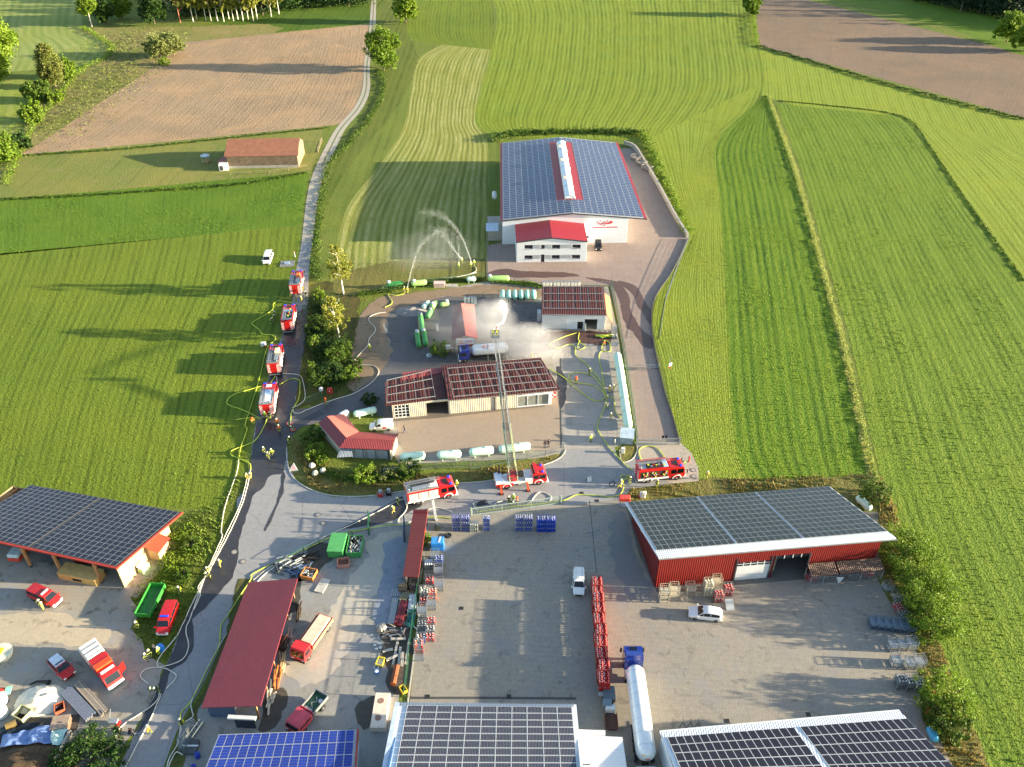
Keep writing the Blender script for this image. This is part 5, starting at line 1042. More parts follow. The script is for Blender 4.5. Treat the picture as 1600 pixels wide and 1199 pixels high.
t=tipper('pink cabbed pickup truck with green flatbed in the scrap yard',(503,1096),(461,1146),M('pink_paint',(186,70,84),.45),steel,M('bed_green',(30,80,58),.7),2.9,1.0,2.0,2.6); m=MB(); m.tube([(-2.2,-.3,1.3),(-1.6,.2,1.35),(-1.2,-.3,1.4),(-.6,.3,1.3)],.06,5); m.box(-.5,.3,-.7,.5,1.1,1.35); m.obj('bed_load',steel,t); MB().lathe([(1.09,.3),(1.3,.28)],10,0,'z',(-2.0,.5,0)).obj('coil',doorw,t)
# tank trucks
tankw=M('tank_white',(216,218,218),.22,.1,.04,coat=.5)
a=G(985,1031); b_=G(1008,1206); d=(a-b_).normalized(); rz=math.atan2(d.y,d.x); t=thing('gas_tanker','blue tractor with long shiny white gas tank trailer','tanker',(a+b_)/2,rz); h=(a-b_).length/2
MB().prism([(h-2.3,1.0),(h,.9),(h+.02,1.8),(h-.15,3.3),(h-.5,3.6),(h-2.1,3.7),(h-2.3,3.2)],-1.22,1.22,'y').obj('cab',blueT,t); MB().add([(h+.03,-1.1,1.9),(h+.03,1.1,1.9),(h-.13,1.08,3.15),(h-.13,-1.08,3.15)],[(0,1,2,3)]).obj('windscreen',cglass,t); MB().box(h-1.1,h-.6,-.45,.45,3.66,3.7).obj('roof_hatch',cglass,t); MB().prism([(h-2.2,3.2),(h-1.3,3.72),(h-2.2,4.0)],-1.1,1.1,'y').obj('air_deflector',blueT,t)
MB().box(h-3.6,h,-.5,.5,.6,1.0).obj('tractor_chassis',black,t); MB().box(h-.2,h+.15,-1.2,1.2,.35,1.0,0,.06).obj('bumper',blueT,t)
for s in (-1,1):
    MB().box(h-.3,h-.05,s*1.5-.12,s*1.5+.12,2.0,2.8,0,.03).obj('mirror',black,t); MB().box(h-1.5,h-.4,s*1.225-.01,s*1.225+.01,1.9,2.9).obj('side_window',cglass,t)
    MB().box(h-3.6,h-2.4,s*1.0-.2,s*1.0+.2,.6,1.3,0,.05).obj('fuel_tank',alu,t); MB().box(-h+.6,-h+5.5,s*1.1-.1,s*1.1+.1,1.0,1.12).obj('mudguard',black,t)
tk=MB().lathe([(-h+.2,.15),(-h+.28,.6),(-h+.5,.95),(-h+.9,1.18),(-h+1.4,1.24),(h-4.0,1.24),(h-3.5,1.18),(h-3.1,.9),(h-2.9,.5),(h-2.82,.1)],28,0,'x',(0,0,2.45)).obj('tank',tankw,t)
m=MB(); 
for k in range(7): x=-h+1.5+k*(2*h-5.6)/6; m.lathe([(x-.02,1.246),(x+.02,1.246)],28,0,'x',(0,0,2.45))
m.obj('weld_band',steel,tk); MB().box(-h+.4,h-3.4,-.4,.4,.75,1.25).obj('trailer_frame',black,t); MB().box(-h+.0,-h+.2,-1.15,1.15,.6,.9).obj('rear_bumper',doorw,t)
m=MB(); m.box(-h+.33,-h+.36,.25,.6,2.9,3.15,0); m.box(-h+.2,-h+.27,-.35,.2,2.2,2.5,1); m.obj('rear_marking',[M('sign_yellow',(236,190,40),.5),rm_],tk)
wheels(t,(-h+1.4,-h+2.7,-h+4.0,h-3.3,h-1.0),1.02,.5,WT)
a,rz=place((790,567),(717,571),-1.2); a=G(717,566.5); b_=G(795,560); d=(a-b_).normalized(); rz=math.atan2(d.y,d.x); t=thing('gas_tanker','white tank truck with blue cab under the water spray','tanker',(a+b_)/2+Vector((0,.8,0)),rz); h=(a-b_).length/2
MB().prism([(h-2.2,.9),(h,.8),(h+.02,1.6),(h-.15,2.7),(h-.5,3.0),(h-2.2,3.05)],-1.2,1.2,'y').obj('cab',blueT,t); MB().add([(h+.03,-1.05,1.7),(h+.03,1.05,1.7),(h-.13,1.0,2.65),(h-.13,-1.,2.65)],[(0,1,2,3)]).obj('windscreen',cglass,t); MB().box(h-1.5,h-.8,-.5,.5,3.05,3.09).obj('roof_hatch',black,t)
for s in (-1,1): MB().box(h-1.4,h-.4,s*1.205-.01,s*1.205+.01,1.7,2.5).obj('side_window',cglass,t); MB().box(h-.2,h,s*1.4-.1,s*1.4+.1,1.8,2.5).obj('mirror',black,t)
MB().box(-h,h-.5,-.5,.5,.6,1.0).obj('chassis',black,t); tk=MB().lathe([(-h+.1,.1),(-h+.2,.6),(-h+.5,1.0),(-h+1,1.15),(h-3.4,1.15),(h-2.9,1.0),(h-2.6,.6),(h-2.5,.1)],24,0,'x',(0,0,2.2)).obj('tank',tankw,t)
o=inst('lettering',text_mesh('K',1.0,ogm,.02),tk,(h-5.2,.82,3.05),(R(45),0,R(180))); o=inst('lettering',text_mesh('S',1.0,rm_,.02),tk,(h-5.95,.82,3.0),(R(45),0,R(180)))
wheels(t,(-h+1.2,-h+2.5,h-1.2),1.0,.5,WT); MB().box(h-.2,h+.12,-1.15,1.15,.35,.85,0,.05).obj('bumper',doorw,t)
# trailers, skips, containers
tg=M('trailer_green',(50,140,50),.45); fxg=M('container_green',(60,136,72),.55)
def openbox(name,label,cat,px_a,px_b,wd,hh,mat,inside,z0=.0,fill=None,off=0.,wheels_=False,parts=True):
    a,rz=place(px_a,px_b,off); a0=G(*px_a); L=(G(*px_b)-a0).length; t=thing(name,label,cat,a,rz); t_=.06
    MB().box(-L/2,L/2,-wd/2,wd/2,z0,z0+.1).obj('floor',inside,t)
    for s in (-1,1): MB().box(-L/2,L/2,s*wd/2-t_/2,s*wd/2+t_/2,z0+.1,z0+hh).obj('side_wall',mat,t); MB().box(s*L/2-t_/2,s*L/2+t_/2,-wd/2,wd/2,z0+.1,z0+hh).obj('end_wall',mat,t)
    m=MB(); 
    for s in (-1,1): m.bar((-L/2,s*wd/2,z0+hh),(L/2,s*wd/2,z0+hh),.1); m.bar((s*L/2,-wd/2,z0+hh),(s*L/2,wd/2,z0+hh),.1)
    m.obj('rim',mat,t)
    if fill:
        m=MB(); r=random.Random(len(label))
        for _ in range(90): x,y,z=r.uniform(-L/2+.2,L/2-.2),r.uniform(-wd/2+.2,wd/2-.2),z0+hh*.6+r.random()*hh*.35; q=r.uniform(.1,.35); m.bar((x-q,y-q*r.uniform(-1,1),z),(x+q,y+q*r.uniform(-1,1),z+r.uniform(-.1,.15)),.12,.1,r.randrange(2))
        m.obj('rubble',[M('rubble_light',(190,190,184),.8),fill],t)
    if wheels_:
        for x in (-L*.12,L*.12):
            for s in (-1,1): o=inst('wheel',WT[0],t,(x,s*(wd/2-.2),.45),(0,0,0),(.85,.85,.85)); inst('rim',WT[1],o)
        MB().bar((L/2,0,.7),(L/2+1.2,0,.6),.12).obj('drawbar',tg,t)
    return t
openbox('farm_trailer','green tipping trailer with open bed beside the red van','trailer',(226,970),(250,922),2.2,.75,tg,M('trailer_floor',(46,110,48),.6),.75,None,0,True)
t=openbox('skip','green open skip full of pale rubble in the scrap yard','skip',(553,872),(558,845),2.2,1.2,fxg,dark,.0,M('rubble_brown',(120,104,86),.9))
a,rz=place((525,872),(532,845)); t=thing('container','closed green roll-off container beside the rubble skip','container',a,rz); MB().box(-1.9,1.9,-1.2,1.2,0,1.5,0,.08).obj('body',fxg,t); MB().prism([(-1.95,1.5),(1.95,1.5),(1.95,1.62),(0,1.75),(-1.95,1.62)],-1.22,1.22,'y').obj('lid',M('container_green_top',(76,150,84),.5),t)
m=MB(); [m.box(-1.8+k*.6,-1.7+k*.6,-1.26,-1.2,.1,1.4) for k in range(7)]; m.obj('rib',fxg,t)
openbox('skip','orange open steel skip between scrap and pale slab','skip',(471,904),(490,908),1.7,.8,M('skip_orange',(200,130,60),.7),dark,0,M('rubble_dark',(60,54,48),.9),off=.7)
openbox('skip','pale rusty pink skip under the green containers','skip',(528,888),(546,886),1.5,.7,M('skip_pink',(170,120,104),.8),M('skip_floor',(130,96,80),.8),0,None,off=.6)
openbox('yellow_tub','yellow plastic tub lying in the scrap yard','tub',(592,1042),(597,1030),.9,.4,M('tub_yellow',(226,206,60),.5),doorw)
openbox('yellow_box','small yellow framed box by the green fence','box',(627,1082),(634,1078),1.0,.6,M('tub_yellow2',(206,180,50),.6),dark)
a,rz=place((591,1142),(599,1090)); t=thing('concrete_cover','pale concrete cover slab with two round holes beside the white solar roof','slab',a,rz); MB().box(-2.5,2.5,-.95,.95,0,.9,0,.04).obj('block',M('slab_pale',(214,198,180),.8),t)
for x in (-1.1,1.3): MB().lathe([(.88,.42),(.915,.42)],14,0,'z',(x,.1,0)).obj('hole_lid',M('hole_brown',(140,110,92),.8),t)
a,rz=place((497,927),(510,905)); t=thing('concrete_slab','thin pale slab lying in the scrap yard','slab',a,rz); MB().box(-1.3,1.3,-.7,.7,0,.18).obj('plate',M('slab_grey',(176,174,164),.8),t)
# grey trailer unit at the end of the red cages
a,rz=place((955,1145),(950,1082)); t=thing('old_trailer','grey and rusty trailer unit in front of the red cage row','trailer',a,rz)
L=(G(955,1145)-G(950,1082)).length/2; MB().box(-L,L,-.5,.5,.5,.7).obj('frame',black,t); MB().box(L-2.0,L,-.75,.75,.7,1.5,0,.05).obj('grey_hood',M('hood_grey',(90,102,108),.5),t); MB().box(L-3.0,L-2.0,-.2,.9,.7,1.7,0,.05).obj('side_box',M('box_blue_grey',(104,120,130),.5),t); MB().box(-.6,.1,-.6,.6,.7,1.6,0,.04).obj('white_box',doorw,t)
for s in (-1,1): MB().box(-L,-.7,s*.8-.03,s*.8+.03,.7,1.2).obj('side_board',M('rust_board',(104,66,50),.8),t)
MB().box(-L,-.7,-.8,.8,.66,.72).obj('bed',M('bed_brown',(90,60,48),.8),t); wheels(t,(-L*.6,L*.6),.7,.35,wheel_mesh(.35,.2)); MB().box(L-1.4,L-.8,.76,1.4,1.2,1.3).obj('side_flap',steelp,t)
# ---------------------------------------------------------------- gas tanks
mint=M('tank_mint',(192,222,202),.45,0,.07); mint2=M('tank_turquoise',(140,196,178),.45,0,.07); tgreen=M('tank_green',(84,150,84),.5,0,.1); tlime=M('tank_lime',(150,190,110),.5,0,.1); tdark=M('tank_dark_green',(50,130,60),.5,0,.1); tblue=M('tank_sky_blue',(60,170,216),.4); domeM=M('dome_grey',(190,196,196),.4); domeG=M('dome_dark',(120,130,134),.4)
def tank(label,pa,pb,r_,mat,dome=None,z=None,legs=True,group='gas storage tanks',off=None,cat='gas tank'):
    a,b_=G(*pa),G(*pb); L=(b_-a).length/2; d=b_-a; rz=math.atan2(d.y,d.x); z=r_+.35 if z is None else z
    t=thing('gas_tank',label,cat,(a+b_)/2,rz,group)
    if off: t.location+=Vector(off)
    L=max(L,r_*1.05); e=min(r_*.8,L*.6)
    s=MB().lathe([(-L,.08),(-L+e*.08,r_*.4),(-L+e*.3,r_*.76),(-L+e*.65,r_*.95),(-L+e,r_),(L-e,r_),(L-e*.65,r_*.95),(L-e*.3,r_*.76),(L-e*.08,r_*.4),(L,.08)],18,0,'x',(0,0,z)).obj('shell',mat,t)
    if legs:
        for x in (-L*.55,L*.55):
            for sy in (-1,1): MB().box(x-.1,x+.1,sy*r_*.5-.08,sy*r_*.5+.08,0,z-r_*.7).obj('foot',mat,t)
    if dome is not None:
        x,dm=dome; MB().lathe([(z+r_*.9,.42),(z+r_+.22,.42),(z+r_+.36,.3),(z+r_+.4,.1)],12,0,'z',(x*L,0,0)).obj('dome',dm,t)
    else: MB().lathe([(z+r_*.95,.22),(z+r_+.1,.2)],10,0,'z',(L*.35,0,0)).obj('valve_cover',mat,t)
    return t
for i,x in enumerate(((625,665),(683,721),(733,772),(779,829))):
    ys=((725,722),(722,719.5),(717.5,713),(713,707))[i]; tank(('first from the left of the mint tanks along the south fence','second from the left of the mint tanks along the south fence','third mint tank along the south fence, left of the ladder','long mint tank at the right end of the south fence, under the ladder')[i],(x[0],ys[0]),(x[1],ys[1]),.76,mint,off=(0,.5,0))
P=[(962,560),(966,583),(969.5,606),(973,630),(976,652),(979.5,674)]
for i in range(5): tank(('northernmost','second from the north','middle','second from the south','southernmost')[i]+' mint tank of the line along the right fence',P[i],P[i+1],.85,mint,off=(.15,-.3,0))
for i in range(6): x=785.5+i*9.6; tank(('leftmost','second from the left','third from the left','third from the right','second from the right','rightmost')[i]+' of six turquoise tanks standing side by side',(x,472),(x,461.5),.62,mint2,off=(0,.2,0))
tank('dark green tank with grey dome at the left end of the north fence',(604,452.5),(630,450),.62,tdark,(-.7,domeM),off=(0,.5,0)); tank('light green tank with white dome by two firefighters at the north fence',(642,452),(667,449.5),.68,tlime,(-.6,domeM),off=(0,.7,0)); tank('small mint tank at the north fence near the farm meadow jets',(729,443.5),(744,443),.6,mint,off=(0,.5,0)); tank('green tank with white dome at the north fence by the hall yard',(762,443),(796,442.5),.68,tlime,(-.8,domeM),off=(0,.5,0))
tank('mint tank lying askew at the top of the yard group',(661,485),(671,476),.6,mint,z=.65); tank('lime tank with white dome in the yard group',(674,485),(683,476),.6,tlime,(-.4,domeM),z=.7); tank('green tank with dark dome below the mint one in the yard group',(668,500),(674,488),.6,tgreen,(.5,domeG),z=.7); tank('lime tank with dome nearest the canopy in the yard group',(688,481),(702,478),.6,tlime,(.5,domeM),z=.7)
tank('long green tank behind the pair left of the round bush',(660,522),(657,497),.58,tgreen,(.85,domeG),z=.75); tank('left green tank of the pair with silver domes',(655,546),(652,524),.58,tdark,(.8,domeM),z=.75); tank('right green tank of the pair with silver domes',(665.5,544),(662,522),.58,tdark,(.8,domeM),z=.75)
tank('mint tank with two feet beside the small bush at the workshop',(553,656),(589,648),.66,mint,off=(0,.3,0)); tank('white tank half hidden behind the corner shed roof',(531,658),(546,650),.66,doorw)
tank('mint weathered tank lying behind the red barn',(1338,781),(1359,801),.62,mint,z=.7); tank('sky blue tank at the hedge by the corner hall','' and None or (1450,1140),(1460,1163),.55,tblue,z=.6)
t=thing('pressure_dome','domed steel cap on the ground by the round bush','tank lid',G(671,557)); MB().lathe([(0,.7),(.3,.68),(.55,.4),(.62,.1)],14).obj('shell',steel,t); MB().bar((.6,0,.2),(.8,0,.2),.1).obj('handle',black,t)
# ---------------------------------------------------------------- bottle cages
def bottle_mesh(rgb,col2=None,h=.62,r_=.15):
    nm='bottle_%d_%d_%d'%rgb; return MB().lathe([(0,r_*.9),(.05,r_),(h*.8,r_),(h*.93,r_*.6),(h*.95,r_*.5)],8,0).lathe([(h*.93,r_*.55),(h+.08,r_*.55)],6,1).mesh('gas_bottle',[M(nm,rgb,.4),M(nm+'_cap',col2 or (200,200,196),.5)])
BR2,BR3=bottle_mesh((176,20,24),(220,120,110),.72,.16),bottle_mesh((210,40,34),(150,30,28),.58,.15)
BR,BB,BG,BY,BP,BO=bottle_mesh((196,26,26)),bottle_mesh((24,64,170)),bottle_mesh((104,110,112)),bottle_mesh((200,196,170),(230,228,220)),bottle_mesh((34,60,150),(170,170,210)),bottle_mesh((226,90,40))
def cage_mb(wd,dp,hh,dens=.28,t_=.045):
    m=MB()
    for x in (0,wd):
        for y in (0,dp): m.box(x-.04,x+.04,y-.04,y+.04,0,hh)
    for z in (.1,hh*.5,hh):
        for p,q in (((0,0),(wd,0)),((wd,0),(wd,dp)),((wd,dp),(0,dp)),((0,dp),(0,0))): m.bar((*p,z),(*q,z),t_)
    n=max(2,int(wd/dens))
    for k in range(1,n): x=wd*k/n; m.bar((x,0,.1),(x,0,hh),.02); m.bar((x,dp,.1),(x,dp,hh),.02)
    m.box(0,wd,0,dp,.08,.11); return m
CM={}
def cage(label,loc,rz,wd=1.3,dp=1.0,hh=1.05,bot=None,nx=4,ny=3,fm=None,group=None,z=0,tiers=1):
    k=(wd,dp,hh,(fm or steel).name)
    if k not in CM: CM[k]=cage_mb(wd,dp,hh).mesh('frame',fm or steel)
    t=thing('bottle_cage' if bot else 'empty_cage',label,'cage',Vector(loc)+Vector((0,0,z)),rz,group); inst('frame',CM[k],t)
    if bot:
        for ti in range(tiers):
            for i in range(nx):
                for j in range(ny): 
                    b__=bot[(i+j*nx)%len(bot)] if isinstance(bot,list) else bot
                    if b__: inst('gas_bottle',b__,t,((i+.5)*wd/nx+.05*math.sin(i*7+j*3+wd*9),(j+.5)*dp/ny+.05*math.sin(i*3+j*5),.11+ti*.45*hh))
    return t
ORD=('bottom','middle','top')
def stack(desc,px,n,bot,wd=1.3,dp=1.0,hh=1.05,rz=.02,group='bottle cages along the slide gate',nx=4,ny=3,fm=None,z0=0):
    p=G(*px)
    for k in range(n):
        f=('%s cage of %s'%(ORD[k],desc)) if n==3 else (('%s cage of %s'%(('lower','upper')[k],desc)) if n==2 else desc)
        cage(f,p,rz,wd,dp,hh,bot,nx,ny,fm,group,z=k*(hh+.02))
stack('the leftmost blue and violet bottle stack by the slide gate',(707,831),3,BP); stack('the second blue and violet bottle stack by the slide gate',(721,831),3,BP); stack('the low stack of cream bottles by the slide gate',(735,832),2,BY,1.25,1.0,.85); stack('the lone narrow stack of blue bottles by the slide gate',(755,830),3,BB,1.05,.9,.95)
stack('the framed blue stack nearest the ladder group',(805,831),3,BB); stack('the framed blue stack touching the previous one on its right',(819,831),3,BB); stack('the dense blue bottle stack without side rails',(839,832),3,BB,1.35,1.0,.95,fm=M('cage_blue',(30,60,150),.5)); stack('the rightmost dense blue bottle stack by the slide gate',(854,832),3,BB,1.35,1.0,.95,fm=_m['cage_blue'])
# red cage row
cred=M('cage_red',(150,60,52),.6)
a,b_=G(925,891,3.0),G(937,1066,3.0); a.z=b_.z=0; d=(b_-a); n=10; rz=math.atan2(d.y,d.x)+R(90)
for k in range(n):
    ln=d.length/n; nm=('northernmost','second from the north','third from the north','fourth from the north','fifth from the north','fifth from the south','fourth from the south','third from the south','second from the south','southernmost')[k]
    for ti in range(2 if k<2 else 3):
        cage(('top','middle','bottom')[::-1][ti]+' cage, '+nm+' stack of the red bottle row',a+d*((k+1)/n)+Vector((.12*math.sin(k*2.3+ti),0,0)),rz+.03*math.sin(k*1.7+ti),1.4,ln-.09,.98,[BR,BR2,BR,BR3,BR2],5,6,fm=cred,group='long row of red bottle cages',z=ti*1.02)
# left double column beside the shelter
lb=M('crate_blue',(36,120,200),.5)
G1='cages beside the narrow shelter'
t=thing('blue_container','blue tub with pale stripe at the head of the cage column','tub',G(674,862),.05); MB().box(0,2.0,0,1.5,0,1.7,0,.06).obj('body',lb,t); MB().box(.08,1.92,.08,1.42,1.7,1.76).obj('cover',M('cover_blue',(60,140,206),.5),t); MB().slab((1.1,.2,1.8),(1.35,.2,1.8),(1.6,1.4,1.8),(1.35,1.4,1.8),.03).obj('strap',doorw,t)
spec=[((673,880),2,None,'pale empty cages in front of the blue tub'),((680,888),2,BB,'half filled blue cages in front of the blue tub'),((679,903),2,None,'tall grey empty cages at the yard side'),((665,914),1,BR,'bright red bottle cage beside the shelter eave, higher up'),((680,925),2,None,'grey covered cages with red bottles below'),((657,938),2,BY,'cream bottle stack at the foot of the shelter'),((670,940),2,BO,'orange bottle stack at the foot of the shelter'),((656,948),1,BR,'second red bottle cage beside the shelter'),((668,955),2,None,'olive empty cages in the middle of the column'),((653,966),2,None,'dark empty cages nearest the green fence'),((667,978),1,BR,'red bottle cage at the lower half of the column'),((653,985),1,BG,'cage of grey bottles nearest the green fence'),((666,992),1,BG,'grey and red bottle cage near the column foot'),((665,1004),1,BR,'last red bottle cage at the yard side of the column'),((651,1006),1,[BY,BO,BB],'cage of mixed tall bottles near the column foot'),((648,1022),2,[BO,None,BR],'silver cages with few orange bottles'),((648,1034),1,None,'last silver empty cage of the column')]
for px_,n,bt,ds in spec: stack(ds,px_,n,bt,1.25,1.15,.95,.06,G1,3,3)
t=thing('cover_plate','grey ribbed cover on the cages beside the shelter','cover',G(664,890)+Vector((0,0,0)),.05); MB().box(0,1.3,0,1.1,1.0,1.08).obj('plate',wmetal,t); cage_mb(1.3,1.1,.98).obj('frame',steel,t)
# cages at the red barn front
wt=M('cage_cream',(176,170,150),.5); G2='cages in front of the red barn'
for px_,n,bt,ds in [((1031,943),3,None,'the left cream empty stack at the barn corner'),((1046,940),3,None,'the second cream empty stack at the barn corner'),((1060,934),1,None,'dark low empty cage between the cream stacks at the barn'),((1072,932),2,None,'the small grey empty stack before the barn'),((1087,933),1,None,'low grey cage before the barn, second from the red bottles'),((1099,933),3,BY,'the tall cream and red stack beside the sectional door'),((1116,943),2,BR,'the red bottle pair standing proud before the barn'),((1114,920),2,None,'the grey empty stack behind the red pair at the barn'),((1131,933),2,BR,'the bright red stack nearest the sectional door')]: stack(ds,px_,n,bt,1.25,1.1,1.0,.06,G2,3,3,wt if bt is None or bt==BY else None)
t=thing('ramp_plate','grey plate leaning at the red cages before the barn','plate',G(1132,946),.1); MB().slab((0,-1,.05),(1.2,-1,.05),(1.2,.3,1),(0,.3,1),.05).obj('plate',steelp,t); MB().bar((.1,.3,0),(.1,.3,1),.06).obj('leg',steel,t)
for px_,bt,ds in [((1262,910),BR,'cage of red bottles in the short brown shelter'),((1278,908),BG,'cage of grey bottles in the short brown shelter'),((1325,905),BG,'cage of grey bottles in the longer brown shelter'),((1350,903),BR,'cage of red bottles in the longer brown shelter')]: stack(ds,px_,1,bt,1.4,1.1,1.0,.1,'cages in the brown shelters',4,3)
for i in range(6): stack('the blue-grey empty pair %s by the trees'%('at the left end','second from the left','third from the left','third from the right','second from the right','at the right end')[i],(1359+i*11.5,984+i*1.5),2,None,1.05,1.5,.75,-.12,'empty cages by the trees',fm=M('cage_blue_grey',(110,126,140),.4,.4))
for px_,n,bt,ds in [((1390,1020),2,None,'grey empty cages at the left of the lower pile'),((1404,1019),2,None,'pale empty cages in the middle of the lower pile'),((1418,1018),2,None,'tall pale empty cages at the right of the lower pile'),((1394,1044),2,None,'rusty topped cages in the lower pile'),((1416,1048),2,None,'dark empty cages with plank sides in the lower pile'),((1430,1046),2,None,'rightmost dark cages of the lower pile'),((1400,1078),2,BG,'left grey bottle cages at the foot of the lower pile'),((1415,1081),2,BG,'middle grey bottle cages at the foot of the lower pile'),((1427,1083),2,BG,'right grey bottle cages at the foot of the lower pile')]: stack(ds,px_,n,bt,1.2,1.2,.9,.05,'cages of the lower right pile',3,3)
for px_,bt,ds in [((1384,925),None,'tilted dark empty cage in the tree shade by the barn'),((1398,940),None,'second dark empty cage in the tree shade'),((1400,958),BR,'red bottle cage in the tree shade'),((1408,972),BG,'grey bottle cage in the tree shade')]: stack(ds,px_,1,bt,1.3,1.2,1.0,.25,'cages in the tree shade',3,3)
# white blocks beside the filling building, cages there
for i,x in enumerate((848,853,858,865,870,876,881,886,892,897,902)):
    p=G(x,450); t=thing('cylinder_bundle','white upright cylinder bundle behind the filling building','cylinder',p,0,'white bundles behind the filling building'); MB().box(0,.62,0,.9,0,1.3,0,.04).obj('body',M('bundle_white',(222,218,200),.6),t); MB().box(.05,.57,.1,.8,1.3,1.45).obj('valve_guard',steel,t)
for i,x in enumerate((725,730.5,736,740.5)): p=G(x,476); t=thing('cylinder_bundle','white upright cylinder bundle behind the canopy ridge','cylinder',p,0,'white bundles behind the canopy'); MB().box(0,.55,0,.9,0,1.5,0,.04).obj('body',_m['bundle_white'],t); MB().box(.05,.5,.1,.8,1.5,1.62).obj('valve_guard',steel,t)
stack('empty cages beside the yellow hose drum, upper',(955,522),2,None,1.2,1.3,.9,0,'cages at the right fence'); stack('empty cages beside the yellow hose drum, middle',(956,531),1,BG,1.2,1.1,.9,0,'cages at the right fence',3,3); stack('empty cages beside the yellow hose drum, lower',(955,541),1,None,1.4,1.1,.9,0,'cages at the right fence')
t=thing('pallet_box','pinkish slatted box at the north fence','box',G(678,450)); MB().box(0,2.6,0,1.4,0,1.0).obj('body',corr('slat_pink',(184,160,150),0,.3,.03,.8),t); MB().box(-.05,2.65,-.05,1.45,1.0,1.06).obj('lid',M('lid_pink',(196,176,166),.8),t)
t=thing('pallet_box','flat grey pallet at the north fence beside the pinkish box','pallet',G(697,449.5)); MB().box(0,2.6,0,1.2,0,.3).obj('body',corr('slat_grey',(150,150,140),0,.3,.03,.8),t)
t=thing('hut','small grey cabinet hut at the lower end of the right tank line','hut',G(969,694),R(-8)); MB().box(0,2.2,0,1.9,0,1.8,0,.04).obj('body',M('hut_grey',(150,166,176),.5),t); MB().slab((-.15,-.3,1.75),(2.35,-.3,1.75),(2.35,2.1,2.2),(-.15,2.1,2.2),.08).obj('roof',M('hut_roof',(170,186,196),.4),t)
t=thing('white_post_box','small white box on the grass island by the gate','box',G(973,708)); MB().box(-.3,.3,-.25,.25,0,1.1,0,.04).obj('body',doorw,t); MB().box(-.33,.33,-.28,.28,1.1,1.16).obj('lid',doorw,t)
# ---------------------------------------------------------------- people
suit=M('turnout_navy',(30,34,46),.8); tan=M('turnout_tan',(176,146,96),.8); hi=M('reflective_lime',(180,200,70),.5); helm=M('helmet_pale',(214,216,180),.3,coat=.5); helmo=M('helmet_orange',(226,70,34),.35); skin=M('skin',(206,156,128),.6); boot=M('boot',(18,18,18),.6); orj=M('orange_vest',(240,90,40),.6); cyl=M('air_cylinder',(206,206,60),.4); civ=M('civil_dark',(46,44,52),.8); jean=M('civil_jeans',(70,84,110),.8); pale=M('coat_pale',(214,206,176),.8)
POSE={'stand':dict(hl=(0,.1,.95),kl=(.02,.12,.5),fl=(0,.13,.06),kr=(.02,-.12,.5),fr=(0,-.13,.06),ch=(0,0,1.38),hd=(.03,0,1.66),el=(-.02,.3,1.12),wl=(.1,.3,.88),er=(-.02,-.3,1.12),wr=(.1,-.3,.88)),
'walk':dict(hl=0,kl=(.2,.1,.52),fl=(.32,.11,.06),kr=(-.02,-.1,.5),fr=(-.36,-.11,.1),ch=(.06,0,1.37),hd=(.12,0,1.65),el=(-.15,.3,1.12),wl=(.0,.34,.9),er=(.18,-.28,1.1),wr=(.36,-.22,1.05)),
'carry':dict(hl=0,kl=(.12,.12,.5),fl=(.1,.14,.06),kr=(.02,-.12,.5),fr=(-.15,-.14,.06),ch=(.08,0,1.36),hd=(.15,0,1.62),el=(.12,.28,1.1),wl=(.4,.14,1.08),er=(.12,-.28,1.1),wr=(.4,-.12,1.0)),
'bend':dict(hl=0,kl=(.12,.14,.48),fl=(0,.16,.06),kr=(.12,-.14,.48),fr=(-.05,-.16,.06),ch=(.36,0,1.16),hd=(.58,0,1.28),el=(.45,.26,.85),wl=(.6,.12,.6),er=(.45,-.26,.85),wr=(.6,-.12,.6)),
'kneel':dict(hl=0,kl=(.4,.12,.42),fl=(.35,.13,.06),kr=(.1,-.12,.1),fr=(-.35,-.13,.08),ch=(.14,0,.95),hd=(.24,0,1.22),el=(.28,.27,.72),wl=(.5,.14,.6),er=(.28,-.27,.72),wr=(.5,-.12,.6))}
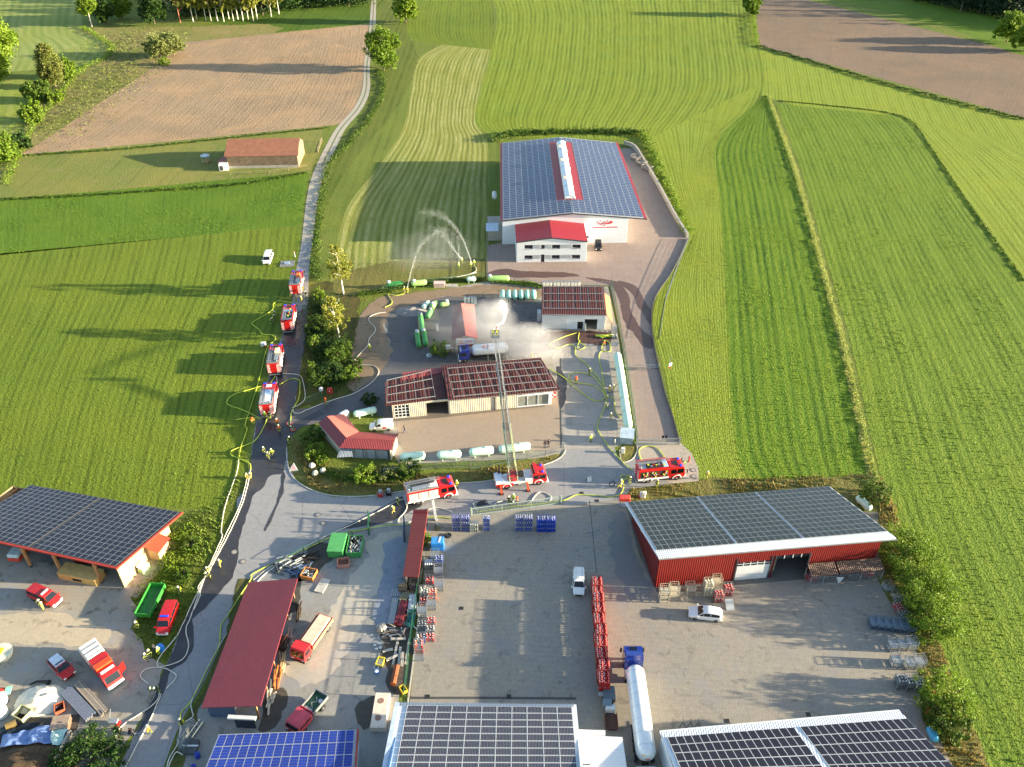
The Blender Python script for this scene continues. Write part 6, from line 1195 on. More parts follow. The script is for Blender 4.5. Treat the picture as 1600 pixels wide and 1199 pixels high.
def person_meshes(pose):
    p=POSE[pose]; pz=.55 if pose=='kneel' else .95
    pel=(0,0,pz); ch=Vector(p['ch']); hd=Vector(p['hd']); sp=Vector(pel).lerp(ch,.5); nk=ch.lerp(hd,.5)+Vector((0,0,.0)); top=hd+(hd-ch).normalized()*.12
    V=[pel,sp,ch,nk,hd,top]; E=[(0,1),(1,2),(2,3),(3,4),(4,5)]; Rr_=[.15,.145,.17,.065,.1,.085]
    for s,k,f,e,w_ in ((1,'kl','fl','el','wl'),(-1,'kr','fr','er','wr')):
        n=len(V); hip=Vector(pel)+Vector((0,s*.1,-.04)); F_=Vector(p[f]); toe=F_+Vector((.17,0,-.02))
        V+=[hip,p[k],F_,toe]; E+=[(0,n),(n,n+1),(n+1,n+2),(n+2,n+3)]; Rr_+=[.11,.075,.055,.045]
        n=len(V); sh=ch+Vector((0,s*.2,.04)); W_=Vector(p[w_]); hnd=W_+(W_-Vector(p[e])).normalized()*.09
        V+=[sh,p[e],W_,hnd]; E+=[(2,n),(n,n+1),(n+1,n+2),(n+2,n+3)]; Rr_+=[.085,.06,.045,.035]
    me=bpy.data.meshes.new('body'); me.from_pydata([tuple(v) for v in V],E,[]); o=bpy.data.objects.new('tmp',me); COL.objects.link(o)
    md=o.modifiers.new('s','SKIN'); 
    if not me.skin_vertices: 
        bm=bmesh.new(); bm.from_mesh(me); bm.verts.layers.skin.verify(); bm.to_mesh(me); bm.free()
    for i,sv_ in enumerate(me.skin_vertices[0].data): sv_.radius=(Rr_[i],Rr_[i]*(1.0)); sv_.use_root=(i==0)
    sb=o.modifiers.new('d','SUBSURF'); sb.levels=1; sb.render_levels=1
    dg=bpy.context.evaluated_depsgraph_get(); me2=bpy.data.meshes.new_from_object(o.evaluated_get(dg)); bpy.data.objects.remove(o)
    b=MB(); b.v=[tuple(v.co) for v in me2.vertices]; hands=[Vector(p['wl']),Vector(p['wr'])]; feet=[Vector(p['fl']),Vector(p['fr'])]
    for f in me2.polygons:
        c=f.center; mi=0
        if (c-hd).length<.17 and c.x>hd.x-.02: mi=1
        elif min((c-h).length for h in hands)<.0: mi=1
        elif min((c-q).length for q in feet)<.13 or min((c-q-Vector((.17,0,0))).length for q in feet)<.13: mi=2
        elif c.z<pz: mi=3
        b.f.append(tuple(f.vertices)); b.mi.append(mi); b.sm.append(True)
    for e,w_ in (('el','wl'),('er','wr')):
        W_=Vector(p[w_]); d=(W_-Vector(p[e])).normalized(); sd=d.cross(Vector((0,0,1))).normalized(); q=W_+d*.1
        for k,l in ((-1.5,.07),(-.5,.085),(.5,.09),(1.5,.075)): b.tube([q+sd*k*.018,q+sd*k*.022+d*l*.5,q+sd*k*.02+d*l-Vector((0,0,.02))],[.011,.01,.008],4,1)
        b.tube([W_+d*.05+sd*.03,W_+d*.08+sd*.065,W_+d*.13+sd*.06],[.013,.012,.01],4,1)
    hm=MB(); R0=Matrix.Translation(hd+Vector((-.01,0,.04)))
    hm.T=R0; hm.lathe([(-.03,.17),(0,.165),(.08,.15),(.13,.1),(.155,.03)],12); hm.prism([(.1,.0),(.22,-.03),(.22,-.01),(.1,.03)],-.09,.09,'y')
    bd=MB(); 
    def band(a,b_,t,r_): c=Vector(a).lerp(Vector(b_),t); d=(Vector(b_)-Vector(a)).normalized(); bd.tube([c-d*.035,c+d*.035],r_,8)
    band(pel,ch,.35,.172)
    for k,f in (('kl','fl'),('kr','fr')): band(p[k],p[f],.35,.1); band(pel,p[k],.75,.125)
    for e,w_ in (('el','wl'),('er','wr')): band(p[e],p[w_],.3,.08); band(ch,p[e],.7,.1)
    d=(ch-Vector(pel)).normalized(); bk=Vector((-d.z,0,d.x)); c=ch+bk*.25; ac=MB().tube([c-d*.32,c-d*.28,c+d*.1,c+d*.14],[.04,.09,.09,.03],8)
    return b,hm,bd,ac,hd
PM={}
def person(label,px,face,pose='stand',kind='ff',z=0.,loc=None,group='firefighters and helpers on the site'):
    """face: heading in degrees in the ground plane, 0 = to the right"""
    key=(pose,kind)
    if key not in PM:
        b,hm,bd,ac,hd=person_meshes(pose); up,lo,hc={'ff':(suit,suit,helm),'tan':(tan,tan,helm),'vest':(orj,suit,helmo),'lime':(hi,suit,helm),'civ':(civ,jean,None),'pale':(pale,jean,None),'red':(orj,suit,helm)}[kind]
        PM[key]=(b.mesh('body',[up,skin,boot,lo]),hm.mesh('helmet',hc) if hc else MB().lathe([(-.02,.125),(.06,.12),(.11,.06),(.12,.02)],10,0,'z',tuple(hd+Vector((-.02,0,.03)))).mesh('hair',M('hair_dark',(50,38,30),.9)),bd.mesh('reflective_band',hi if kind!='civ' else civ),ac.mesh('air_cylinder',cyl))
    a=PM[key]; t=thing('person',label,'person',loc if loc is not None else G(*px)+Vector((0,0,.05+z)),R(face),group)
    inst('body',a[0],t); inst('helmet' if kind not in('civ','pale') else 'hair',a[1],t)
    if kind not in ('civ','pale'):
        inst('reflective_band',a[2],t)
        if kind in('ff','tan') and pose!='bend': inst('air_cylinder',a[3],t)
    return t
PP=[((386,748),-60,'kneel','tan','firefighter crouching at the hose joint on the meadow edge, left one'),((393,747),-110,'kneel','tan','firefighter crouching at the hose joint on the meadow edge, right one'),
((345,887),200,'stand','tan','firefighter standing alone in the wet road near the open barn'),((319,898),20,'bend','ff','leftmost firefighter bending over the white hoses by the barn gable'),((325,899),60,'bend','tan','middle firefighter bending over the white hoses by the barn gable'),((330,903),-160,'bend','ff','rightmost firefighter of the trio by the barn gable'),
((283,929),200,'walk','ff','firefighter walking beside the top of the red van on the verge'),((216,984),-90,'stand','ff','firefighter standing below the green trailer'),
((230,1033),-60,'walk','ff','leftmost of the group on the grass below the red van'),((236,1028),-80,'stand','ff','second of the group on the grass below the red van'),((243,1020),180,'stand','civ','dark clad person of the group below the red van'),((250,1024),160,'stand','lime','person in lime vest of the group beside the blue drum'),
((236,1080),-50,'bend','ff','firefighter bent over the hose loop on the road edge, left of two'),((251,1081),-140,'bend','ff','firefighter bent over the hose loop on the road edge, right of two'),
((204,1147),-20,'kneel','civ','civilian in dark top crouching at the road edge, left of two'),((212,1150),160,'kneel','civ','civilian crouching at the road edge, right of two'),((236,1147),150,'walk','red','person in red top walking on the road at the bottom'),((287,1133),180,'kneel','ff','firefighter crouching at the hose by the wine red shed'),
((396,664),-60,'walk','vest','orange vested helper on the meadow left of the white roofed engine'),((415,655),90,'stand','lime','lime clad firefighter at the rear of the white roofed engine, left'),((422,656),100,'bend','ff','firefighter at the rear of the white roofed engine, right'),((434,666),-80,'stand','red','red clad person in the road behind the engine, upper'),((437,676),-70,'stand','red','red clad person in the road behind the engine, lower'),
((452,666),-20,'bend','ff','firefighter at the hose coils at the drive mouth'),((461,674),200,'bend','ff','second firefighter at the hose coils at the drive mouth'),((453,695),60,'walk','ff','firefighter walking south of the hose coils'),
((413,710),-50,'walk','ff','left of three walking in the wet road above the junction'),((420,718),-70,'walk','ff','middle of three walking in the wet road above the junction'),((426,713),-100,'walk','lime','right of three walking in the wet road above the junction'),
((463,470),90,'bend','tan','firefighter at the rear of the northernmost engine'),((472,474),120,'carry','tan','firefighter with gear right of the northernmost engine rear'),((474,458),180,'stand','tan','firefighter beside the northernmost engine flank'),((479,466),200,'carry','ff','firefighter at the hoses on the road edge, northernmost engine'),
((430,497),0,'stand','ff','upper green lit firefighter left of the second engine'),((425,508),10,'carry','ff','lower left firefighter left of the second engine'),((429,503),40,'walk','ff','middle firefighter left of the second engine'),
((510,634),180,'stand','vest','helper in orange by the hose on the asphalt drive'),((578,549),-90,'stand','lime','lime clad firefighter on the brown slope by the white hose'),
((632,459),70,'carry','tan','left firefighter spraying a jet at the north fence tank'),((637,459),70,'carry','tan','right firefighter spraying a jet at the north fence tank'),
((717,421),100,'carry','lime','left firefighter with jet on the meadow beside the hall'),((722,413),110,'carry','lime','rear firefighter with jet on the meadow beside the hall'),((736,420),115,'carry','lime','third firefighter with jet on the meadow beside the hall'),((741,417),110,'stand','lime','rightmost firefighter with jet on the meadow beside the hall'),
((832,560),150,'kneel','tan','firefighter behind the workshop at the fan-shaped water spray'),
((900,600),90,'stand','vest','helper in red inside the large yellow hose loop'),((921,587),-90,'stand','ff','firefighter between yellow hoses in the concrete yard'),
((952,614),-120,'stand','tan','left firefighter at the hose distributor by the mint tanks'),((958,613),180,'stand','tan','right firefighter at the hose distributor by the mint tanks'),((948,624),-90,'bend','tan','firefighter below the hose distributor'),((949,640),-100,'bend','ff','firefighter bending near the lower mint tanks'),((954,657),180,'stand','tan','firefighter standing left of the southernmost mint tank'),
((923,691),-60,'stand','lime','lime vested firefighter alone on the concrete south yard'),((852,700),-90,'stand','civ','left dark civilian behind the south fence'),((857,699),-90,'stand','civ','right dark civilian behind the south fence'),((960,697),180,'stand','pale','person in pale coat beside the grey hut'),
((943,541),-90,'bend','vest','helper in orange at the lime hose bundle'),((633,677),180,'walk','civ','civilian walking in front of the workshop'),
((622,790),-150,'stand','ff','firefighter at the rear of the engine above the shelter'),((615,803),-160,'walk','tan','firefighter walking in the wet road above the shelter'),((714,763),-90,'stand','lime','person in lime top before the engine cab'),
((795,788),-90,'stand','ff','left firefighter of the group under the ladder'),((799,790),-60,'bend','ff','front firefighter of the group under the ladder'),((802,784),-100,'stand','lime','rear firefighter of the group under the ladder'),((808,789),180,'stand','vest','orange helmeted person of the group under the ladder'),
((965,763),-30,'bend','tan','left firefighter at the hose reel behind the gate engine'),((970,762),180,'stand','tan','right firefighter at the hose reel behind the gate engine'),((984,757),-60,'stand','ff','firefighter at the rear corner of the gate engine'),((1026,762),100,'stand','ff','firefighter at the open lockers of the gate engine'),((1104,749),180,'stand','tan','lone firefighter on the grass right of the gate engine'),
((69,954),20,'stand','tan','pale clad firefighter at the open door of the red van by the barn'),((65,950),10,'stand','ff','dark clad firefighter at the open door of the red van by the barn')]
for px_,fc,ps,kd,lb in PP: person(lb,px_,fc,ps,kd)
for k,(dx,lb) in enumerate(((-.35,'left firefighter in the cage at the tip of the ladder'),(.35,'right firefighter in the cage at the tip of the ladder'))): person(lb,None,80,'carry','ff',loc=CAGE+Vector((dx,0,.12)))
# ---------------------------------------------------------------- hoses
def hose(name,label,pts,mat,r_=.085):
    P=pxc(pts,0,7); P=[p+Vector((.06*noise.noise(p*.8),.06*noise.noise(p*.8+Vector((9,0,0))),.14)) for p in P]
    o=MB().tube(P,r_,6).obj(name,mat,fix=False); tag(o,label,'hose','fire hoses lying on the ground')
HS=[('yellow hose looping through the meadow left of the fire engines',[(462,469),(456,474),(437,471),(428,475),(425,486),(397,503),(395,508),(405,516),(411,523),(427,525),(430,532),(417,546),(408,582),(400,612),(395,627),(390,643),(383,665),(386,673),(377,698),(373,720)],1),
('pale hose running down the meadow edge to the farm verge',[(373,720),(370,740),(352,792),(346,830),(347,840),(332,875),(310,925),(300,945),(278,992),(250,1027),(247,1042),(262,1047),(275,1055),(272,1065),(260,1077)],0),
('white hose along the wet road edge beside the red van',[(386,750),(375,790),(355,832),(332,880),(324,893),(300,960),(291,985),(295,1010),(287,1030),(262,1041),(230,1046),(220,1055),(222,1062),(232,1069)],0),
('second white hose beside the first along the farm verge',[(392,735),(388,755),(378,790),(358,835),(334,880),(325,897),(310,918),(313,932),(301,957)],0),
('white hose curving round the dark bush at the bottom',[(250,1082),(240,1102),(195,1132),(182,1150),(183,1172),(176,1210)],0),('white hose along the road edge at the bottom',[(252,1085),(240,1115),(220,1155),(190,1210)],0),
('yellow hose swinging left from the white roofed engine',[(414,603),(367,617),(355,627),(358,634),(380,642),(408,655)],1),('short yellow hose end lying left of the white roofed engine',[(368,657),(390,654),(408,655)],1),('yellow hose from the white roofed engine down the road edge',[(417,655),(413,667),(400,688),(383,697),(363,705),(362,712),(375,718),(390,725),(392,735)],1),
('pale hose from the third engine arching over the road',[(442,585),(467,587),(473,595),(477,620),(470,632),(457,638)],0),('yellow hose arching over the road beside the pale one',[(437,602),(455,593),(467,595),(469,603),(467,623),(458,640),(455,648),(454,661)],1),('short hose linking the two southern engines, yellow',[(430,589),(424,598),(419,604)],1),('short white hose linking the two southern engines',[(432,589),(433,601)],0),
('long white hose up the asphalt drive and brown slope',[(458,640),(459,645),(467,647),(483,640),(517,627),(550,617),(575,603),(590,588),(591,578),(582,572),(558,571),(553,567),(557,560),(568,548),(575,540),(577,530),(587,516),(577,503),(578,496),(589,491),(603,489)],0),
('yellow hose at the north fence to the two firefighters',[(602,481),(613,474),(607,461),(618,463),(632,460)],1),('white hose from the engine above the shelter down to the wine red shed',[(631,781),(619,785),(597,797),(560,816),(525,832),(487,850),(440,880),(407,905),(385,940)],0),
('long yellow hose along the kerb to the wine red shed',[(647,820),(612,821),(575,827),(520,840),(475,860),(400,895),(392,907),(370,940),(355,965),(346,978),(342,1010),(320,1055),(300,1095),(285,1112),(282,1125)],1),('white hose beside the yellow one along the wine red shed',[(355,990),(335,1025),(302,1092),(300,1110),(302,1120),(290,1129)],0),
('white hose end running off the bottom by the lattice mast',[(282,1132),(280,1160),(265,1185),(260,1210)],0),('white hose with small loop at the bottom of the road',[(283,1134),(286,1165),(287,1180),(276,1176),(268,1188),(264,1200)],0),
('yellow hose behind the narrow shelter',[(667,809),(685,809),(706,811)],1),('white hose loop at the rear wheel of the engine above the shelter',[(642,816),(632,821),(624,819),(624,811),(634,800),(636,789)],0),('white hose between shelter and bottle cages',[(669,797),(679,795),(692,796),(706,801)],0),('white hose curl left of the ladder group behind the slide gate',[(746,799),(740,790),(742,786),(754,785),(770,790)],0),
('yellow hose along the slide gate to the gate engine',[(745,801),(800,793),(875,784),(905,774),(955,777),(972,770),(975,752),(984,743)],1),('white hose loop right of the ladder group',[(805,791),(825,789),(840,772),(852,771),(861,777),(860,784)],0),('white hose curl at the feet of the ladder group',[(772,796),(775,787),(795,782)],0),
('yellow hose from the gate engine up through the concrete yard',[(988,736),(972,722),(952,700),(936,676),(934,664),(942,644),(948,625)],1),('thick yellow hose arch north of the gate engine',[(1002,720),(998,706),(1006,699),(1020,699),(1030,704),(1039,717)],1),('yellow hose from the distributor to the filling building door',[(948,620),(940,598),(920,574),(900,556),(899,544),(889,539),(872,545),(859,542),(862,536),(882,527),(901,521)],1),
('short yellow hose loop at the filling building door',[(905,521),(904,533),(914,542),(907,547),(902,544),(906,533)],1),('yellow hose from the distributor up to the lime hose bundle',[(944,606),(940,580),(936,559),(940,550),(953,550),(953,539),(945,533),(940,544),(943,550)],1),('large yellow hose loop round the helper in red',[(948,618),(928,590),(904,583),(890,586),(890,594),(900,599),(926,603),(942,614),(946,620)],1),
('yellow hose from the workshop corner to the distributor',[(858,577),(880,590),(900,608),(926,626),(938,627),(946,621)],1),('yellow hose curving to the southernmost mint tank',[(954,620),(960,626),(960,642),(970,654)],1),('small yellow hose curl behind the gate engine',[(984,745),(972,744),(970,748),(976,750),(985,748)],1),('yellow hose at the front of the gate engine',[(1068,724),(1075,721)],1),('white hose at the meadow jets beside the hall',[(690,436),(722,432),(742,426),(744,420),(741,417)],0),('pale hose along the fence above the gas yard',[(600,456),(640,447),(700,437),(745,427)],0)]
for l,p,y in HS: hose('fire_hose',l,p,hoseY if y else hoseW,.075 if y else .07)
for (x,y,l) in ((452,663,'upper red striped hose coil at the drive mouth'),(458,672,'lower red striped hose coil at the drive mouth')):
    t=thing('hose_coil',l,'hose coil',G(x,y)); MB().tube([(.5*math.cos(a*.52),.5*math.sin(a*.52),.12) for a in range(13)],.1,6).obj('coil',M('coil_red',(190,50,50),.6),t); MB().tube([(.3*math.cos(a*.52),.3*math.sin(a*.52),.14) for a in range(13)],.09,6).obj('inner_coil',hoseW,t)
t=thing('hose_bundle','lime yellow hose bundle spread by the right fence','hose bundle',G(944,526)); m=MB(); r=random.Random(1)
for k in range(9): a=r.random()*6.28; m.tube([(-1.6+.4*k,0,.1),(-1.2+.4*k+.3*math.cos(a),-.5,.35),(-.4+.1*k,-1.0+.1*k,.2)],.12,5)
m.obj('folds',lime,t); MB().tube([(-1.8,.2,.2),(-.6,-.4,.5),(.6,-.4,.5),(1.9,.4,.2)],.2,6).obj('roll',lime,t)
# ---------------------------------------------------------------- fences, gates
def fence(label,pts,h=1.8,step=2.5,mat=None,k=0,rails=(1.0,.05),wire=True,cat='fence',name='fence',wmat=None):
    mat=mat or steel; P,L=resample(pxc(pts,0,k),max(2,int(sum((G(*a)-G(*b)).length for a,b in zip(pts,pts[1:]))/step)+1)); o=P[0].copy(); t=thing(name,label,cat,o)
    pm=MB().box(-.05,.05,-.05,.05,0,h).mesh('post',mat)
    for p in P: inst('post',pm,t,p-o)
    for f in rails: m=MB(); [m.bar(a-o+Vector((0,0,h*f)),b-o+Vector((0,0,h*f)),.05) for a,b in zip(P,P[1:])]; m.obj('rail',mat,t)
    if wire:
        m=MB()
        for a,b in zip(P,P[1:]):
            n=max(2,int((b-a).length/.35))
            for i in range(1,n): q=a.lerp(b,i/n)-o; m.bar(q,q+Vector((0,0,h)),.014)
            for z in range(1,6): m.bar(a-o+Vector((0,0,h*z/6)),b-o+Vector((0,0,h*z/6)),.014)
        w_=m.obj('wire_mesh',wmat or mat,t,fix=False); w_['kind']='stuff'
    return t
gp=M('fence_green',(70,104,76),.6)
fence('wire fence along the north side of the gas yard',[(598,457),(640,449),(700,441),(760,436)],1.6,3,gp); fence('grey edging fence below the hall yard',[(761,438),(800,440),(850,449),(905,449),(955,447)],1.2,3,steel); fence('double green fence along the right tank line',[(955,447),(966,500),(978,570),(990,650),(995,694)],1.9,2.6,gp); fence('fence between hall shade and meadow jets',[(761,385),(761,436)],1.6,3,steel)
fence('grey rail fence with white post along the south tanks',[(735,734),(764,729),(800,722),(840,715),(880,706)],1.5,2.9,steel,0,(1.0,.15)); fence('wire fence below the bushes along the road bend',[(600,742),(660,733),(735,729)],1.3,3,steel)
fence('wire fence on the meadow slope right of the drive',[(1076,375),(1058,420),(1040,470),(1030,530)],1.3,4,steel); fence('dark green fence between scrap yard and bottle cages',[(664,830),(656,905),(648,960),(640,1020),(632,1090)],1.9,2.5,M('fence_dark_green',(36,92,64),.6)); fence('green fence post pair at the drive mouth',[(478,632),(503,621)],1.4,2.5,gp)
fence('pasture fence above the field barn',[(40,243),(200,232),(360,216),(505,201)],1.1,6,M('old_post',(150,136,110),.8),0,(.9,.5),False); fence('pasture fence below the field barn',[(360,274),(430,271),(480,262)],1.1,5,_m['old_post'],0,(.9,.5),False)
fence('wire fence left of the scrap yard entrance',[(452,876),(480,858),(510,845),(577,832)],1.1,2.5,M('fence_dark_green',(36,92,64),.6),0,(1,),False)
def gate(label,a,b,h,n,mat,name='gate'):
    A,B_=G(*a),G(*b); d=B_-A; L=d.length; t=thing(name,label,'gate',A,math.atan2(d.y,d.x)); m=MB(); 
    for z in (.15,h): m.bar((0,0,z),(L,0,z),.1)
    for k in range(4): x=L*k/3; m.bar((x,0,.15),(x,0,h),.08)
    m.obj('frame',mat,t); bar_=MB().box(-.02,.02,-.02,.02,.15,h).mesh('bar',mat)
    for k in range(n): inst('bar',bar_,t,(L*(k+.5)/n,0,0))
    for x in (-.15,L+.15): MB().box(x-.1,x+.1,-.1,.1,0,h+.25).obj('gate_post',mat,t)
    return t
gg=M('gate_grey_green',(150,164,150),.5)
gate('long grey green slide gate behind the blue bottle stacks',(738,806),(875,787),1.6,60,gg,'slide_gate'); gate('grey steel gate across the drive north of the gate engine',(996,697),(1060,695),1.5,40,steel,'drive_gate'); gate('open mesh gate standing at the scrap yard entrance',(577,835),(577,815),2.0,8,M('fence_dark_green',(36,92,64),.6),'yard_gate'); gate('second open mesh gate at the narrow shelter',(632,846),(632,822),2.0,8,M('gate_blue',(50,74,100),.6),'yard_gate'); gate('low barrier rail across the drive halfway up',(978,577),(1028,576),.9,0,steel,'barrier'); gate('pale wooden pasture gate at the farm track',(497,238),(503,222),1.2,4,M('old_post',(150,136,110),.8),'pasture_gate')
# retaining wall of stone blocks right of the hall drive
P,L=resample(pxc([(975,226),(992,233),(1008,258),(1030,295),(1054,340),(1074,372)],0,3),72); t=thing('retaining_wall','grey block retaining wall along the right side of the hall drive','wall',P[0]); r=random.Random(3)
for a,b in zip(P,P[1:]):
    for j in range(2): d=(b-a)*.97; m=MB(); q=a-P[0]; m.bar(q+Vector((0,0,.35+j*.62)),q+d+Vector((0,0,.35+j*.62)),.5+r.random()*.08,.6); m.obj('block',concm,t)
P,L=resample(pxc([(1074,374),(1062,402),(1046,432),(1025,463),(1018,492),(1020,530),(1030,580),(1040,620),(1050,650),(1061,692)],0,5),90); t=thing('edge_wall','low dark retaining edge along the meadow side of the drive','wall',P[0])
for a,b in zip(P,P[1:]): q=a-P[0]; MB().bar(q+Vector((0,0,.2)),q+(b-a)*.97+Vector((0,0,.2)),.22,.5).obj('block',M('edge_dark',(60,60,58),.8),t)
# ---------------------------------------------------------------- small yard things
def simple(name,label,cat,px,build,rz=0.): t=thing(name,label,cat,G(*px)+Vector((0,0,.05)),rz); build(t); return t
simple('warning_triangle','white triangular warning sign lying on the grass by the junction','sign',(459,736),lambda t:(MB().prism([(-.8,0),(.8,0),(0,1.35)],-.03,.03,'y',).obj('board',doorw,t,None,(0,0,0),(R(-35),0,0)),MB().prism([(-.5,.2),(.5,.2),(0,1.05)],-.04,-.031,'y').obj('red_border',M('sign_pink',(214,150,150),.6),t,None,(0,0,0),(R(-35),0,0))))
simple('a_board','white and dark folding board standing on the road','sign',(920,752),lambda t:(MB().slab((-.4,-.3,0),(.4,-.3,0),(.4,0,1.1),(-.4,0,1.1),.04).obj('front',doorw,t),MB().slab((-.4,.3,0),(.4,.3,0),(.4,0,1.1),(-.4,0,1.1),.04).obj('back',civ,t)),R(20))
simple('hydrant_box','red hydrant cabinet at the drive fence','cabinet',(516,615),lambda t:(MB().box(-.45,.45,-.3,.3,0,1.2,0,.05).obj('body',M('cabinet_red',(190,46,40),.5),t),MB().box(-.1,.1,-.32,-.3,.6,.9).obj('emblem',doorw,t)))
simple('white_drum','white drum standing on a grey post by the red cabinet','drum',(503,617),lambda t:(MB().lathe([(1.0,.35),(1.5,.4),(1.7,.2)],12).obj('drum',doorw,t),MB().box(-.1,.1,-.1,.1,0,1).obj('post',gp,t)))
for x,y,l in ((595,775,'left portable pump with red base on the verge behind the engine'),(608,773,'right portable pump on the verge behind the engine')):
    simple('portable_pump',l,'pump',(x,y),lambda t:(MB().box(-.5,.5,-.4,.4,0,.6,0,.05).obj('base',fred if x<600 else black,t),MB().lathe([(.6,.35),(1.2,.3),(1.3,.1)],10).obj('engine',alu,t),MB().tube([(-.5,-.4,.1),(-.5,-.4,1.3),(.5,-.4,1.3),(.5,-.4,.1)],.04,5).obj('frame',steel,t)))
simple('portable_pump','white and red portable pump on the meadow left of the third engine','pump',(412,541),lambda t:(MB().box(-.5,.5,-.4,.4,0,.9,0,.08).obj('body',doorw,t),MB().box(.1,.5,-.45,-.1,0,.3).obj('foot',fred,t)))
simple('pump_case','white covered equipment on the grass above the red barn','case',(1004,777),lambda t:(MB().box(-.5,.4,-.4,.4,0,1.0,0,.12).obj('case',doorw,t),MB().box(-.3,.5,-.6,0,1.0,1.5,0,.15).obj('cover',M('cover_cream',(220,210,180),.6),t),MB().box(-.8,-.5,-.3,.1,0,.3).obj('bag',fred,t)))
simple('red_pump','red machine at the upper left corner of the red barn','pump',(975,790),lambda t:(MB().box(-.9,.9,-.5,.5,1.2,2.0,0,.1).obj('body',M('machine_red',(216,70,56),.5),t),MB().box(-.8,.8,-.4,.4,0,.08).obj('base',steelp,t),MB().bar((-.7,-.3,0),(-.7,-.3,1.2),.08).bar((.7,-.3,0),(.7,-.3,1.2),.08).bar((-.7,.3,0),(-.7,.3,1.2),.08).bar((.7,.3,0),(.7,.3,1.2),.08).obj('legs',steelp,t)))
simple('signpost','white lattice mast with foot plate behind the narrow shelter','mast',(681,813),lambda t:(ladder_mb(MB(),(0,0,.3),(-.3,.2,4.4),.4,.35,.07).obj('lattice',doorw,t),MB().lathe([(0,.3),(.3,.25)],8).obj('foot',steel,t)))
simple('drum','olive grey drum by the narrow shelter','drum',(684,827),lambda t:(MB().lathe([(0,.4),(.1,.45),(1.0,.45),(1.1,.3)],12).obj('body',M('drum_olive',(104,108,88),.6),t),MB().lathe([(1.1,.25),(1.16,.22)],10).obj('lid',steel,t)))
simple('tyre','old tyre lying at the corner of the bottle yard','tyre',(701,838),lambda t:(MB().tube([(.42*math.cos(a*.449),.42*math.sin(a*.449),.12) for a in range(15)],.12,7).obj('rubber',tyre,t),MB().lathe([(.02,.3),(.06,.28)],12).obj('lid',gravel and M('lid_grey',(120,118,112),.8),t)))
simple('flower_shrub_pot','orange pipe leaning behind the red shelter','pipe',(665,845),lambda t:MB().tube([(0,0,0),(0,.6,2.0)],.12,6).obj('pipe',orange,t))
for x,y,l in ((785,1103,'post'),): pass
for i,(x,y) in enumerate(((493,742),(505,738),(488,730))): simple('boulder','pale boulder at the road bend grass, %s'%('left one','right one','upper one')[i],'stone',(x,y),lambda t:MB().lathe([(0,.5),(.3,.6),(.7,.4),(.85,.1)],7).obj('rock',M('boulder',(186,180,168),.9),t),i)
simple('well_cover','small grey concrete pad with blue sign beside the track','cover',(449,413),lambda t:(MB().box(-1.7,1.7,-1.5,1.5,0,.12).obj('pad',M('pad_grey',(120,122,120),.8),t),MB().box(-.6,.6,-.3,.3,.12,.5).obj('lid',M('lid_blue',(150,170,196),.5),t)),.1)
simple('marker_post','white marker post beside the farm track','post',(461,402),lambda t:(MB().lathe([(0,.1),(1.4,.1)],8).obj('post',doorw,t),MB().lathe([(1.4,.14),(1.6,.05)],8).obj('cap',fred,t)))
simple('road_sign','small red and white sign on a pole at the drive meadow','sign',(1046,580),lambda t:(MB().bar((0,0,0),(.3,.6,3.2),.12).obj('pole',steel,t),MB().box(-.35,.35,-.08,.0,1.2,2.0).obj('board',doorw,t),MB().box(-.3,.0,-.1,-.081,.7,1.1).obj('red_plate',fred,t)),.4)
simple('hose_reel','black hose reel on the road behind the gate engine','reel',(956,760),lambda t:(MB().tube([(.5*math.cos(a*.449),.0,.55+.5*math.sin(a*.449)) for a in range(15)],.08,6).obj('reel',black,t),MB().bar((-.5,0,.1),(.5,0,.1),.08).obj('stand',steel,t)),.2)
for i,(x,y) in enumerate(((1078,721),(460,1)) [:1]): simple('standpipe','hydrant standpipe at the yellow hose in front of the gate engine','hydrant',(1076,722),lambda t:(MB().lathe([(0,.12),(1.0,.12),(1.1,.2),(1.2,.1)],8).obj('pipe',fred,t),MB().bar((-.3,0,.9),(.3,0,.9),.08).obj('outlet',steel,t)))
for i,(x,y) in enumerate(((1035,690),(1040,690))): simple('gate_box','%s dark box on the drive gate rail'%('left','right')[i],'box',(x,y),lambda t:(MB().box(-.2,.2,-.1,.1,.8,1.3).obj('box',black,t),MB().box(-.04,.04,-.04,.04,0,.8).obj('post',steel,t)))
t=thing('dark_sheet','small dark folded sheet on the road behind the slide gate','sheet',G(752,787)+Vector((0,0,.05)),.3); MB().slab((-1,-.5,.1),(1.2,-.6,.1),(.9,.5,.2),(-.3,.6,.15),.04).obj('cloth',civ,t)  # thin dark slab lying on the road
# racks behind the hall
for i,(x,y) in enumerate(((985,250),(993,258),(1002,266))):
    t=thing('steel_rack','grey steel rack %s in the row behind the hall'%('farthest','in the middle','nearest')[i],'rack',G(x,y),R(-50)); cage_mb(3.0,2.0,1.6,1.0,.1).obj('frame',M('rack_grey',(120,116,112),.6),t); MB().box(.1,2.9,.1,1.9,.9,1.0).obj('shelf',M('rack_shelf',(130,120,110),.7),t)
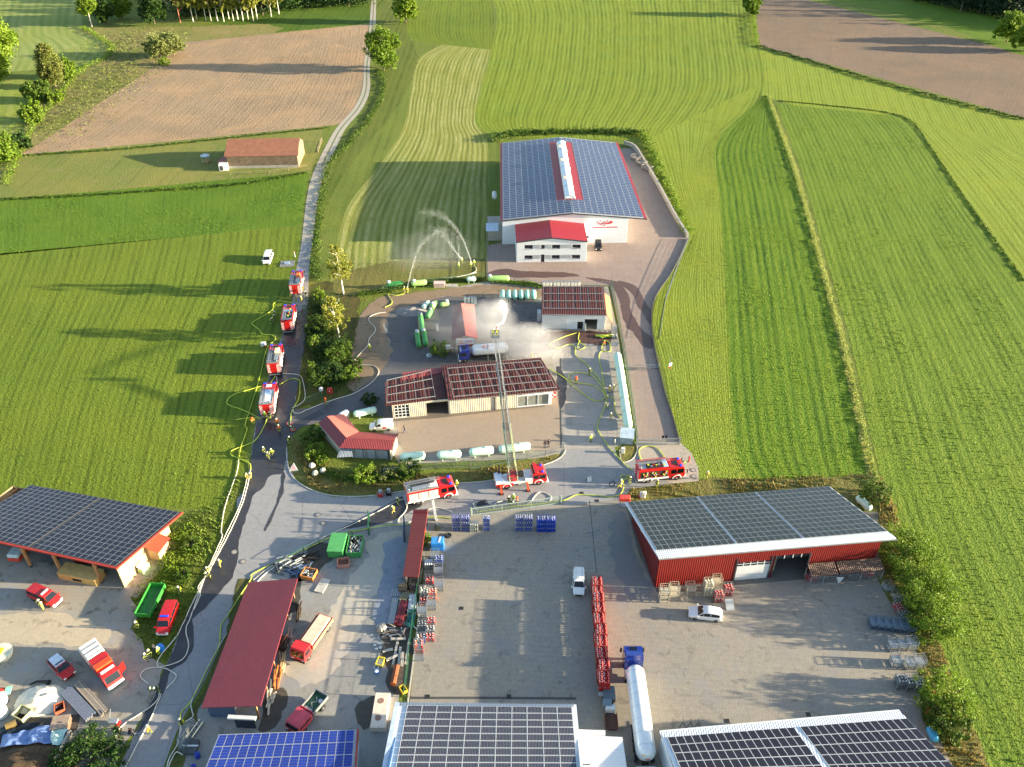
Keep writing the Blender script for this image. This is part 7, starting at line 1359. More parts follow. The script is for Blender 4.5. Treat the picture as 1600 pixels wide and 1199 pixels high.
# farm yard corner, bottom left
pile=M('sand_pale',(226,214,190),.9,var=.12)
def heap(name,label,px,rx,ry,h,mat,seed=0,cat='heap',kind=None,n=26):
    b=MB(); N=n
    for i in range(N+1):
        for j in range(N+1):
            x,y=-1+2*i/N,-1+2*j/N; d=math.hypot(x,y); z=max(0,1-d**1.5)*h*(1+.5*noise.noise(Vector((x*3,y*3,seed))))+.12*noise.noise(Vector((x*9,y*9,seed)))*(d<1)
            b.v.append((x*rx,y*ry,max(-.02,z) if d<1 else -.05))
    for i in range(N):
        for j in range(N): a=i*(N+1)+j; b.f.append((a,a+N+1,a+N+2,a+1)); b.mi.append(0); b.sm.append(True)
    o=b.obj(name,mat,fix=False); o.location=G(*px)+Vector((0,0,.03)); tag(o,label,cat); 
    if kind: tag(o,kind=kind)
    return o
heap('sand_heap','pale sand heap on the gravel farm yard',(63,1095),3.2,2.4,.9,pile,2); heap('gravel_heap','low grey gravel heap at the top of the gas yard',(642,487),3.6,2.2,.7,M('gravel_grey',(128,124,120),.9),4)
heap('rubble_heap','small grey rubble heap at the lattice mast by the wine red shed',(292,1146),1.1,2.2,.4,M('rubble_white',(128,128,122),.95,var=.5,vs=3),5)
heap('silage_clamp','brown silage mound in the bottom left corner',(38,1200),6.2,4.2,1.4,M('silage_brown',(70,54,34),.95,var=.5,vs=3),6)
def tarpsheet(name,label,pts,z,mat,h=.3,cat='tarpaulin',seed=0):
    a,b_,c_,d_=[G(*p)+Vector((0,0,z)) for p in pts]; m=MB(); N=14
    for i in range(N+1):
        for j in range(N+1): p=bil(a,b_,c_,d_,i/N,j/N); m.v.append(tuple(p+Vector((.25*noise.noise(p*1.3),.25*noise.noise(p*1.1+Vector((5,5,5))),h*(.5+.9*noise.noise(p*.9+Vector((seed,0,0))))+.15*noise.noise(p*3)))))
    for i in range(N):
        for j in range(N): k=i*(N+1)+j; m.f.append((k,k+N+1,k+N+2,k+1)); m.mi.append(0); m.sm.append(True)
    o=m.obj(name,mat,fix=False); tag(o,label,cat); return o
tarpsheet('tarpaulin','crumpled blue grey tarpaulin over the silage mound edge',[(0,1172),(86,1168),(84,1140),(8,1155)],.5,M('tarp_blue',(104,128,176),.45,vs=2),.7); tarpsheet('tarpaulin','black silage sheet above the blue tarpaulin',[(-20,1162),(60,1145),(72,1132),(-20,1142)],.2,M('tarp_black',(26,34,38),.35),.5,seed=3); tarpsheet('tarpaulin','pale green torn sheet at the right end of the silage mound',[(84,1170),(96,1168),(110,1145),(84,1143)],.4,M('tarp_pale',(176,206,196),.5),.6,seed=7); tarpsheet('tarpaulin','black sheet strip along the silage wall beside the dark bush',[(82,1195),(92,1195),(112,1148),(100,1146)],.3,_m['tarp_black'],.4,seed=9)
t=thing('clamp_wall','slanting concrete silage wall left of the dark bush','wall',G(82,1205)); d=G(112,1146)-G(82,1205); m=MB(); [m.bar(d*(k/6),d*((k+.96)/6),.3,1.6) for k in range(6)]; m.obj('panel',concm,t)
for i,(x,y) in enumerate(((3,1098),(4,1118))): simple('white_bale','white wrapped bale at the left edge, %s'%('upper','lower')[i],'bale',(x,y),lambda t:(MB().lathe([(0,.7),(.15,.85),(1.2,.85),(1.35,.7)],14).obj('wrap',doorw,t),MB().lathe([(1.35,.3),(1.38,.25)],8).obj('cap',steelp,t)))
simple('pool_tub','cream tub with yellow contents at the left edge of the yard','tub',(4,1025),lambda t:(MB().lathe([(0,1.3),(.5,1.5),(.8,1.5),(.82,1.3)],16).obj('tub',M('tub_cream',(206,204,180),.6),t),MB().box(-.6,.3,-.3,.6,.83,.95,0,.03).obj('yellow_part',M('sign_yellow',(236,190,40),.5),t)))
simple('red_machine','red and green small machine at the left edge below the cream tub','machine',(5,1086),lambda t:(MB().box(-1.3,.5,-.7,.6,.1,.9,0,.2).obj('body',M('machine_red2',(206,66,46),.5),t),MB().slab((.4,-.6,.4),(1.2,-.2,.5),(1.3,.6,1.1),(.6,.4,1.1),.1).obj('flap',M('flap_mint',(110,206,160),.5),t)))
simple('scrap_bar','dark bent rubber profile lying on the yard above the sand heap','scrap',(63,1068),lambda t:(MB().tube([(-1.2,-.3,.15),(-.4,.1,.2),(.6,.15,.2),(1.2,.05,.2)],[.12,.16,.18,.25],6).obj('profile',black,t),MB().box(1.0,1.35,-.3,.3,0,.3).obj('end',black,t)))
def plankstack(label,a,b,w_,n,layers,mats,name='timber_stack'):
    A,B_=G(*a),G(*b); d=B_-A; L=d.length; t=thing(name,label,'timber stack',A,math.atan2(d.y,d.x)); r=random.Random(n)
    for l in range(layers):
        for k in range(n): y=-w_/2+w_*(k+.5)/n; e=r.uniform(-.2,.2); MB().box(e,L+e-.1,y-w_/n*.44,y+w_/n*.44,.1+l*.16,.24+l*.16).obj('plank',mats[(k*3+l)%len(mats)],t)
    return t
pk=[M('plank_a',(150,138,122),.85,vs=4),M('plank_b',(128,120,110),.85,vs=4),M('plank_c',(104,112,128),.8,vs=4)]
plankstack('long grey plank stack right of the blue grey one',(122,1069),(166,1118),1.1,4,3,pk[:2]); plankstack('blue grey plank stack with loose pale boards',(104,1081),(144,1124),1.5,6,3,[pk[2],pk[1],pk[2]])
openbox('wooden_crate','pale slatted wooden crate below the sand heap','crate',(30,1128),(46,1112),1.8,1.0,M('crate_pale',(176,172,130),.8),dark); openbox('rusty_frame','rusty orange open frame box above the brown crate','frame',(87,1112),(102,1106),1.3,.6,M('rust_orange',(170,90,60),.8),dark)
simple('brown_crate','brown pallet box with plywood top beside the silage sheet','crate',(98,1136),lambda t:(MB().box(-1.0,1.0,-.9,.9,0,1.0,0,.03).obj('box',M('crate_brown',(112,88,70),.85),t),MB().box(-1.05,1.05,-.95,.95,1.0,1.08).obj('lid',M('lid_taupe',(150,130,112),.85),t)),.15)
simple('barrel','olive metal barrel lying left of the wooden crate','barrel',(20,1136),lambda t:(MB().lathe([(-.6,.5),(.6,.5)],12,0,'x',(0,0,.5)).obj('body',M('barrel_olive',(110,92,50),.7),t),MB().lathe([(.6,.42),(.62,.4)],12,0,'x',(0,0,.5)).obj('opening',dark,t)),.5)
simple('motor_cart','small red wheeled motor cart beside the dark bush','cart',(180,1132),lambda t:(MB().box(-.6,.5,-.3,.4,.25,.7,0,.05).obj('engine',alu,t),MB().box(.3,.8,-.3,.2,.2,.5,0,.04).obj('red_body',fred,t),MB().lathe([(-.45,.25),(-.35,.25)],12,0,'y',(.5,0,.25)).obj('wheel',fred,t),MB().bar((-.6,0,.5),(-1.0,1.6,.8),.07).obj('handle',steelp,t)))
simple('blue_drum','blue drum beside the group below the red van','drum',(252,1016),lambda t:(MB().lathe([(0,.5),(.5,.55),(.9,.45)],12).obj('body',_m['crate_blue'],t),MB().lathe([(.9,.4),(.95,.35)],12).obj('lid',M('lid_blue2',(60,130,206),.5),t)))
for i,(x,y,l) in enumerate(((310,1184,'upper'),(304,1203,'lower'))): simple('blue_barrel','%s blue barrel left of the blue solar roof'%l,'barrel',(x,y),lambda t:(MB().lathe([(0,.28),(.1,.32),(.8,.32),(.9,.28)],12).obj('body',M('barrel_blue',(30,60,170),.4),t),MB().lathe([(.9,.1),(.95,.08)],8).obj('bung',black,t)))
simple('lattice_mast','dark lattice frame lying beside the wine red shed','frame',(284,1178),lambda t:[(ladder_mb(MB(),(0,0,z),(1.4,4,z),.6,.5,.08).obj('lattice',M('lattice_dark',(84,96,100),.6),t)) for z in (.2,.8)])
simple('tarp_stack','dark plate stack between lattice frame and blue roof','stack',(300,1170),lambda t:(MB().box(-.8,.8,-.9,.9,0,.6,0,.03).obj('plates',M('plate_dark',(66,72,74),.7),t),MB().box(-.9,.9,-.1,.1,.6,.66).obj('slat',doorw,t)))
# scrap yard clutter
r=random.Random(11)
plankstack('pale long metal profiles beside the scrap heap',(611,975),(618,935),.9,4,1,[steel,rail],'profile_stack'); plankstack('wine red cladding sheets at the shelter foot',(622,978),(633,942),1.2,2,3,[M('sheet_wine',(110,34,40),.6)],'sheet_stack'); plankstack('white cover sheets by the green tarpaulin',(643,960),(646,930),1.2,2,2,[doorw],'sheet_stack'); plankstack('olive boards at the shelter foot',(629,940),(637,927),1.2,3,2,[M('board_olive',(120,116,90),.8)])
tarpsheet('green_tarpaulin','dark green tarpaulin against the green fence',[(634,985),(648,985),(651,955),(640,955)],.5,M('tarp_green',(20,84,76),.5),.9)
for i,(a,b_,l) in enumerate((((614,1040),(622,1000),'long pale plank'),((623,1040),(626,1012),'middle pale plank'),((634,1040),(640,1000),'plank nearest the green fence'),((598,1020),(614,1016),'short board lying across'),((604,1034),(622,1026),'slanting thin board'),((611,1001),(634,1001),'horizontal beam'),((628,1044),(630,1022),'short grey board'))):
    A,B_=G(*a),G(*b_); d=B_-A; o=MB().box(0,d.length,-.16,.16,.02,.2).obj('plank',M('plank_pale',(176,170,158),.8)); o.location=A+Vector((0,0,.05*i)); o.rotation_euler=(0,0,math.atan2(d.y,d.x)); tag(o,l+' in the scrap corner by the green fence','plank','loose planks in the scrap corner')
t=thing('scrap_heap','tangled pile of pale slats under the green tarpaulin','scrap heap',G(622,992)); 
for k in range(16): x,y=r.uniform(-2,2),r.uniform(-1,1); a=r.uniform(0,6.3); MB().bar((x,y,.1+.05*k),(x+1.3*math.cos(a),y+.8*math.sin(a),.2+.05*k),.14,.06).obj('slat',pk[k%3] if k%2 else steel,t)
simple('scrap_ball','crumpled silver foil bundle in the scrap yard','scrap',(594,985),lambda t:[MB().lathe([(0,.5),(.4,.7),(.8,.5),(1.0,.1)],6,0,'z',(.3*k,.2*k,0)).obj('lump',M('foil',(150,146,140),.4,.6,.4),t) for k in range(2)])
simple('rust_tube','rusty open tube in the scrap corner','pipe',(616,1060),lambda t:(MB().tube([(0,-1.2,.4),(.2,1.6,.4)],.4,9,0,False).obj('tube',M('rust_tube',(130,70,40),.8),t),MB().lathe([(-1.22,.42),(-1.18,.42)],9,0,'y',(0,0,.4)).obj('rim',M('rust_rim',(190,96,40),.8),t)))
simple('blue_ring','blue bucket beside the yellow tub','bucket',(589,1052),lambda t:(MB().lathe([(0,.25),(.4,.32)],10).obj('bucket',_m['crate_blue'],t),MB().lathe([(.38,.28),(.41,.25)],10).obj('water',doorw,t)))
simple('white_reel','white ring leaning above the blue bucket','ring',(588,1044),lambda t:(MB().tube([(.3*math.cos(a*.52),.3*math.sin(a*.52),.1) for a in range(13)],.07,6).obj('ring',doorw,t)))
simple('concrete_bits','white concrete fragments left of the planks','fragments',(589,1011),lambda t:[MB().box(a,a+.4,b,b+.3,0,.25,0,.05).obj('fragment',doorw,t) for a,b in ((-.5,0),(0,.3),(.3,-.4),(-.2,-.6))])
simple('trolley_frame','dark steel frame at the foot of the narrow shelter','frame',(641,925),lambda t:(cage_mb(1.2,1.2,1.5,.5,.07).obj('frame',darkg,t),MB().box(.1,1.1,.1,1.1,.3,.7).obj('box',civ,t)))
simple('junk_pile','dark junk heap left of the shelter foot','scrap heap',(630,925),lambda t:[MB().box(r.uniform(-.8,.2),r.uniform(.3,.9),r.uniform(-.8,.2),r.uniform(.3,.9),0,.3+.2*k,0,.03).obj('lump',M('junk_%d'%k,(60+12*k,56+10*k,52+6*k),.8),t) for k in range(4)])
simple('pallet','small grey lattice pallet left of the shelter foot','pallet',(618,927),lambda t:[MB().box(-.6+.3*k,-.42+.3*k,-.7,.7,0,.14).obj('slat',steel,t) for k in range(5)])
for i,(x,y,l,cl) in enumerate(((455,878,'galvanised frame pile at the top corner of the wine red shed',(150,156,156)),(470,892,'blue grey beam pile left of the orange skip',(90,110,136)),(447,890,'dark bar pile against the wine red shed top',(84,90,92)),(478,874,'blackened timber pile above the blue beams',(40,34,30)))):
    t=thing('beam_pile',l,'scrap heap',G(x,y)); 
    for k in range(14): X,Y=r.uniform(-1.6,1.6),r.uniform(-.9,.9); a=r.gauss(.3,.5); MB().bar((X-1.1*math.cos(a),Y-1.1*math.sin(a),.1+.06*(k%6)),(X+1.1*math.cos(a),Y+1.1*math.sin(a),.12+.06*(k%6)),.13).obj('beam',M('beam_%d'%i,cl,.6,var=.3),t)
simple('excavator_grab','dark machine attachment right of the wine red shed','machine',(444,1010),lambda t:(MB().box(-.5,.5,-1.0,1.0,0,1.0,0,.1).obj('body',M('machine_brown',(58,40,32),.7),t),MB().bar((-.4,-1,1),(.4,1,1.2),.12).obj('arm',M('machine_rust',(110,60,40),.7),t)))
simple('gas_pipe_frame','steel pipe frame over the blue cab of the water sprayed tanker','pipes',(735,566),lambda t:(MB().tube([(-2.6,0,0),(-2.6,0,4.2),(3.6,.6,4.4),(3.6,.6,0)],.09,6).tube([(-4.5,.5,3.3),(-2.6,0,3.3)],.07,6).tube([(7.5,1,0),(7.5,1,4.6),(12.5,1.4,4.6),(12.5,1.4,0)],.07,6).obj('pipes',steel,t),MB().box(-4.9,-4.0,.2,.8,3.0,3.7).obj('valve_box',steelp,t)))
simple('gas_pump_board','grey white standpipe board below the long green tank','post',(683,517),lambda t:(MB().box(-.2,.2,-.2,.2,0,1.5).obj('post',doorw,t),MB().box(-.25,.25,-.25,.25,1.5,1.6).obj('cap',steel,t)))
for i in range(3): 
    x=1064+i*22; simple('trestle','steel trestle %s at the corner hall drain'%('left','middle','right')[i],'trestle',(1066+i*12,1137),lambda t:(MB().bar((-.4,0,0),(0,0,1.2),.07).bar((.4,0,0),(0,0,1.2),.07).obj('legs',M('trestle_dark',(80,76,64),.6),t),MB().bar((0,-.5,1.2),(0,.5,1.2),.07).obj('bar',M('trestle_dark',(80,76,64),.6),t)))
for i,(x,y) in enumerate(((1455,1086),(1452,1112))): simple('orange_tarp','%s orange red object at the foot of the lower hedge'%('small upper','larger lower')[i],'object',(x,y),lambda t:(MB().lathe([(0,.3+.35*i),(.5,.35+.3*i),(.9,.1)],7).obj('cover',M('orange_red',(220,84,50),.6),t),MB().box(-.2,.2,-.5,-.3,0,.2).obj('foot',black,t)))
# ---------------------------------------------------------------- trees
bark=M('bark',(96,82,66),.9,vs=5); birchb=M('birch_bark',(206,200,186),.8,var=.25,vs=3); pineb=M('pine_bark',(150,96,66),.9)
lf={'birch':leafmat('leaf_birch',(132,140,52),(160,160,72),.4),'green':leafmat('leaf_green',(96,128,34),(126,148,48),.3),'dark':leafmat('leaf_dark',(44,72,24),(60,88,30),.2),'bright':leafmat('leaf_bright',(104,136,36),(132,154,48),.3),'willow':leafmat('leaf_willow',(122,134,74),(140,146,84)),'spruce':leafmat('leaf_spruce',(30,54,30),(42,66,34),.15),'pale':leafmat('leaf_pale',(134,152,68),(150,162,82),.3),'bush':leafmat('leaf_bush',(64,92,26),(92,116,36),.25),'brownish':leafmat('leaf_brownish',(118,120,62),(112,128,56))}
def crown(blobs,n,size,seed,shell=.55):
    r=random.Random(seed); b=MB(); tot=sum(R_[0]*R_[1]+R_[1]*R_[2] for _,R_ in blobs)
    for c,R_ in blobs:
        k=int(n*(R_[0]*R_[1]+R_[1]*R_[2])/tot); sub=[(Vector((r.gauss(0,1),r.gauss(0,1),r.gauss(0,1))).normalized(),r.uniform(.6,1.03)) for _ in range(max(6,k//45))]
        for i in range(k):
            d,q=sub[i%len(sub)]; p=d*q+Vector((r.gauss(0,.12),r.gauss(0,.12),r.gauss(0,.11)))
            P=Vector((c[0]+p.x*R_[0],c[1]+p.y*R_[1],max(.15,c[2]+p.z*R_[2])))
            u=Vector((r.gauss(0,1),r.gauss(0,1),r.gauss(0,.6))).normalized(); v=u.cross(Vector((r.gauss(0,1),r.gauss(0,1),r.gauss(0,1)))).normalized(); s=size*r.uniform(.6,1.3)
            m=len(b.v); b.v+=[tuple(P-u*s*.5),tuple(P+v*s*.32),tuple(P+u*s*.5),tuple(P-v*s*.32)]; b.f.append((m,m+1,m+2,m+3)); b.mi.append(0); b.sm.append(False)
    return b
def make_tree(name,label,cat,loc,h,kind,rx,seed=0,n=2600,size=.45,leaf=None,group=None,lean=0.):
    r=random.Random(seed); t=thing(name,label,cat,loc,r.random()*6,group); bk={'birch':birchb,'pine':pineb}.get(kind,bark); tr=(.008 if kind=='birch' else .012)*h+.05
    if kind in('birch','broad','pine','poplar','willow'):
        top=Vector((lean,0,h*.85)); MB().tube([(0,0,-.1),(lean*.1,.05,h*.2),(lean*.4,-.1,h*.5),tuple(top)],[tr*1.3,tr,tr*.7,tr*.2],8).obj('trunk',bk,t)
        m=MB(); 
        for k in range(7):
            a=k*2.4+seed; z=h*(.3+.08*k); l=rx*(.85-.08*k) if kind!='birch' else rx*.7; m.tube([(lean*z/h*.8,0,z),(lean*z/h+math.cos(a)*l*.6,math.sin(a)*l*.6,z+h*.08),(lean*z/h+math.cos(a)*l,math.sin(a)*l,z+h*.13)],[tr*.45,tr*.28,.02],5)
        m.obj('branches',bk,t)
    if kind=='birch': bl=[((lean*.6,0,h*.62),(rx*.8,rx*.8,h*.3)),((lean*.9,0,h*.85),(rx*.45,rx*.45,h*.15))]+[((math.cos(a)*rx*.6+lean*.4,math.sin(a)*rx*.6,h*(.38+.06*i)),(rx*.4,rx*.4,h*.14)) for i,a in enumerate((.5,1.8,3.1,4.3,5.6))]
    elif kind=='poplar': bl=[((0,0,h*.5),(rx,rx,h*.4)),((0,0,h*.85),(rx*.5,rx*.5,h*.16)),((rx*.4,0,h*.3),(rx*.8,rx*.8,h*.2))]
    elif kind in('broad','willow'): bl=[((0,0,h*.56),(rx*.8,rx*.8,h*.42))]+[((math.cos(a)*rx*.6,math.sin(a)*rx*.6,h*(.28+.36*((i*7)%4)/3)),(rx*.45,rx*.45,h*.2)) for i,a in enumerate([k*.9 for k in range(7)])]
    elif kind=='pine': bl=[((lean,0,h*.8),(rx*.7,rx*.7,h*.16)),((lean+.5,.3,h*.62),(rx*.6,rx*.6,h*.1)),((lean-.6,-.3,h*.5),(rx*.5,rx*.5,h*.08))]
    elif kind=='spruce': bl=[((0,0,h*(.2+.13*i)),(rx*(1-.15*i),rx*(1-.15*i),h*.1)) for i in range(7)]; MB().tube([(0,0,-.1),(0,0,h*.97)],[tr,.03],7).obj('trunk',bark,t)
    else:
        bl=[((0,0,h*.45),(rx*.8,rx*.8,h*.5))]+[((math.cos(a)*rx*.6,math.sin(a)*rx*.6,h*(.3+.2*((i*5)%3)/2)),(rx*.45,rx*.45,h*.4)) for i,a in enumerate([k*1.05 for k in range(6)])]
        m=MB(); [m.tube([(0,0,0),(math.cos(k*1.3)*rx*.3,math.sin(k*1.3)*rx*.3,h*.5),(math.cos(k*1.3)*rx*.6,math.sin(k*1.3)*rx*.6,h*.75)],[.1,.06,.02],5) for k in range(5)]; m.obj('stems',bark,t)
    crown(bl,n,size,seed).obj('crown',lf[leaf or {'birch':'birch','poplar':'brownish','broad':'green','pine':'willow','spruce':'spruce','willow':'willow'}.get(kind,'bush')],t,fix=False)
    return t
T_=make_tree
T_('birch_tree','slender pale birch north of the gas yard beside the meadow','tree',G(537,460),13,'birch',3.2,1,3200,.42,lean=-.5); T_('birch_tree','leaning birch beside the road by the northernmost engine','tree',G(531,532),11,'birch',3.0,2,3200,.42,lean=-.9)
SH=[((510,515),3,3.2,'bush','bush','dense shrub between road and birch, upper'),((508,548),2.6,3.5,'bush','dark','dark shrub on the slope left of the gas yard'),((530,560),3.4,3.4,'bush','bush','shrub below the leaning birch'),((545,590),2.2,2.6,'bush','green','bright round shrub at the bend of the asphalt drive'),((520,590),3.0,3.4,'bush','dark','dark shrub above the asphalt drive'),((492,548),4.5,1.2,'bush','green','narrow shrub at the road edge, upper'),((489,585),3.5,1.2,'bush','green','narrow shrub at the road edge, lower'),((500,470),3.5,1.6,'bush','bright','sapling group at the road edge by the northernmost engine'),
((490,690),2.6,2.6,'bush','bush','bush left of the corner shed, upper'),((494,712),2.4,2.2,'bush','green','bush left of the corner shed, lower'),((503,722),1.4,1.2,'bush','bright','small yellow green bush at the road bend'),((569,748),2.2,2.6,'bush','bright','round leafy bush below the corner shed'),((602,742),1.6,2.2,'bush','willow','grey green bush in the middle of the three by the south tanks'),((637,740),2.2,2.4,'bush','bush','right bush of the three by the south tanks'),
((686,552),2.9,2.4,'bush','green','clipped round bush beside the paired green tanks'),((578,630),2.2,1.8,'bush','dark','small dark bush above the mint tank at the workshop'),((663,850),2.6,1.2,'bush','bright','bright bush squeezed beside the red shelter'),((142,1192),2.6,4.6,'bush','dark','large dark bush at the bottom left corner'),
((1362,782),4.6,2.9,'bush','bush','round bush above the weathered mint tank'),((1412,868),5.6,4.4,'bush','green','topmost tree bush at the right end of the red barn'),((1432,908),6.4,4.7,'bush','green','tall bush right of the red barn front'),((1446,948),6,4.6,'bush','green','leafy bush below the tall one at the yard edge'),((1458,985),5.2,4.2,'bush','green','lowest bush of the upper hedge group'),((1474,1102),4.8,4.0,'bush','bright','large bush of the lower hedge group'),((1474,1136),3.8,3.2,'bush','bush','bush above the sky blue tank'),
((300,855),2.0,1.6,'bush','bush','low shrub behind the open barn gable'),((288,905),1.6,1.5,'bush','bush','low shrub beside the trio of firefighters')]
for i,(p,h,rx,k,l,lab) in enumerate(SH): T_('shrub' if h<4 else 'bush_tree',lab,'bush',G(*p),h,k,rx,20+i,int(1200+rx*rx*330),.27,l)
SH2=[((486,520),2.4,1.6,'dark','dark shrub at the road edge between second and third engine'),((520,488),3.4,2.4,'bush','bushy shrub under the slender birch'),((535,545),3.2,2.6,'dark','dark shrub right of the leaning birch'),((555,575),2.2,2.0,'bush','shrub above the hose bend on the brown slope'),((500,600),2.8,2.6,'bush','shrub above the red cabinet on the slope')]
for i,(p,h,rx,l,lab) in enumerate(SH2): T_('shrub',lab,'bush',G(*p),h,'bush',rx,140+i,2600,.28,l)
BG_=[((-10,128),26,'broad',13,'bright','huge bright round tree cut by the left edge',9000,.9),((88,138),17,'poplar',4.2,'brownish','tall slim brownish tree on the valley edge',3500,.7),((105,122),8,'bush',4,'green','round bush right of the tall slim tree',1500,.7),((62,158),8,'bush',5,'bush','wide bush left below the tall slim tree',1800,.7),((52,190),7,'bush',4.2,'green','bush above the small stream corner',1500,.7),((88,160),4.5,'bush',3.2,'bright','low round bush beside the reed meadow',900,.6),((35,232),5,'bush',3.5,'dark','dark bush at the corner of the ploughed field',1200,.6),((0,250),9,'bush',6,'green','green bush cut by the left edge by the paddock',2200,.7),((250,92),10,'willow',5.5,'willow','left grey green willow at the ploughed field corner',2600,.7),((272,88),10,'willow',5.,'willow','right grey green willow at the ploughed field corner',2600,.7),((258,102),3,'bush',2.2,'green','small shrub under the two willows',500,.6),
((600,110),17,'broad',7.2,'green','broad tree at the bend of the farm track',4200,.7),((634,36),15,'broad',6,'bright','round tree further up the farm track',3000,.8),((1172,24),11,'broad',5,'green','single tree at the corner of the upper ploughed field',2200,.8),((1572,66),13,'broad',6.5,'bright','left bright tree below the right forest edge',3600,.8),((1600,80),12,'broad',6,'bright','right bright tree below the right forest edge',3200,.8),
((144,42),19,'birch',5,'green','tall light tree left of the rubble in the upper left',2600,.8),((165,38),12,'broad',5.5,'dark','dark dense tree beside the clearing, upper left',2600,.8),((192,30),11,'broad',5.5,'green','round tree in front of the clearing',2400,.8),((242,38),14,'broad',6.5,'dark','forked dark tree standing alone at the clearing',2600,.8),((282,36),17,'pine',3.6,'brownish','reddish trunked pine left of the birches',1700,.8)]
for i,(p,h,k,rx,l,lab,n,sz) in enumerate(BG_): T_({'broad':'tree','bush':'bush','willow':'willow_tree','poplar':'tree','birch':'birch_tree','pine':'pine_tree'}[k],lab,'tree' if k!='bush' else 'bush',G(*p),h,k,rx,60+i,int(n*3.2),sz*1.05,l)
# woods: copies
b0=T_('birch_tree','white stemmed birch in the row along the upper field edge','tree',G(302,34),20,'birch',4.6,90,3000,.95,'birch','birches along the upper field edge'); 
r=random.Random(4)
bx=[(308,30),(322,32),(330,33),(340,33),(350,34),(358,30),(365,33),(372,31),(380,33),(388,31),(396,33),(402,30),(424,26),(436,22),(312,22),(345,20),(375,20)]
for x,y in bx: clone(b0,G(x,y),r.random()*6,'white stemmed birch in the row along the upper field edge','birches along the upper field edge',r.uniform(.8,1.1))
s0=T_('spruce_tree','dark spruce in the wood behind the birches','tree',G(300,8),20,'spruce',4.5,95,1600,.9,None,'dark wood along the upper edge')
for k in range(34): x=150+k*13+r.uniform(-5,5); 
for x,y in [(r.uniform(290,575),r.uniform(-22,12)) for _ in range(30)]+[(r.uniform(285,425),r.uniform(12,26)) for _ in range(12)]+[(x,y) for x,y in [(r.uniform(590,780),r.uniform(-60,-38)) for _ in range(6)]]: clone(s0,G(x,y),r.random()*6,'dark spruce in the wood behind the birches','dark wood along the upper edge',r.uniform(.75,1.1))
d0=T_('forest_tree','dark forest tree at the upper right edge','tree',G(1500,20),21,'spruce',5,97,1700,.95,None,'dark forest in the upper right')
for k in range(46):
    x=r.uniform(1425,1680); y0=(x-1425)*.22+ -2; clone(d0,G(x,y0-r.uniform(0,34)),r.random()*6,'dark forest tree at the upper right edge','dark forest in the upper right',r.uniform(.8,1.1))
br0=T_('tree','dark broad tree in the far wood above the clearing','tree',G(200,0),15,'broad',6,99,1500,.95,'dark','far trees above the clearing')
for x,y in ((130,-8),(160,-20),(230,-15),(260,5),(290,-5),(215,-30),(180,2),(90,-34),(60,-40),(120,-40),(310,2),(270,20)): clone(br0,G(x,y),r.random()*6,'dark broad tree in the far wood above the clearing','far trees above the clearing',r.uniform(.7,1.1))
# hedges, verges: countless stems
def hedge(name,label,pts,w_,h,n,leaf,size=.4,seed=0,k=3):
    P,L=resample(pxc(pts,0,k),60); r=random.Random(seed); b=MB()
    for i in range(n):
        j=r.randrange(59); p=P[j].lerp(P[j+1],r.random()); q=p+Vector((r.gauss(0,w_*.4),r.gauss(0,w_*.4),0)); hh=h*(.65+.6*noise.noise(q*.35)); z=max(.1,hh*r.random()**.5)
        u=Vector((r.gauss(0,1),r.gauss(0,1),r.gauss(0,.7))).normalized(); v=u.cross(Vector((r.gauss(0,1),r.gauss(0,1),r.gauss(0,1)))).normalized(); s=size*r.uniform(.6,1.3); C_=Vector((q.x,q.y,z)); m=len(b.v)
        b.v+=[tuple(C_-u*s*.5),tuple(C_+v*s*.32),tuple(C_+u*s*.5),tuple(C_-v*s*.32)]; b.f.append((m,m+1,m+2,m+3)); b.mi.append(0); b.sm.append(False)
    o=b.obj(name,lf[leaf],fix=False); tag(o,label,'hedge',None,'stuff')
hedge('hedge','dark hedge behind the big hall',[(772,222),(800,212),(900,208),(1005,210)],2.2,2.2,5500,'bush',.5,1); hedge('hedge','hedge on the bank right of the hall drive',[(1005,212),(1018,240),(1040,290),(1060,335),(1075,368)],2.0,1.6,6000,'green',.45,2); hedge('hedge','green hedge along the north fence of the gas yard',[(560,462),(600,456),(660,444),(700,440),(760,438)],1.2,1.0,4500,'bush',.3,3); hedge('hedge','green hedge between hall yard and turquoise tanks',[(770,441),(800,443),(850,450)],1.0,1.1,2200,'green',.3,4)
hedge('hedge','dark hedge strip below the upper ploughed field',[(1183,72),(1250,92),(1350,122),(1470,155),(1600,188)],1.2,1.0,4500,'dark',.5,5); hedge('hedge','narrow hedge by the upper ploughed field side',[(1176,20),(1180,50),(1184,74)],1.4,1.8,1500,'green',.5,6); hedge('hedge','rough strip around the right row field',[(1215,158),(1300,166),(1410,182),(1450,226),(1500,300),(1600,440)],.5,.4,3000,'bush',.45,7)
hedge('hedge','rough vegetation along the farm track ditch',[(590,110),(600,140),(575,190),(540,230),(512,260),(500,330),(493,400),(496,440)],1.8,.9,5500,'bush',.45,8); hedge('hedge','stream side bushes at the left valley edge',[(128,44),(160,62),(176,78),(160,96),(130,108),(60,190),(30,240),(10,290)],2.0,1.6,5000,'green',.5,9); hedge('hedge','hedge strip below the paddock',[(0,312),(100,308),(250,298),(380,288),(480,270)],1.0,.7,4200,'bush',.4,10); hedge('hedge','hedge strip below the ploughed field',[(35,244),(200,233),(360,216),(515,200)],1.0,.7,3600,'bush',.4,11)
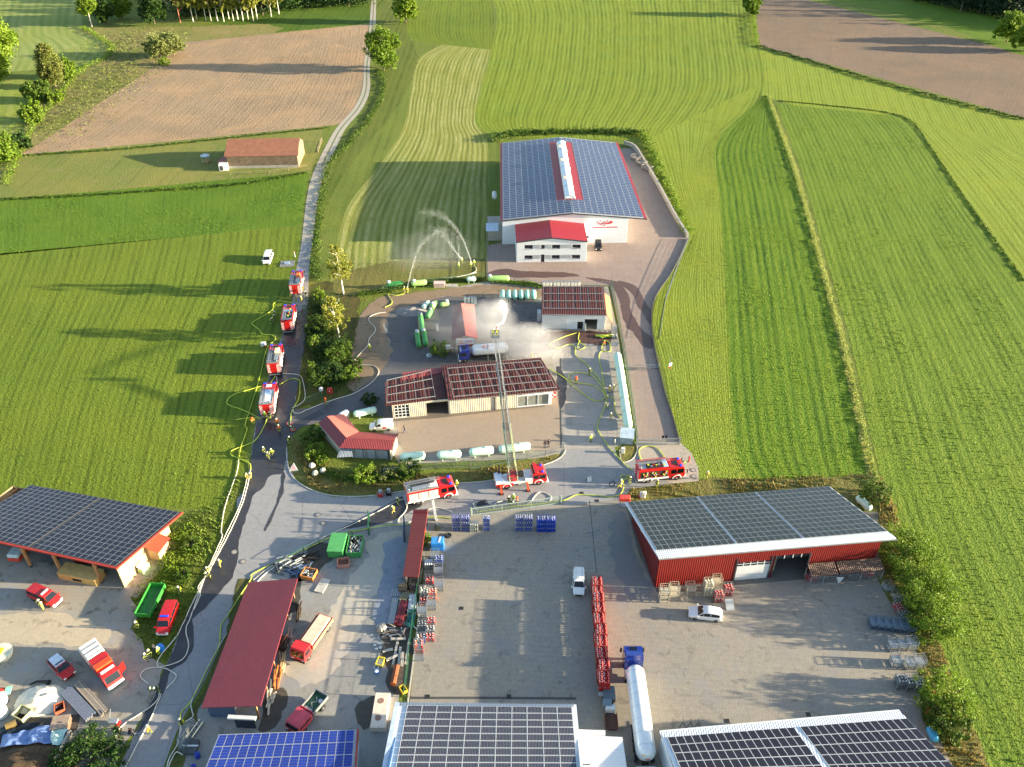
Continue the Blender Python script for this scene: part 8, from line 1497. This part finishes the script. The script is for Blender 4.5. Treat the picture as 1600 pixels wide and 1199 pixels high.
hedge('undergrowth','undergrowth on the slope between road and gas yard',[(500,470),(505,520),(510,570),(530,600)],5,1.4,9000,'dark',.35,12); hedge('undergrowth','low plants under the bushes below the corner shed',[(500,735),(540,748),(600,748),(650,742)],1.6,.8,3000,'bush',.28,13); hedge('undergrowth','rank weeds beside the open barn gable',[(300,830),(270,870),(262,905),(230,930)],3.,.5,3500,'bright',.3,14); hedge('hedge','rough strip right of the row meadow, tall pale grass',[(1200,150),(1219,205),(1245,280),(1281,410),(1320,550),(1360,720),(1378,770)],.7,.7,6500,'pale',.35,15)
tufts('verge_grass','coarse grass on the verge between barn and road','grass',[[(345,830),(380,760),(372,742),(340,790),(300,800),(262,840),(225,905),(205,925),(206,985),(230,1030),(262,1035),(300,950),(318,912)]],5,.35,gd,seed=1)
tufts('dry_grass_tufts','dry grass tufts on the verges','grass',[[(455,690),(500,706),(530,735),(620,744),(740,737),(870,714),(850,725),(770,748),(700,754),(620,767),(520,772),(482,760)],[(985,764),(1092,752),(1352,742),(1390,800),(1296,762),(976,786)],[(1375,742),(1400,800),(1450,950),(1490,1060),(1545,1199),(1500,1290),(1455,1140),(1432,1020),(1372,890)]],5,.4,gdry,seed=2)
# crop and row grass: real blades on the near and middle fields
def skipf(i): return .75 if math.sin(i*1.9)+.6*math.sin(i*.73+1)>.75 else 0
def rowtufts(name,label,cat,Lc,Rc,period,step,h,mat,seed,k=6,jit=.22,extra=0.,wd=.6):
    A,la=resample(pxc(Lc,0,k),120); B_,lb=resample(pxc(Rc,0,k),120); wdt=sum((a-b).length for a,b in zip(A,B_))/120; nr=int(wdt/period); ns=int((la+lb)/2/step); r=random.Random(seed); b=MB()
    for i in range(nr):
        for j in range(ns):
            if r.random()<.12+skipf(i): continue
            u=(i+.5+r.gauss(0,jit if r.random()>extra else .9))/nr; v=min(.9999,max(0,(j+r.random())/ns)); q=v*119; a=int(q); L_=A[a].lerp(A[a+1],q-a); R_=B_[a].lerp(B_[a+1],q-a); p=L_.lerp(R_,min(1,max(0,u)))
            n=noise.noise(Vector((p.x*.07,p.y*.07,seed))); hh=h*r.uniform(.5,1.25)*(1+.6*n)
            for c in range(3):
                an=r.uniform(0,6.28); ca,sa=math.cos(an),math.sin(an); w2=hh*wd*.5; bx,by=p.x+ca*hh*.25,p.y+sa*hh*.25; m=len(b.v)
                b.v+=[(bx-sa*w2,by+ca*w2,0),(bx+sa*w2,by-ca*w2,0),(bx+ca*hh*.5,by+sa*hh*.5,hh)]; b.f.append((m,m+1,m+2)); b.mi.append(0); b.sm.append(False)
    o=b.obj(name,mat,fix=False); tag(o,label,cat,None,'stuff'); return o
rowtufts('crop_blades','dense young crop stems in the bright green strip','crop',[(-60,405),(-60,318)],[(470,352),(482,270)],.6,.6,.22,leafmat('crop_leaf',(92,126,36),(104,136,44)),3,1,.4)
rowtufts('meadow_tufts','grass tufts of the left meadow','grass',[(-200,760),(-150,600),(-100,500),(-60,402)],[(366,800),(390,640),(424,520),(456,430),(466,355)],1.6,.6,.18,leafmat('tuft_leaf',(106,128,40),(123,138,52)),4,6,.28,.25)
rowtufts('row_meadow_tufts','taller grass of the row meadow','grass',[(1175,752),(1148,700),(1138,560),(1132,420),(1122,300),(1120,222),(1195,150)],[(1350,742),(1343,690),(1308,540),(1273,400),(1238,270),(1210,190),(1198,150)],1.2,.55,.26,leafmat('row_leaf',(97,130,38),(121,146,48)),5,6,.2,.15)
rowtufts('right_field_tufts','grass tufts of the right row field','grass',[(1680,1400),(1545,1199),(1450,960),(1375,740),(1330,540),(1290,400),(1250,260),(1212,162)],[(1980,1300),(1800,1000),(1690,750),(1600,540),(1520,380),(1450,240),(1400,182)],1.5,.6,.26,leafmat('right_leaf',(104,130,40),(123,142,52)),6,6,.24,.3)
rowtufts('curved_meadow_tufts','short grass of the light curved meadow','grass',[(1080,756),(1062,700),(1044,590),(1026,500),(1050,430),(1082,372),(1064,320),(1024,216)],[(1175,756),(1150,700),(1138,560),(1132,420),(1125,320),(1120,222),(1150,180),(1190,130)],1.0,.7,.16,leafmat('light_leaf',(126,140,56),(141,150,66)),7,6,.3,.3)
hedge('undergrowth','dark undergrowth of the wood behind the birches',[(285,26),(340,22),(400,20),(440,14),(520,8),(575,4)],9,7,13000,'dark',1.0,16); hedge('undergrowth','scattered bushes and reeds of the rough valley meadow',[(60,215),(130,150),(200,110),(190,70),(260,56)],22,1.0,5000,'brownish',.6,18); hedge('undergrowth','dark undergrowth of the right forest edge',[(1420,-2),(1470,8),(1530,20),(1600,36),(1650,48)],6,9,12000,'spruce',1.0,17)
# ---------------------------------------------------------------- water
watm,nt,bs=base_mat('water_spray'); bs.inputs['Base Color'].default_value=(.9,.92,.95,1); bs.inputs['Roughness'].default_value=.5
tr_=nt.nodes.new('ShaderNodeBsdfTranslucent'); tr_.inputs[0].default_value=(.9,.92,.95,1); mx=nt.nodes.new('ShaderNodeMixShader'); mx.inputs[0].default_value=.5; nt.links.new(bs.outputs[0],mx.inputs[1]); nt.links.new(tr_.outputs[0],mx.inputs[2]); nt.links.new(mx.outputs[0],nt.nodes['Material Output'].inputs[0])
def drop(b,p,s,r):
    m=len(b.v); u=[Vector((r.gauss(0,1),r.gauss(0,1),r.gauss(0,1))).normalized()*s for _ in range(3)]
    b.v+=[tuple(p+q) for q in u]; b.f.append((m,m+1,m+2)); b.mi.append(0); b.sm.append(False)
def jet(label,pts,n,r0,r1,seed,fall=0,s=.07,pw=1.):
    r=random.Random(seed); P,L=resample(cr([G(*p) if not isinstance(p,Vector) else p for p in pts],8),60); b=MB()
    for i in range(n):
        f=r.random()**pw; j=min(58,int(f*59)); p=P[j].lerp(P[j+1],f*59-j); w_=r0+(r1-r0)*f**1.6
        q=p+Vector((r.gauss(0,w_),r.gauss(0,w_),r.gauss(0,w_*.8)))
        if fall and r.random()<fall*f: q.z*=r.random(); q+=Vector((r.gauss(0,w_*1.2),r.gauss(0,w_*1.2),0))
        drop(b,q,s*r.uniform(.5,1.2),r)
    o=b.obj('water_jet',watm,fix=False); tag(o,label,'water jet',None,'stuff'); return o
jet('arching water jet from the two firefighters at the north fence',[(637,447,1.2),(646,412,5),(656,386,8),(672,370,9.5),(692,362,9.5),(706,362,8)],3300,.05,.9,1,.5,.055,.9)
jet('high arching water jet from the right firefighter beside the hall',[(738,413,1.3),(731,394,4),(722,372,7.5),(708,352,10),(692,338,11),(672,332,10.5),(655,336,9)],4200,.05,.9,2,.5,.055,.9)
jet('water jet from the rear firefighter beside the hall',[(722,406,1.3),(708,388,5),(697,372,8),(684,360,9.5),(668,356,9)],2600,.05,.9,3,.5,.055)
jet('thin water jet rising beside the hall',[(717,414,1.3),(717,396,4),(716,380,6.5),(713,366,8)],700,.04,.4,4,0,.05)
z0=NOZ.z; q1=Vector((NOZ.x,NOZ.y,z0)); 
jet('strong white jet rising from the ladder cage',[q1,G(786,503,z0+.3),G(789,490,z0),G(787,478,z0-1),G(783,472,z0-2)],5200,.1,.4,5,0,.075,1.)
jet('white spray falling left from the tip of the ladder jet',[G(789,492,z0-.5),G(786,476,z0-2),G(778,478,z0-5),G(768,488,z0-8),G(760,500,z0-12)],15000,.5,2.8,6,.45,.042,.8)
b=MB(); r=random.Random(8); c=G(823,559,.3)
for i in range(17000):
    a=r.gauss(1.45,.75); f=r.random()**.6; Rd=10.5*f*(1-.25*abs(math.cos(a))); st=round(a*24)/24 if r.random()<.55 else a; p=c+Vector((math.cos(st)*Rd*.95+r.gauss(0,.25)*f,r.gauss(1.2*f,.9*f),max(.1,math.sin(st)*Rd*.85-1.2*f*f))); drop(b,p,.05*r.uniform(.5,1.2),r)
o=b.obj('water_fan',watm,fix=False); tag(o,'fan-shaped water curtain behind the workshop','water spray',None,'stuff')
def mist(label,center,rad,dens,seed):
    m,nt,bs=base_mat('mist_%d'%seed); nt.nodes.remove(bs); v=nt.nodes.new('ShaderNodeVolumePrincipled'); v.inputs['Color'].default_value=(.93,.95,1,1); v.inputs['Anisotropy'].default_value=.2
    co_=obj_co(nt); ln=nt.nodes.new('ShaderNodeVectorMath'); ln.operation='LENGTH'; nt.links.new(co_,ln.inputs[0]); fo=ramp(nt,ln.outputs['Value'],.15,1.,1,0); ns=ramp(nt,noi(nt,co_,1.3,4),.3,.75)
    nt.links.new(mth(nt,'MULTIPLY',mth(nt,'MULTIPLY',fo,ns),dens),v.inputs['Density']); nt.links.new(v.outputs[0],nt.nodes['Material Output'].inputs['Volume'])
    b=MB().lathe([(math.cos(math.pi*k/8),max(.02,math.sin(math.pi*k/8))) for k in range(8,-1,-1)],14); o=b.obj('mist',m); o.location=center; o.scale=rad; tag(o,label,'mist',None,'stuff'); return o
mist('bright drifting spray mist between ladder cage and canopy',G(762,507,4.5),(7,7,5),.34,1); mist('spray mist in front of the white filling building',G(826,538,4.),(9,6,4.2),.36,2); mist('faint falling mist over the meadow left of the hall',G(668,395,5),(14,8,5.5),.04,3); mist('thin haze of spray around the red canopy',G(710,510,3.5),(7,9,3.5),.10,4)
